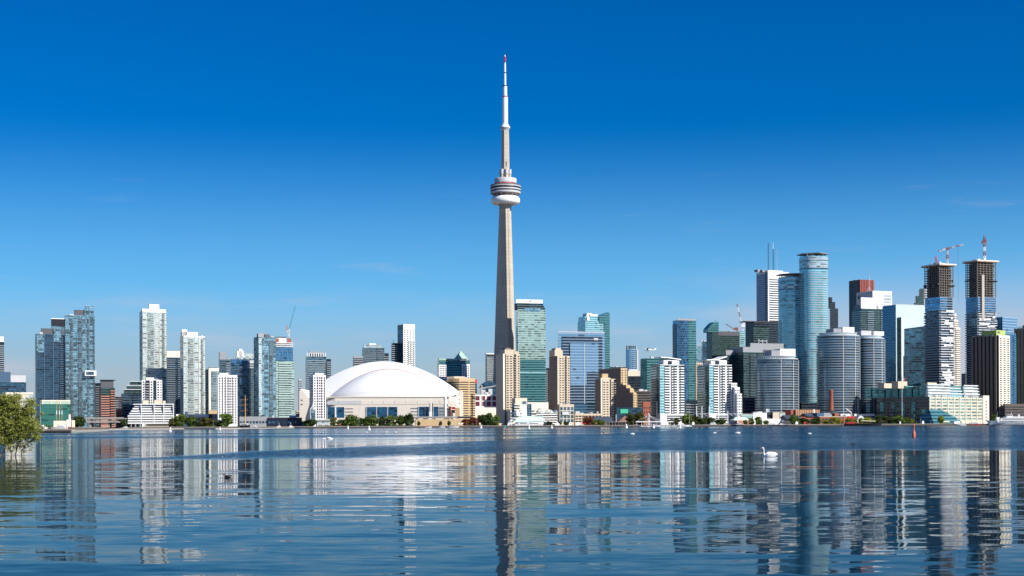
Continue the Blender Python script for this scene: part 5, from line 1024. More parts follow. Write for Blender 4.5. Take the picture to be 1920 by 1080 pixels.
b = condo('quay_block', 'taupe framed glass block with gridded front by the shorter beige towers', 1700, 1045, 1049, 1076, 758, 'sand', 4.6, 24, [('N', 1)]*4, None, win=(.76, .8), glz='g_blue2', units=2, cat='building'); b.slab('curved_bay', 1053, 1066, 772, 778, 1.6, 'lgray')
# terraced quay building with white lantern tower and zigzag glass roof
b = condo('quay_building', 'stepped cream quay block with rounded terraces and zigzag glass roof', 1730, 951, 957, 1032, 768, 'ivory', 3.3, 16, [('L', 1)], None, units=4, cat='building', win=(1, .5), glz='g_dgreen')
b.part('upper_block', MB().box(b.fx(967), b.fx(989), -b.d/2+2, b.d/2, b.H, b.z(746)), M['cream']); b.part('upper_block', MB().box(b.fx(992), b.fx(1031), -b.d/2+6, b.d/2, b.H, b.z(754)), M['ivory'])
for j in range(6): b.slab('terrace', 963, 977, 757+j*5.2, 759+j*5.2, 2.6, 'offwhite'); b.slab('terrace', 995, 1004, 757+j*5.2, 759+j*5.2, 2.6, 'offwhite')
b.slab('glazed_front', 960, 966, 757, 785, 1, 'g_dblue'); b.slab('glazed_front', 989, 996, 757, 782, 1, 'g_blue2')
for j in range(5): b.slab('terrace', 1003, 1049, 776+j*4.3, 778+j*4.3, 3.2, 'white', -4)
for i in range(5):
    x = 1003+i*8.6; mb = MB(); xa_, xb_, zt, zb_ = b.fx(x), b.fx(x+8.4), b.z(768.5), b.z(775)
    mb.add([(xa_, -b.d/2-3, zb_), (xb_, -b.d/2-3, zb_), ((xa_+xb_)/2, -b.d/2-3, zt), (xa_, -b.d/2+6, zb_), (xb_, -b.d/2+6, zb_), ((xa_+xb_)/2, -b.d/2+6, zt)], [(0, 1, 2), (5, 4, 3), (1, 4, 5, 2), (0, 2, 5, 3)]); b.part('glass_gable', mb, M['railw' if i % 2 else 'g_ice'])
# white ferry restaurant: white tower, mint roofs, ship like front
D = 1658.0; pc = at(990, 797, D); e = empty('floating_restaurant', (pc.x, D, .1), 'white ship shaped floating restaurant with mint green roof and tall white tower', 'floating restaurant')
xc = lambda x: at(x, 790, D).x-pc.x; zc = lambda y: at(990, y, D).z-.1
mb = MB(); L = [(xc(960), -3), (xc(966), -6.5), (xc(1018), -6.5), (xc(1019), 6), (xc(966), 6)]; mb.prism([(a*.985+(-.5), c*.8) for a, c in L], -.6, zc(794.5), top=L); mb.build('hull', M['white'], e)
MB().box(xc(966), xc(1019), -5.6, 5, zc(794.6), zc(790.5)).build('saloon', M['white'], e); MB().box(xc(981), xc(1021), -4.6, 5, zc(790.5), zc(786)).build('upper_saloon', M['white'], e)
for x0, x1, y0, y1, yy_ in ((965, 972, 793.3, 795, -6.0), (975, 988, 793.4, 795, -5.8), (992, 1009, 793.4, 795, -5.8), (982, 995, 789, 790.6, -4.8), (998, 1002, 789, 790.6, -4.8)): MB().box(xc(x0), xc(x1), yy_-.1, yy_+.6, zc(y1), zc(y0)).build('window_band', M['g_black'], e)
mb = MB(); mb.add([(xc(961), -6.4, zc(792)), (xc(1021), -6, zc(789.5)), (xc(1020), 5, zc(789)), (xc(964), 5, zc(791)), (xc(974), -1, zc(780.5)), (xc(1017), -1, zc(780.5))], [(0, 1, 5, 4), (1, 2, 5), (2, 3, 4, 5), (3, 0, 4)]); mb.build('mint_roof', M['mint'], e)
MB().prism([(xc(978), -2), (xc(988.5), -2), (xc(988.5), 4), (xc(978), 4)], zc(782), zc(754.5), top=[(xc(979), -2), (xc(987.5), -2), (xc(987.5), 4), (xc(979), 4)]).build('white_tower', M['bright'], e)
MB().box(xc(979.5), xc(987), -2.2, 3, zc(757.5), zc(752.8)).build('tower_lantern', M['rail'], e); pitched(xc(979), xc(987.5), -2.3, 3.3, zc(752.8), zc(751), 0, ax='y').build('lantern_roof', M['lgray'], e)
MB().lathe([(3.0, zc(780)), (3.0, zc(772)), (.2, zc(768.5))], 10, c=(xc(970), 1)).build('side_turret', M['offwhite'], e)
for i in range(3): MB().beam((xc(951.5+i*2), -2, zc(795)), (xc(962+i*2), -2, zc(782)), .5).build('gangway_rail', M['steelw'], e)
for x in range(1006, 1020, 5): MB().box(xc(x), xc(x+1.4), -2, -1, zc(781), zc(776.5)).build('roof_vent', M['offwhite'], e)
# elevated motorway
D = 1790.0
def viaduct(label, x0, x1, yt, D, base):
    a, c = at(x0, yt, D), at(x1, yt, D); e = empty('elevated_road', ((a.x+c.x)/2, D, GZ), label, 'elevated road'); h = a.z-GZ; w = (c.x-a.x)/2
    MB().box(-w, w, 0, 14, h-1.3, h).build('deck', M['gconc'], e); MB().box(-w, w, -.2, .2, h, h+.9).build('barrier', M['concrete'], e)
    i = -w+6
    while i < w: MB().box(i, i+1.6, 2, 12, 0, h-1.3).build('pillar', M['gconc'], e); i += 22
    return e, h
viaduct('elevated grey motorway viaduct passing behind the left sandbank', 158, 232, 784.3, 1780, 0); viaduct('lower service viaduct under the western motorway', 158, 222, 790.5, 1765, 0)
viaduct('long dark elevated road running below the stadium front', 770, 884, 782.5, 1800, 0); viaduct('low blue grey elevated road left of the stadium', 470, 562, 784, 1830, 0)
condo('parking_block', 'long white parking block with open decks behind the round waterfront trees', 1760, 328, 330, 392, 776.5, 'white', 3.2, 12, [('N', 1)]*9, None, units=0, cat='parking block', win=(.82, .45), glz='g_black').pent(346, 352, 772, 'white', .0, .3)
condo('parking_block', 'dark annex of the white parking block under a tan slab', 1765, 390, 391, 410, 776, 'navy', 3.2, 12, units=0, cat='parking block').pent(391, 409, 769, 'tan', .2, .8)
condo('quay_hall', 'long low grey two storey quay hall behind the tall ship', 1735, 446, 449, 502, 781, 'gray', 5, 12, [('N', 1)]*9, None, units=0, cat='hall', win=(.7, .55), glz='g_dblue')
condo('quay_hall', 'long low dark navy quay hall behind the two red hulled boats', 1740, 500, 502, 566, 783, 'navy', 5, 12, [('N', 1)]*9, None, units=3, cat='hall', win=(.7, .45), glz='g_dblue')
b = condo('visitor_pavilion', 'pale glass lakeside pavilion with blue spire frame before the white tower', 1690, 592, 594, 624, 788, 'lgray', 3, 12, [('N', 1)]*4, None, units=0, cat='pavilion', win=(.8, .6), glz='g_lblue')
b.slab('glass_tower', 582, 590.5, 769, 789, 1, 'g_blue', -6); mb = MB(); yb_ = -b.d/2-2
for p, q in (((581.5, 789), (581.5, 767)), ((591.5, 789), (591.5, 767)), ((581.5, 767), (586.5, 760)), ((591.5, 767), (586.5, 760)), ((586.5, 760), (586.5, 755)), ((581.5, 767), (591.5, 767)), ((584, 767), (586.5, 760)), ((589, 767), (586.5, 760))): mb.beam((b.fx(p[0]), yb_, b.z(p[1])), (b.fx(q[0]), yb_, b.z(q[1])), .5)
b.part('spire_frame', mb, M['steelw']); b.slab('flat_roof', 590, 626, 786.6, 788, 1.6, 'white', -20)
condo('retaining_wall', 'long sandy retaining wall below the dark elevated road', 1770, 778, 779, 868, 786, 'tan', 3, 8, units=0, cat='wall')
condo('brick_kiosk', 'small pink and cream quay shed right of the dark green trees', 1668, 925, 926, 944, 794, 'pinkbrick', 3, 8, units=0, cat='shed').slab('cream_end', 932, 944, 793.5, 800, .4, 'cream')
# filler blocks far behind, seen through the gaps
for i, (x0, x1, y, D, mt, lab) in enumerate(((183, 240, 776, 3000, 'gray', 'low distant grey block far behind the western viaduct'), (140, 160, 782, 2900, 'dgray', 'low distant dark block right of the green hall'), (555, 580, 770, 2600, 'sand', 'distant sand coloured block left of the stadium shoulder'), (560, 566, 711, 2700, 'lgray', 'slim distant grey chimney tower left of the stadium'), (1196, 1215, 740, 3000, 'dgray', 'distant dark block below the round glass tower'), (1795, 1822, 762, 2900, 'dgray', 'low distant dark block in the gap between construction towers'), (1810, 1812, 700, 2800, 'dgray', 'thin distant chimney in the gap between construction towers'))):
    condo('distant_block', lab, D, x0-1, x0, x1, y, mt, 3.4, 14, [('L', 1)] if x1-x0 > 5 else None, None, units=0, cat='building', win=(1, .5))
# ---------------------------------------------------------------- trees
def leafmat(name, col, var=.5):
    m = bpy.data.materials.new(name); m.use_nodes = True; m.node_tree.nodes.clear(); M[name] = m
    n = NT(m.node_tree); r = n.new('ShaderNodeNewGeometry').outputs['Random Per Island']
    o = n.new('ShaderNodeObjectInfo').outputs['Random']
    c = n.vec('SCALE', col, scale=n.math('MULTIPLY', n.math('MULTIPLY_ADD', r, 2*var, 1-var), n.math('MULTIPLY_ADD', o, .4, .8)))
    d = n.new('ShaderNodeBsdfDiffuse'); n.put(d.inputs['Color'], c); t = n.new('ShaderNodeBsdfTranslucent'); n.put(t.inputs['Color'], n.vec('MULTIPLY', c, (1.5, 1.3, .5)))
    mx = n.new('ShaderNodeMixShader'); mx.inputs[0].default_value = .3; n.l.new(d.outputs[0], mx.inputs[1]); n.l.new(t.outputs[0], mx.inputs[2])
    n.l.new(mx.outputs[0], n.new('ShaderNodeOutputMaterial').inputs['Surface'])
leafmat('leaf_green', (.105, .155, .04)); leafmat('leaf_dark', (.06, .098, .036)); leafmat('leaf_lime', (.24, .27, .04)); leafmat('leaf_pale', (.17, .20, .07)); leafmat('leaf_red', (.19, .075, .045)); leafmat('leaf_olive', (.105, .11, .04)); leafmat('leaf_willow', (.27, .30, .075), .6)
plain('bark', (.10, .075, .055), .95, .2, 1.0); plain('bark_pale', (.20, .145, .095), .95, .2, 2.0)
def rv(r_): 
    while True:
        v = Vector((r_.uniform(-1, 1), r_.uniform(-1, 1), r_.uniform(-1, 1)))
        if .05 < v.length < 1: return v
def crown_mesh(seed, mat, n=1500, leaf=.085):
    """unit crown (height 1 above the fork): clumps of leaf tufts with gaps between them"""
    r_ = random.Random(seed); mb = MB(); cl = []
    for i in range(22):
        a = r_.uniform(0, 6.28); h = r_.uniform(.06, .86); w = .42*math.sin(math.pi*min(1, h*.9+.12))**.7
        cl.append((Vector((math.cos(a)*w*r_.uniform(.35, 1), math.sin(a)*w*r_.uniform(.35, 1), h)), r_.uniform(.14, .24)))
    for i in range(n):
        c, s_ = cl[r_.randrange(len(cl))]; d = rv(r_).normalized(); p = c+d*s_*r_.uniform(.35, 1.05)
        t = (rv(r_)+d*.5).normalized(); u = t.orthogonal().normalized()*leaf*r_.uniform(.5, 1.1); w = t.cross(u).normalized()*leaf*r_.uniform(.5, 1.1)
        mb.add([p-u, p-w*.6+t*leaf*.25, p+u, p+w*.6-t*leaf*.2], [(0, 1, 2), (0, 2, 3)])
    return mb.mesh('crown', M[mat])
def trunk_mesh():
    mb = MB(); mb.tube((0, 0, -.4), (.01, 0, .12), .042, .03, 7); r_ = random.Random(3)
    for i in range(6):
        a = i*1.05+r_.uniform(-.3, .3); q = Vector((math.cos(a)*.22, math.sin(a)*.22, r_.uniform(.4, .7))); mb.tube((.01, 0, .1), q*.55+Vector((0, 0, .05)), .022, .014, 5); mb.tube(q*.55+Vector((0, 0, .05)), q, .014, .005, 5)
    return mb.mesh('trunk', M['bark'])
TRUNK = trunk_mesh(); CR = {}
TREES = []
def tree(px, ytop, wpx, kind, label, D=1662, ybase=None, group='trees along the waterfront', cat='tree', name='broadleaf_tree'):
    p = at(px, 797, D); k = D/F; top = at(px, ytop, D).z-GZ; fork = max(.6, top*.07); h = top-fork; w = wpx*k
    key = (kind, rng.randrange(3))
    if key not in CR: CR[key] = crown_mesh(hash(kind) % 97*0+len(CR)*11+5, kind)
    e = empty(name, (p.x, D, GZ), label, cat, group, rng.uniform(0, 6.28))
    o = bpy.data.objects.new('crown', CR[key]); COL.objects.link(o); o.parent = e; o.location = (0, 0, fork*.8); o.scale = (w*1.22, w*1.22, h*1.08)
    t = bpy.data.objects.new('trunk', TRUNK); COL.objects.link(t); t.parent = e; t.location = (0, 0, fork); t.scale = (w*.8, w*.8, h*.9); 
    if fork > .4*h*.9: pass
    return e
for px, yt, w, kind, lab in (
    (84, 776, 22, 'leaf_pale', 'pale green tree left of the cream gatehouse'), (97, 781, 18, 'leaf_pale', 'small pale green tree touching the cream gatehouse'), (148, 779, 24, 'leaf_dark', 'dark round tree right of the cream gatehouse'), (140, 786, 14, 'leaf_dark', 'small dark tree beside the gatehouse chimney'),
    (233, 786, 12, 'leaf_dark', 'dark shrub tree below the stepped teal glass block'),
    (325, 785, 16, 'leaf_olive', 'small olive tree right of the terraced flats'), (338.5, 777.5, 25, 'leaf_green', 'tall round tree, left one of the pair beside the terraced flats'), (361, 779, 21, 'leaf_green', 'round tree in the middle of the white parking block front'), (378, 783.5, 22, 'leaf_olive', 'broad olive tree, left of the dark parking annex'), (392, 784, 22, 'leaf_olive', 'broad olive tree in front of the dark parking annex'), (423, 777.5, 30, 'leaf_green', 'big round tree at the foot of the white gridded tower with maroon accents'), (411, 787, 12, 'leaf_dark', 'small dark tree left of the big round tree'),
    (582, 785.5, 26, 'leaf_dark', 'wide dark tree before the blue spire frame'), (626, 784, 14, 'leaf_olive', 'thin olive tree right of the lakeside pavilion'), (641, 786, 18, 'leaf_dark', 'low dark tree, first in the stadium row'), (660, 778.5, 26, 'leaf_green', 'broad green tree, second in the stadium row'), (678, 783, 18, 'leaf_dark', 'dark tree, third in the stadium row'), (696, 779.5, 26, 'leaf_green', 'broad green tree, fourth in the stadium row'), (716, 781.5, 18, 'leaf_dark', 'slim tree, fifth in the stadium row'), (732, 780.5, 20, 'leaf_green', 'green tree, sixth in the stadium row'), (748, 779, 19, 'leaf_green', 'green tree, seventh in the stadium row'), (766, 774.5, 23, 'leaf_dark', 'tallest dark tree at the right end of the stadium row'),
    (785, 789, 6, 'leaf_dark', 'thin sapling before the sandy wall, left of three'), (826, 789, 6, 'leaf_dark', 'thin sapling before the sandy wall, middle of three'), (842, 788, 6, 'leaf_dark', 'thin sapling before the sandy wall, right of three'),
    (876, 785, 20, 'leaf_red', 'red brown autumn tree, left one before the elevated road'), (891, 783, 19, 'leaf_red', 'red brown autumn tree, right one before the elevated road'), (904, 779, 20, 'leaf_dark', 'dark green tree right of the autumn pair'), (917, 775.5, 24, 'leaf_dark', 'tallest dark green tree at the concrete tower foot'), (930, 779, 16, 'leaf_green', 'bright edged green tree at the concrete tower foot'),
    (1030, 790, 10, 'leaf_dark', 'small dark tree right of the floating restaurant'), (1048, 790, 12, 'leaf_dark', 'small dark tree before the taupe framed block, left'), (1062, 790, 12, 'leaf_dark', 'small dark tree before the taupe framed block, right'), (1103, 781, 20, 'leaf_red', 'red brown tree before the beige parking block'), (1112, 787, 13, 'leaf_green', 'green bush left of the pier pavilion, nearer the red tree'), (1126, 787, 16, 'leaf_green', 'green bush left of the pier pavilion, nearer the pavilion'),
    (1183, 776, 20, 'leaf_olive', 'olive tree rising behind the brown hipped roof'), (1200, 774, 22, 'leaf_olive', 'olive tree behind the footbridge mast'), (1258, 786, 14, 'leaf_olive', 'small tree before the left white condominium podium'), (1269, 784, 12, 'leaf_olive', 'slim tree before the left white condominium podium'), (1290, 776, 24, 'leaf_green', 'leafy tree left of the trellis canopy'), (1303, 781, 18, 'leaf_olive', 'olive tree under the first canopy mast'), (1318, 783, 20, 'leaf_dark', 'dark tree between the canopy masts'), (1334, 783, 20, 'leaf_dark', 'dark tree under the trellis canopy'), (1352, 785, 20, 'leaf_dark', 'dark tree under the right part of the trellis canopy'),
    (1398.5, 787, 9, 'leaf_green', 'small conical tree before the mint ferry shed'), (1409, 785.5, 10, 'leaf_green', 'small conical tree right of the mint ferry shed'), (1422, 782.5, 15, 'leaf_green', 'larger bright tree before the white harbour hall'), (1437, 788, 12, 'leaf_green', 'low tree left of the white cruise boat'), (1491, 778, 18, 'leaf_green', 'loose green tree left of the brick power house'), (1507, 784, 16, 'leaf_dark', 'dark tree before the power house slate roof'), (1528, 783, 22, 'leaf_dark', 'broad dark tree at the power house left end'),
    (1550, 787, 14, 'leaf_lime', 'small yellow green tree before the power house'), (1565, 783, 20, 'leaf_lime', 'broad yellow green tree before the power house chimney'), (1592, 785.5, 13, 'leaf_lime', 'yellow green tree under the red sign band'), (1603, 786.5, 9, 'leaf_lime', 'narrow yellow green tree left of the arched tent'), (1614, 785, 9, 'leaf_lime', 'narrow yellow green tree inside the arched tent'), (1627, 783, 15, 'leaf_lime', 'yellow green tree right of the arched tent'), (1640, 786, 12, 'leaf_lime', 'low yellow green tree second right of the arched tent'), (1652, 779, 22, 'leaf_dark', 'dark tree at the left corner of the sandstone warehouse'), (1668, 783, 18, 'leaf_dark', 'dark tree against the warehouse dark flank, left'), (1684, 780, 22, 'leaf_green', 'green tree against the warehouse dark flank, middle'), (1697, 783.5, 14, 'leaf_green', 'green tree left of the red channel buoy'), (1709, 786, 10, 'leaf_lime', 'small round lime tree left of the warehouse atrium'), (1765, 780, 11, 'leaf_lime', 'bright yellow green tree before the warehouse atrium'), (1865, 779, 12, 'leaf_green', 'slim green tree between warehouse and dark service block')):
    tree(px, yt, w, kind, lab)
# ---------------------------------------------------------------- left pier, sandbank, lawns
def bank(name, pts_px, z, mats, wallm=0):
    """ground slab whose front follows the waterline points given in the picture"""
    mb = MB(); fr = [(slope(px)*wline(px, py), wline(px, py)) for px, py in pts_px]; n = len(fr)
    back = [(fr[-1][0]*1.0, 1640), (fr[0][0]*2.3, 1640)]
    mb.prism(fr+back, -1.5, z, 0, mt=1); return tag(mb.build(name, mats), kind='structure')
pts = [(-260, 812.8), (60, 811.5), (133, 811.3), (150, 810.2), (200, 808.2), (207, 806.6)]
bank('pier', pts, 1.0, [M['stone'], M['soil']])
p0, p1 = pts[1], pts[2]
rows = empty('sheet_pile_wall', (slope(98)*wline(98, 811.4), wline(98, 811.4), 0), 'rusty brown sheet pile wall along the left pier', 'wall'); ox, oy = rows.location.x, rows.location.y
for i in range(26):
    px = 64+i*2.75; d = wline(px, 811.45); MB().box(slope(px)*d-ox-.22, slope(px)*d-ox+.22, d-oy-.35, d-oy+.05, -.5, 1.15).build('pile', M['dkbrown'], rows)
a, c = slope(62)*wline(62, 811.45), slope(136)*wline(136, 811.3)
MB().box(a-ox, c-ox, -.25, .05, .75, 1.2).build('capping_beam', M['sand'], rows)
bank('beach', [(318, 804.6), (350, 805.0), (404, 804.9), (452, 804.6), (456, 804.2)], .9, [M['stone'], M['lawn']])
def strip(name, x0, x1, D0, D1, z, mat, th=.3):
    a, c = slope(x0), slope(x1); mb = MB(); mb.prism([(a*D0, D0), (c*D0, D0), (c*D1, D1), (a*D1, D1)], z-th, z); return tag(mb.build(name, M[mat]), kind='structure')
strip('lawn', 300, 445, 1662, 1690, GZ+.5, 'lawn', .5); strip('promenade', 560, 960, 1650, 1660, GZ+.06, 'sandbank', .05); strip('promenade', 960, 1920, 1650, 1659, GZ+.06, 'stone', .05); strip('lawn', 600, 775, 1672, 1700, GZ+.3, 'lawn', .3)
strip('sandbank', 268, 316, 1652, 1672, GZ+1.2, 'sandbank', 1.2); strip('lawn', 1540, 1745, 1661, 1668, GZ+.3, 'lawn', .3)
# ---------------------------------------------------------------- boats
def hull_mb(L, W, H, m=0, bow=.35, sheer=.25, mt=0):
    st = [(-.5, .78), (-.35, .95), (-.1, 1.0), (.15, .93), (.3, .72), (.42, .38), (.5, .02)]; rings = []
    for t, w in st:
        x = t*L; hw = W/2*w; h = H*(1+sheer*max(0, t+.1)*1.8); xo = x+bow*max(0, t)*H
        rings.append([(x*.94, -hw*.55, -.5), (xo, -hw, h), (xo, hw, h), (x*.94, hw*.55, -.5)])
    return MB().loft(rings, m, smooth=False)
def boat(name, label, px, D, L, kind, hullm='white', deckm='white', flip=False, cat='boat', group='boats moored along the quay', mast=0, z=0.0):
    p = at(px, 797, D); e = empty(name, (p.x, D, z), label, cat, group, math.pi if flip else 0)
    W = L*.27; H = L*.085+.35
    hull_mb(L, W, H).build('hull', M[hullm], e)
    if kind == 'yacht':
        MB().prism([(-L*.38, -W*.36), (L*.2, -W*.36), (L*.2, W*.36), (-L*.38, W*.36)], H*.8, H+L*.075, top=[(-L*.36, -W*.33), (L*.12, -W*.33), (L*.12, W*.33), (-L*.36, W*.33)]).build('cabin', M[deckm], e)
        MB().box(-L*.33, L*.1, -W*.37, W*.37, H+L*.03, H+L*.055).build('cabin_window', M['g_black'], e)
        MB().box(-L*.3, 0, -W*.28, W*.28, H+L*.075, H+L*.13).build('flybridge', M[deckm], e)
        MB().box(-L*.32, L*.01, -W*.3, W*.3, H+L*.155, H+L*.17).build('canopy', M[deckm], e)
        for x in (-.3, -.02): MB().box(L*x-.05, L*x+.05, -W*.25, W*.25, H+L*.12, H+L*.16).build('canopy_post', M['lgray'], e)
        MB().tube((-L*.2, 0, H+L*.16), (-L*.24, 0, H+L*.28), .06).build('radio_mast', M['lgray'], e)
    elif kind == 'sail':
        MB().prism([(-L*.2, -W*.25), (L*.16, -W*.25), (L*.16, W*.25), (-L*.2, W*.25)], H*.9, H+L*.05).build('cabin', M[deckm], e); MB().box(-L*.17, L*.12, -W*.26, W*.26, H+L*.01, H+L*.035).build('cabin_window', M['g_black'], e)
        MB().tube((L*.06, 0, H*.8), (L*.06, 0, mast or L*1.25), .11, .07).build('mast', M['steelw'], e)
        MB().tube((L*.05, 0, H+L*.14), (-L*.36, 0, H+L*.13), .09).build('boom', M['steelw'], e); MB().tube((L*.04, 0, H+L*.16), (-L*.33, 0, H+L*.15), .18).build('furled_sail', M['navy'], e)
    elif kind == 'tug':
        MB().box(-L*.3, L*.18, -W*.36, W*.36, H*.8, H+L*.12).build('deckhouse', M['white'], e); MB().box(-L*.14, L*.14, -W*.3, W*.3, H+L*.12, H+L*.26).build('wheelhouse', M['white'], e)
        MB().box(-L*.15, L*.15, -W*.31, W*.31, H+L*.18, H+L*.23).build('wheelhouse_window', M['g_black'], e); MB().lathe([(W*.13, H+L*.1), (W*.11, H+L*.3)], 10, c=(-L*.22, 0)).build('funnel', M[hullm], e)
        mb = MB(); mb.tube((0, 0, H+L*.26), (0, 0, H+L*.62), .14, .08); mb.tube((-L*.06, 0, H+L*.46), (L*.06, 0, H+L*.46), .08); mb.build('mast', M['steelw'], e)
        MB().box(-L*.47, L*.5, -W*.49, W*.49, H*.9, H*1.0).build('rubbing_strake', M['white'], e)
    elif kind == 'cruiser':
        for j, (a, c, nm) in enumerate(((-.46, .34, 'main_deck'), (-.44, .22, 'upper_deck'))):
            z0 = H+j*L*.075; MB().box(L*a, L*c, -W*.44, W*.44, z0, z0+L*.07).build(nm, M[deckm], e); MB().box(L*a+.4, L*c-.4, -W*.45, W*.45, z0+L*.022, z0+L*.052).build('window_band', M['g_black'], e)
        MB().box(L*.04, L*.18, -W*.3, W*.3, H+L*.15, H+L*.21).build('wheelhouse', M[deckm], e); MB().tube((-L*.1, 0, H+L*.14), (-L*.12, 0, H+L*.3), .12, .06).build('mast', M['lgray'], e)
    elif kind == 'open':
        MB().box(-L*.2, L*.1, -W*.3, W*.3, H*.9, H+L*.12).build('cabin', M[deckm], e); MB().box(-L*.21, L*.11, -W*.31, W*.31, H+L*.04, H+L*.09).build('cabin_window', M['g_black'], e)
    return e
QD = 1638
boat('motor_yacht', 'long white motor yacht with dark window band moored on the left pier', 77, 1000, 8.6, 'cruiser', z=1.0); boat('motor_yacht', 'white motor yacht with raked bow beside the three masts', 111, 1000, 11.5, 'yacht', z=1.0, flip=True)
e = empty('tall_ship', (at(113, 797, 1050).x, 1050, 1.0), 'three masted schooner with pale furled sails behind the left pier', 'sailing ship'); hull_mb(13, 3.6, 1.5).build('hull', M['hullred'], e)
for i, x in enumerate((-2.6, -.6, 1.2)):
    MB().tube((x, 0, 1), (x, 0, 21-i*.7), .2, .1).build('mast', M['mastwood'], e); MB().tube((x, 0, 10.3), (x, 0, 13), .34, .3).build('furled_sail', M['white'], e)
boat('motor_yacht', 'white flybridge boat entering the gap left of the terraced flats', 233, 1560, 9.5, 'yacht', flip=True)
# square rigger by the hotel
e = empty('tall_ship', (at(459, 797, QD).x, QD, 0), 'black hulled tall ship with one golden mast and bare yards', 'sailing ship'); k = QD/F
hull_mb(11, 7, 3.6, sheer=.1).build('hull', M['navy'], e); MB().box(-4.5, 3.5, -2.6, 2.6, 3.4, 5.6).build('deckhouse', M['offwhite'], e); MB().box(-3.8, 2.8, -2.7, 2.7, 4.2, 5.0).build('deckhouse_window', M['g_black'], e)
zt = at(460, 741, QD).z; MB().tube((.6, 0, 3), (.6, 0, zt), .62, .3, 8).build('mast', M['mastwood'], e)
for py, hw in ((749.5, 6), (759.5, 6.5), (770, 6)): z = at(460, py, QD).z; MB().tube((.6-hw, -.3, z-.5), (.6+hw*.5, .3, z+.6), .16).build('yard', M['mastwood'], e)
mb = MB()
for s_ in (-1, 1): mb.tube((s_*4.5, 0, 4), (.6, 0, zt*.8), .06); mb.tube((s_*3, 2, 4), (.6, 0, zt*.6), .06)
mb.build('rigging', M['dgray'], e)
boat('ticket_barge', 'low white lettered ticket barge right of the black tall ship', 477, QD, 10, 'cruiser', 'steelb', 'white')
boat('tug_boat', 'white tug with crimson hull moored by the navy quay hall, left of two', 523.5, QD, 8.5, 'tug', 'hullred'); boat('tug_boat', 'white tug with crimson hull moored by the navy quay hall, right of two', 545, QD, 8.8, 'tug', 'hullred', flip=True)
boat('work_boat', 'small dark work boat right of the two crimson tugs', 556, QD, 4.5, 'open', 'navy', 'dgray'); boat('work_boat', 'small low grey boat left of the crimson tugs', 487, QD+2, 4, 'open', 'gray', 'lgray')
boat('tour_boat', 'red canopied tour boat below the stadium right end', 803, QD, 7.5, 'yacht', 'white', 'red'); boat('sail_boat', 'white sailing yacht with tall bare mast below the stadium right end', 853, QD, 8.5, 'sail', mast=22.5); boat('sail_boat', 'second white sailing yacht just left of the tallest mast below the stadium', 848, QD+3, 7.5, 'sail', mast=17.5); boat('sail_boat', 'white dinghy with grey cabin left of the sailing yachts', 829, QD, 6, 'open')
for px, L, kind, ms, lab in ((1205, 5, 'open', 0, 'small white cabin boat left of the footbridge mast'), (1213, 6, 'sail', 12, 'white sailing boat under the footbridge mast'), (1222, 5, 'open', 0, 'small white cabin boat right of the footbridge mast'), (1231, 9.5, 'sail', 28, 'white sailing yacht with the tallest bare mast at the footbridge'), (1241, 7, 'sail', 14, 'white sailing boat before the left white condominium'), (1252, 5.5, 'yacht', 0, 'short white motor cruiser before the left white condominium'), (1263, 7, 'sail', 17, 'white sailing boat right of the short motor cruiser'), (1281, 13, 'yacht', 0, 'largest white motor yacht right of the footbridge'), (1292, 6, 'sail', 18, 'white sailing boat with bare mast left of the canopy masts')):
    boat('motor_yacht' if kind == 'yacht' else 'sail_boat' if kind == 'sail' else 'cabin_boat', lab, px, QD-rng.uniform(0, 4), L, kind, mast=ms, group='marina boats')
boat('excursion_boat', 'dark hulled excursion boat with white stern near the mint ferry shed', 1383, QD, 13.5, 'yacht', 'navy', 'lgray', flip=True); boat('cruise_boat', 'white two deck cruise boat moored before the long low pavilion', 1449, QD, 11.5, 'cruiser', 'navy', 'white'); boat('work_boat', 'dark hulled boat with white cabin right of the white cruise boat', 1468, QD, 11, 'yacht', 'navy', 'offwhite')
boat('work_boat', 'grey harbour boat before the sandstone warehouse', 1799, QD, 8, 'tug', 'dgray'); boat('motor_yacht', 'small white motor boat right of the grey harbour boat', 1806, QD-3, 6, 'yacht'); boat('paddle_boat', 'small red and white paddle boat by the warehouse end', 1828, QD, 13, 'cruiser', 'hullred', 'white')
# long black schooner hull by the tent
e = empty('tall_ship', (at(1618, 797, QD).x, QD, 0), 'long black schooner hull with red stern and lowered spars', 'sailing ship')
hull_mb(42, 7, 2.3, sheer=.35).build('hull', M['black'], e); MB().box(-19, -9, -3, 3, 2.2, 4.0).build('stern_house', M['hullred'], e); MB().box(-8, 8, -2.5, 2.5, 2.2, 3.2).build('deckhouse', M['wood'], e)
MB().tube((-11.5, 0, 2), (-11.5, 0, at(1598, 753, QD).z), .3, .16).build('mast', M['wood'], e); MB().tube((17, 0, 3.6), (33, 0, 8.0), .3, .12).build('bowsprit', M['wood'], e); MB().tube((-2, 0, 5.6), (14, 0, 5.0), .45).build('covered_boom', M['awning'], e)
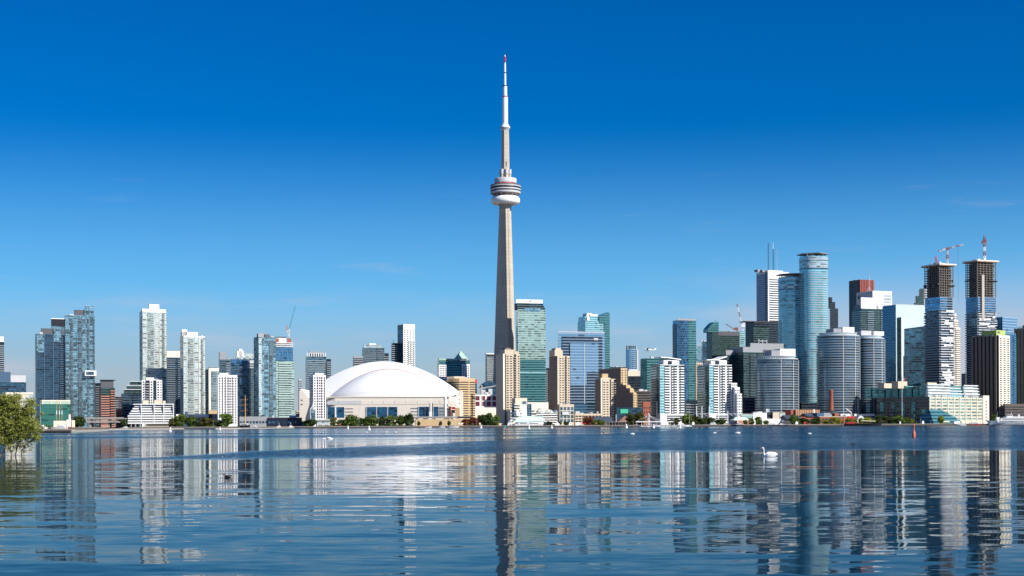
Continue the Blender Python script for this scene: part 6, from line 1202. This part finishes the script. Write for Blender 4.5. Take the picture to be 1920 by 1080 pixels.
# big white cruise ship at the right edge
L = 52; e = empty('cruise_ship', (at(1897, 797, QD).x, QD, 0), 'long white three deck cruise ship at the right picture edge', 'cruise ship', None, math.pi)
hull_mb(L, 11, 3.4, sheer=.55, bow=1.6).build('hull', M['white'], e); MB().box(-L*.5, L*.44, -5.6, 5.6, .05, .7).build('boot_stripe', M['navy'], e)
for nm, a, c, z0, z1 in (('main_deck', -.48, .34, 3.3, 5.6), ('upper_deck', -.46, .27, 5.8, 8.0), ('sun_deck', -.40, .16, 8.2, 9.6)):
    MB().prism([(L*a, -5), (L*c, -5), (L*c, 5), (L*a, 5)], z0, z1, top=[(L*a, -5), (L*c-1, -5), (L*c-1, 5), (L*a, 5)]).build(nm, M['white'], e); 
    if nm != 'sun_deck': MB().box(L*a+1, L*c-2, -5.1, 5.1, z0+.6, z0+1.5).build('window_band', M['g_black'], e)
MB().box(L*.0, L*.12, -3.5, 3.5, 9.6, 11.6).build('bridge', M['white'], e); MB().box(L*.01, L*.122, -3.6, 3.6, 10.3, 11.1).build('bridge_window', M['g_black'], e); MB().tube((L*.02, 0, 11.5), (L*.0, 0, 15.5), .35, .12).build('radar_mast', M['lgray'], e)
MB().lathe([(1.0, 8), (.9, 12)], 12, c=(-L*.15, 0)).build('funnel', M['white'], e); MB().tube((L*.33, 0, 5), (L*.30, 0, 15), .2, .1).build('bow_mast', M['lgray'], e); MB().box(L*.27, L*.33, -2, 2, 5.5, 9).build('bow_house', M['white'], e)
# ---------------------------------------------------------------- buoys
def marker(px, py, s, label):
    d = wline(px, py); p = at(px, py, d); k = d/F*s
    e = empty('marker_buoy', (p.x, d, 0), label, 'buoy', 'white marker buoys')
    MB().lathe([(.3*k, -.6*k), (2.6*k, -.3*k), (3.1*k, .8*k), (2.7*k, 2.2*k), (1.5*k, 3.1*k)], 14).build('float', M['white'], e)
    MB().lathe([(1.4*k, 3.0*k), (1.2*k, 6.6*k), (.9*k, 7.6*k), (.1*k, 8.2*k)], 10).build('topmark', M['bright'], e); MB().box(-.5*k, .5*k, -1.4*k, -1.0*k, 4.3*k, 5.6*k).build('sign', M['orange'], e)
for px, py, s, lab in ((319, 809.3, 1.0, 'largest white marker buoy, below the gap right of the terraced flats'), (412.5, 806.2, .75, 'white marker buoy below the big round tree'), (652.5, 804.4, .75, 'white marker buoy below the left end of the stadium row of trees'), (692, 806.5, 1.0, 'white marker buoy below the middle of the stadium trees'), (902, 803, .8, 'white marker buoy below the dark green trees at the tower foot'), (992, 804.5, .85, 'white marker buoy right before the floating restaurant'), (1034.5, 803, .75, 'white marker buoy right of the floating restaurant'), (1174.5, 802.6, .95, 'white marker buoy before the brown hipped roof'), (1225.5, 802.6, .9, 'white marker buoy before the footbridge'), (1275, 803, .9, 'white marker buoy before the largest white motor yacht')): marker(px, py, s, lab)
def can(px, py, h, w, mat, label, name='channel_buoy'):
    d = wline(px, py); k = d/F; e = empty(name, (at(px, py, d).x, d, 0), label, 'buoy')
    MB().lathe([(.35*w*k, -.08*h*k), (.5*w*k, .0), (.5*w*k, .38*h*k), (.38*w*k, .44*h*k), (.27*w*k, .46*h*k)], 16).build('float', M[mat], e)
    MB().lathe([(.27*w*k, .45*h*k), (.22*w*k, .9*h*k), (.26*w*k, .91*h*k), (.24*w*k, 1.0*h*k), (.02*w*k, 1.01*h*k)], 14).build('tower', M[mat], e)
can(1713.5, 820.3, 25, 6, 'orange', 'slim red spar buoy standing in the water at right'); can(142, 812.8, 5.5, 1.6, 'greenpaint', 'small green spar buoy off the left pier'); can(946.5, 802.3, 5, 3, 'greenpaint', 'small green buoy below the concrete tower foot')
# ---------------------------------------------------------------- birds
plain('feather', (.83, .83, .82), .8, .04, 4.0, streak=False); plain('feather_dark', (.014, .012, .011), .8, .2, 8.0, streak=False); plain('feather_buff', (.30, .25, .19), .8, .15, 8.0, streak=False); plain('beak', (.55, .16, .03), .5, .05); plain('eye', (.01, .01, .01), .2, .0)
def skin(name, pts, mat, parent, lv=2):
    """one continuous skinned body through (point, radius) joints"""
    me = bpy.data.meshes.new(name); me.from_pydata([p for p, r_ in pts], [(i, i+1) for i in range(len(pts)-1)], [])
    o = bpy.data.objects.new(name, me); COL.objects.link(o); o.parent = parent
    md = o.modifiers.new('skin', 'SKIN'); md.use_smooth_shade = True
    for v, (p, r_) in zip(me.skin_vertices[0].data, pts): v.radius = (r_, r_) if not isinstance(r_, tuple) else r_; 
    for i, v in enumerate(me.skin_vertices[0].data): v.use_root = (i == 0)
    s2 = o.modifiers.new('subdivision', 'SUBSURF'); s2.levels = s2.render_levels = lv; me.materials.append(M[mat]); return o
def swan_at(px, py, s, label, flip=False, head='up', rz=0.0):
    d = wline(px, py); e = empty('swan', (slope(px, py)*d, d, 0), label, 'swan', 'white swans on the lake', (math.pi if flip else 0)+rz)
    e.scale = (s, s, s)
    # bill towards -x
    rings = []
    for x, hw, zb, zt in ((-.50, .03, .02, .12), (-.44, .12, -.06, .20), (-.30, .20, -.10, .27), (-.1, .235, -.12, .335), (.1, .23, -.12, .345), (.27, .18, -.08, .30), (.40, .10, 0, .23), (.52, .05, .09, .18), (.62, .015, .14, .17)):
        rings.append([(x, hw*math.cos(q), (zb+zt)/2+(zt-zb)/2*math.sin(q)) for q in (2*math.pi*i/14 for i in range(14))])
    body = MB().loft(rings)
    if head == 'up':
        ns = [((-.40, 0, .03), .07), ((-.50, 0, .10), .062), ((-.545, 0, .25), .048), ((-.53, 0, .42), .042), ((-.54, 0, .58), .040), ((-.575, 0, .685), .046), ((-.63, 0, .70), .050), ((-.69, 0, .675), .036)]
    elif head == 'down':
        ns = [((-.40, 0, .10), .07), ((-.50, 0, .16), .055), ((-.57, 0, .10), .048), ((-.60, 0, -.05), .045)]
    else:
        ns = [((-.36, 0, .15), .07), ((-.46, 0, .25), .055), ((-.50, 0, .34), .046), ((-.55, 0, .36), .05), ((-.62, 0, .33), .035)]
    rr = []
    for i, (p, r_) in enumerate(ns):
        t = (Vector(ns[min(i+1, len(ns)-1)][0])-Vector(ns[max(i-1, 0)][0])).normalized(); u = Vector((0, 1, 0)); w = t.cross(u)
        rr.append([tuple(Vector(p)+u*r_*math.cos(q)+w*r_*math.sin(q)) for q in (2*math.pi*j/10 for j in range(10))])
    body.loft(rr); body.build('body', M['feather'], e)
    for sd in (-1, 1):
        wr = []
        for x, z, hh, th in ((-.32, .17, .06, .02), (-.15, .21, .15, .05), (.1, .22, .16, .055), (.32, .22, .10, .04), (.52, .21, .03, .012)):
            y = sd*(.20 if abs(x) < .35 else .12); wr.append([(x, y+sd*th*math.cos(q), z+hh*math.sin(q)) for q in (2*math.pi*j/8 for j in range(8))])
        MB().loft(wr).build('wing', M['feather'], e)
    if head == 'up':
        MB().tube((-.69, 0, .675), (-.80, 0, .635), .030, .014, 8).build('beak', M['beak'], e)
        for sd in (-1, 1): MB().blob((-.655, sd*.042, .71), (.011, .008, .011)).build('eye', M['eye'], e)
    return e
swan_at(1444.5, 855.8, .86, 'white swan with upright neck swimming at right, nearest to the camera', rz=.12)
swan_at(617.5, 823.5, .95, 'white swan with dipped head below the left part of the stadium', head='down', flip=True); swan_at(607, 823.4, .5, 'smaller white bird with raised tail left of the dipping swan', head='rest', flip=False)
for px, py, s, lab, f in ((1186, 814.6, .9, 'distant white swan below the concrete hotel wings', False), (1340, 812.6, .75, 'distant white swan below the right white condominium', True), (1383.5, 813, 1.1, 'distant white swan below the mint ferry shed', True), (1518.5, 813.8, .7, 'distant white swan below the brick power house', False), (688, 811, .8, 'distant white swan below the middle of the stadium, leftmost of three', False), (725, 810.4, .7, 'distant white swan below the middle of the stadium, second of three', True), (743, 811, .7, 'distant white swan below the middle of the stadium, rightmost of three', False)): swan_at(px, py, s, lab, f, 'rest')
def duck_at(px, py, s, label, flip=False, slim=False, cat='duck'):
    d = wline(px, py); e = empty('duck', (slope(px, py)*d, d, 0), label, cat, 'dark water birds', math.pi if flip else 0); e.scale = (s, s, s)
    rings = []; f = .55 if slim else 1.0
    for x, hw, zb, zt in ((-.19, .015, .02, .05), (-.16, .05, -.02, .09), (-.08, .085, -.04, .115), (.04, .09, -.04, .12), (.13, .065, -.02, .115), (.19, .03, .03, .125), (.235, .008, .085, .12)):
        rings.append([(x, hw*math.cos(q), ((zb+zt)/2+(zt-zb)/2*math.sin(q))*f) for q in (2*math.pi*i/12 for i in range(12))])
    mb = MB().loft(rings); rr = []
    for p, r_ in (((-.13, 0, .06), .045), ((-.165, 0, .12), .034), ((-.175, 0, .165), .036), ((-.19, 0, .19), .043), ((-.21, 0, .195), .037), ((-.235, 0, .175), .02)): rr.append([(p[0]+r_*.5*math.sin(q)*.6, p[1]+r_*math.cos(q), p[2]+r_*math.sin(q)) for q in (2*math.pi*j/10 for j in range(10))])
    mb.loft(rr); mb.build('body', M['feather_dark'], e)
    MB().tube((-.235, 0, .178), (-.285, 0, .165), .016, .009, 6).build('beak', M['dgray'], e)
    for sd in (-1, 1):
        MB().blob((.03, sd*.083, .075*f), (.10, .014, .035*f)).build('wing', M['feather_dark'], e); MB().blob((.125, sd*.058, .055*f), (.04, .014, .025*f)).build('flank_patch', M['feather_buff'], e); MB().blob((-.215, sd*.03, .2), (.006, .006, .006)).build('eye', M['feather'], e)
    MB().blob((-.19, 0, .155), (.03, .036, .022)).build('throat_patch', M['feather_buff'], e)
    return e
duck_at(427, 895.2, .82, 'dark brown duck swimming left on the calm water at lower left')
duck_at(1600, 833.5, 1.5, 'low dark cormorant swimming below the arched tent', slim=True, cat='cormorant'); duck_at(1726, 822.8, .9, 'tiny dark bird on the water just right of the red spar buoy'); duck_at(1131, 811.6, 1.6, 'tiny dark bird on the water below the pier pavilion')
# ---------------------------------------------------------------- seaplane
D = 1500.0; p = at(1218, 655.5, D); e = empty('light_aircraft', tuple(p), 'white high wing propeller plane flying low in front of the pale round tower', 'aeroplane', None, .28); k = D/F*1.02; e.rotation_euler = (0, R(10), .25)
rings = []
for x, hw, zb, zt in ((-10.8, .15, -1.0, -.4), (-10, .75, -1.5, .3), (-7.6, .95, -1.7, .7), (-5.6, 1.1, -1.7, 1.5), (-2, 1.1, -1.6, 1.6), (1, .9, -1.1, 1.1), (6, .45, -.3, .8), (11.5, .12, .3, .8)): rings.append([(x*k, hw*k*math.cos(q), ((zb+zt)/2+(zt-zb)/2*math.sin(q))*k) for q in (2*math.pi*i/12 for i in range(12))])
MB().loft(rings).build('fuselage', M['white'], e)
MB().prism([(-5.2*k, -13*k), (-2.2*k, -13*k), (-1.8*k, 13*k), (-5.6*k, 13*k)], 1.5*k, 1.85*k).build('wing', M['lgray'], e)
mb = MB(); f = [(8.2, .7), (11, .8), (12.6, 4.6), (10.6, 4.6)]; mb.add([(x*k, -.12*k, z*k) for x, z in f]+[(x*k, .12*k, z*k) for x, z in f], [(0, 1, 2, 3), (7, 6, 5, 4)]+[(i, (i+1) % 4, 4+(i+1) % 4, 4+i) for i in range(4)]); mb.build('tail_fin', M['white'], e)
MB().box(9.4*k, 11.6*k, -4*k, 4*k, .7*k, .9*k).build('tailplane', M['white'], e); MB().box(-6.6*k, -2.6*k, -1.16*k, 1.16*k, .35*k, 1.35*k).build('cockpit_window', M['g_black'], e); MB().box(-11*k, -10.8*k, -.15*k, .15*k, -2.3*k, 1.1*k).build('propeller', M['black'], e)
MB().tube((-4*k, -1*k, -1.2*k), (-4*k, -6*k, 1.5*k), .14*k).build('wing_strut', M['lgray'], e); MB().tube((-4*k, 1*k, -1.2*k), (-4*k, 6*k, 1.5*k), .14*k).build('wing_strut', M['lgray'], e)
for x, y in ((-8.6, 0), (-3.4, -1.9), (-3.4, 1.9)): MB().tube((x*k, y*.4*k, -1.3*k), (x*k, y*k, -2.6*k), .13*k).build('wheel_leg', M['dgray'], e); MB().lathe([(.2*k, -.25*k), (.75*k, -.2*k), (.75*k, .2*k), (.2*k, .25*k)], 12).build('wheel', M['black'], e, (x*k, y*k, -2.9*k)).rotation_euler = (R(90), 0, 0)
# ---------------------------------------------------------------- tree leaning over the water at the left edge
d = wline(25, 853.5); k = d/F; e = empty('willow_shrub', (slope(25)*d, d, 0), 'yellow green willow bush leaning over the water at the left picture edge', 'tree')
r_ = random.Random(21); LX = lambda px: (px-25)*k; LZ = lambda py: (853.5-py)*k
tw_ = MB(); tips = []
def limb(p, q, r0, r1, n=5, j=.06):
    pts_ = [p+(q-p)*(i/n)+Vector((r_.uniform(-j, j), r_.uniform(-j, j), r_.uniform(-j, j)))*(0 if i in (0, n) else 1) for i in range(n+1)]
    for i in range(n): tw_.tube(pts_[i], pts_[i+1], r0+(r1-r0)*i/n, r0+(r1-r0)*(i+1)/n, 6)
    return pts_
stems = [((3, 858), (-2, 830), (-30, 770)), ((4, 858), (10, 842), (30, 800)), ((26, 857), (28, 832), (20, 780)), ((27, 857), (34, 826), (62, 790)), ((40, 855), (37, 845), (55, 822)), ((25, 857), (18, 836), (-8, 800)), ((-20, 858), (-18, 820), (-50, 760)), ((-40, 858), (-45, 810), (-70, 770))]
for s0, s1_, s2_ in stems:
    yo = r_.uniform(-.8, .8)
    a_ = limb(Vector((LX(s0[0]), 0+yo*.3, LZ(s0[1]))), Vector((LX(s1_[0]), yo*.6, LZ(s1_[1]))), .055, .04)
    c_ = limb(a_[-1], Vector((LX(s2_[0]), yo*1.6, LZ(s2_[1]))), .04, .015)
    for q in c_[1:]+a_[3:]:
        for _ in range(3):
            t = q+Vector((r_.uniform(-.2, .75), r_.uniform(-.6, .6), r_.uniform(-.1, .7))); limb(q, t, .012, .005, 3, .03); tips.append(t)
for x0, y0, x1, y1 in ((34, 828, 64, 803), (40, 824, 66, 810), (30, 835, 60, 826), (36, 845, 58, 828)): limb(Vector((LX(x0), -.3, LZ(y0))), Vector((LX(x1), -.5, LZ(y1))), .02, .006)
tw_.build('branches', M['bark_pale'], e)
blobs = [(-45, 775, 42, 34), (-5, 772, 38, 30), (22, 768, 26, 24), (10, 752, 22, 12), (40, 785, 20, 20), (52, 770, 10, 16), (25, 800, 26, 20), (-10, 805, 36, 24), (48, 806, 16, 14), (0, 824, 22, 10), (-50, 810, 40, 30), (60, 795, 9, 9), (66, 818, 9, 6), (-25, 742, 24, 10), (58, 756, 5, 8), (30, 745, 6, 6), (12, 828, 16, 9), (44, 820, 14, 10), (-35, 832, 30, 12), (30, 812, 20, 12), (70, 806, 7, 6)]
lf = MB(); wsum = [bw*bh for _, _, bw, bh in blobs]
def leaf(p, big=1.0):
    t = Vector((r_.uniform(-1, 1), r_.uniform(-1, 1), r_.uniform(-.9, .5))).normalized(); u = t.orthogonal().normalized(); a = r_.uniform(0, 6.28); u = (u*math.cos(a)+t.cross(u)*math.sin(a))
    L_, W_ = r_.uniform(.10, .22)*big, r_.uniform(.022, .045)*big
    lf.add([p, p+t*L_*.5+u*W_, p+t*L_, p+t*L_*.5-u*W_], [(0, 1, 2, 3)])
for _ in range(4200):
    bx, by, bw, bh = r_.choices(blobs, wsum)[0]; v = rv(r_); v = v*(.35+.65*r_.random())
    c = Vector((LX(bx)+v.x*bw*k, v.y*1.15, LZ(by)+v.z*bh*k)); dirn = Vector((r_.uniform(-.4, .9), r_.uniform(-.5, .5), r_.uniform(-.2, .8))).normalized()
    for j in range(15): leaf(c+dirn*(j*.028)+Vector((r_.gauss(0, .03), r_.gauss(0, .03), r_.gauss(0, .03))))
for t in tips:
    for j in range(14): leaf(t+Vector((r_.gauss(0, .08), r_.gauss(0, .08), r_.gauss(0, .08))))
lf.build('foliage', M['leaf_willow'], e)
# ---------------------------------------------------------------- promenade furniture
plain('lamp_steel', (.30, .31, .31), .5, .05)
def lamp(px, ytop, label, D=1655):
    p = at(px, 797, D); h = at(px, ytop, D).z-GZ; e = empty('street_lamp', (p.x, D, GZ), label, 'street lamp', 'lamp posts along the promenade')
    MB().tube((0, 0, 0), (0, 0, h), .13, .08).build('pole', M['lamp_steel'], e); MB().box(-.3, .9, -.15, .15, h-.05, h+.15).build('lamp_head', M['lgray'], e)
for px, y, lab in ((166, 786, 'lamp post by the western viaduct'), (252, 774, 'lamp post before the terraced flats, left'), (271, 779, 'lamp post before the terraced flats, right'), (400, 789, 'lamp post left of the big round tree'), (673.5, 761, 'tall thin pole before the stadium trees, left'), (709, 784, 'lamp post among the stadium trees'), (733, 790, 'short lamp post in the stadium row'), (893, 788, 'lamp post before the autumn trees'), (1187.5, 787, 'lamp post right of the hipped roof'), (1519, 788, 'green lamp post left of the brick power house'), (1541, 790, 'lamp post at the power house corner'), (1726, 786, 'lamp post before the warehouse atrium'), (1745, 788, 'lamp post right of the warehouse atrium')): lamp(px, y, lab)
def parasol(px, mat, label, D=1654, w=3.2, h=2.9):
    p = at(px, 797, D); e = empty('parasol', (p.x, D, GZ), label, 'parasol', 'parasols and tents on the quay'); MB().tube((0, 0, 0), (0, 0, h), .06).build('pole', M['lgray'], e); MB().lathe([(w*.5, h-.9), (w*.28, h-.35), (.05, h)], 10, smooth=False).build('canopy', M[mat], e)
for px, m_, lab in ((1092, 'red', 'red parasol, left of the pair by the parking block'), (1097, 'red', 'red parasol, right of the pair by the parking block'), (630, 'awning', 'cream parasol right of the lakeside pavilion'), (637, 'orange', 'orange parasol before the stadium trees'), (744, 'awning', 'cream parasol under the stadium trees'), (861, 'bright', 'white parasol by the autumn trees'), (866, 'bright', 'white parasol touching the autumn trees'), (1118, 'pinkbrick', 'pink parasol before the green bushes'), (1040, 'bright', 'white parasol right of the floating restaurant')): parasol(px, m_, lab)
def marquee(px, w, mat, label, D=1656, h=3.0):
    p = at(px, 797, D); e = empty('marquee', (p.x, D, GZ), label, 'tent', 'parasols and tents on the quay'); MB().box(-w/2, w/2, 0, 3, .0, h*.62).build('side', M[mat], e); mb = MB(); mb.add([(-w/2-.2, -.2, h*.6), (w/2+.2, -.2, h*.6), (w/2+.2, 3.2, h*.6), (-w/2-.2, 3.2, h*.6), (0, 1.5, h*1.25)], [(0, 1, 4), (1, 2, 4), (2, 3, 4), (3, 0, 4)]); mb.build('canopy', M[mat], e)
for px, w, m_, lab in ((1084, 5.5, 'bright', 'white marquee left of the red parasols'), (1045, 5, 'bright', 'white marquee before the taupe framed block'), (1337, 6.5, 'lgray', 'grey white round booth under the trellis canopy'), (1509, 1.8, 'red', 'slim pink red kiosk left of the power house'), (1494, 3.0, 'bright', 'small white booth at the loose green tree'), (1688, 1.4, 'bright', 'small white booth left of the red spar buoy'), (1731, 2.2, 'bright', 'small white booth before the atrium'), (955, 4, 'offwhite', 'cream booth left of the floating restaurant'), (1300, 3, 'bright', 'small white booth left of the first canopy mast'), (1069, 3.0, 'bright', 'small white booth right of the taupe framed block')): marquee(px, w, m_, lab)
def pergola(x0, x1, label, D=1664):
    a, c = at(x0, 794, D), at(x1, 794, D); w = (c.x-a.x)/2; e = empty('pergola', ((a.x+c.x)/2, D, GZ), label, 'pergola', 'low pale pergolas under the trees'); h = 2.7
    MB().box(-w, w, -.2, 2.2, h-.35, h).build('roof', M['awning'], e)
    for i in range(int(w/2)+1): MB().box(-w+i*4, -w+i*4+.15, -.1, .05, 0, h-.35).build('post', M['lgray'], e)
for x0, x1, lab in ((667, 688, 'low cream pergola under the stadium trees, first from left'), (692, 712, 'low cream pergola under the stadium trees, second from left'), (716, 741, 'low cream pergola under the stadium trees, third from left'), (743, 754, 'short cream pergola under the stadium trees, fourth from left'), (761, 777, 'low cream pergola under the tallest stadium tree')): pergola(x0, x1, lab)

def hedge(x0, x1, h, mat, label, D=1659):
    a, c = at(x0, 797, D), at(x1, 797, D); w = c.x-a.x; e = empty('hedge', ((a.x+c.x)/2, D, GZ), label, 'hedge', 'hedges along the promenade')
    mb = MB(); q = random.Random(int(x0))
    for i in range(int(w*16)):
        t = q.random(); p = Vector(((t-.5)*w, q.uniform(-.9, .9), q.uniform(0, 1)**.7*h*(.75+.35*math.sin(t*w*.9+x0)+.1*q.random()))); u = rv(q).normalized()*q.uniform(.3, .55); v = u.orthogonal().normalized()*q.uniform(.3, .5)
        mb.add([p-u, p-v, p+u, p+v], [(0, 1, 2, 3)])
    mb.build('foliage', M[mat], e)
for x0, x1, h, m_, lab in ((350, 408, 1.8, 'leaf_green', 'low green hedge under the trees right of the terraced flats'), (596, 636, 1.6, 'leaf_pale', 'pale low hedge before the lakeside pavilion'), (640, 776, 1.3, 'leaf_dark', 'long low hedge under the stadium row of trees'), (868, 936, 1.8, 'leaf_dark', 'dark hedge below the autumn trees and concrete tower foot'), (1098, 1134, 1.8, 'leaf_green', 'hedge left of the pier pavilion'), (1284, 1304, 3, 'leaf_dark', 'tall hedge left of the trellis canopy'), (1306, 1364, 3.4, 'leaf_dark', 'tall dark hedge behind the canopy masts'), (1486, 1536, 2.6, 'leaf_dark', 'dark hedge left of the brick power house trees'), (1540, 1602, 1.8, 'leaf_green', 'hedge under the yellow green power house trees'), (1620, 1720, 2.6, 'leaf_dark', 'long dark hedge along the warehouse flank'), (72, 100, 2.2, 'leaf_green', 'scrubby hedge behind the left pier yachts')): hedge(x0, x1, h, m_, lab, 1659 if x0 > 200 else 1100)

# ---------------------------------------------------------------- details belong to the part they sit on
SUB = {'cabin_window': 'cabin', 'deckhouse_window': 'deckhouse', 'wheelhouse_window': 'wheelhouse', 'bridge_window': 'bridge', 'canopy_post': 'canopy', 'funnel': None,
       'sky_pod_window': 'sky_pod', 'shaft_window': 'upper_shaft', 'lift_joint': 'shaft', 'roof_seam': 'front_roof_panel', 'lounge_window': 'sky_lounge', 'penthouse_window': 'lime_penthouse',
       'crown_window': 'penthouse', 'podium_window': 'podium', 'tower_window': 'end_tower', 'tower_lantern': 'white_tower', 'gable_roof': 'gable_block', 'turret_roof': 'turret', 'deck_edge': 'formwork_deck',
       'deck_stack': 'formwork_deck', 'crown_hoist': 'crown', 'pylon_face': 'pylon', 'veranda_post': 'veranda_roof', 'canopy_post ': 'roof_canopy', 'plant_screen': 'penthouse', 'sign': 'topmark', 'glazing_rib': 'front_glazing', 'core_cap': 'core_wall', 'frame_post': 'frame_beam'}
POD = 'lower_deck middle_deck upper_deck deck_window deck_rail red_band drum_skirt deck_equipment strut pod_underside radome pod_neck'.split()
BASE = 'window mullion louvre cladding_panel niche parapet pier glass_wall banner roof_lamp'.split()
base_name = lambda o: o.name.split('.')[0]
for root in [o for o in SC.objects if o.parent is None and o.type == 'EMPTY']:
    kids = list(root.children); first = {}
    for k in kids: first.setdefault(base_name(k), k)
    for k in kids:
        nm = base_name(k); to = SUB.get(nm)
        if root.name.startswith('observation_tower'):
            if nm in POD: to = 'main_pod'
            if nm.startswith('mast_'): to = 'antenna_mast'
        if root.name.startswith('stadium') and nm in BASE: to = 'concrete_base'
        if nm == 'canopy_post' and 'canopy' not in first: to = 'roof_canopy'
        if to in first and first[to] is not k and first[to].location.length < 1e-6: k.parent = first[to]
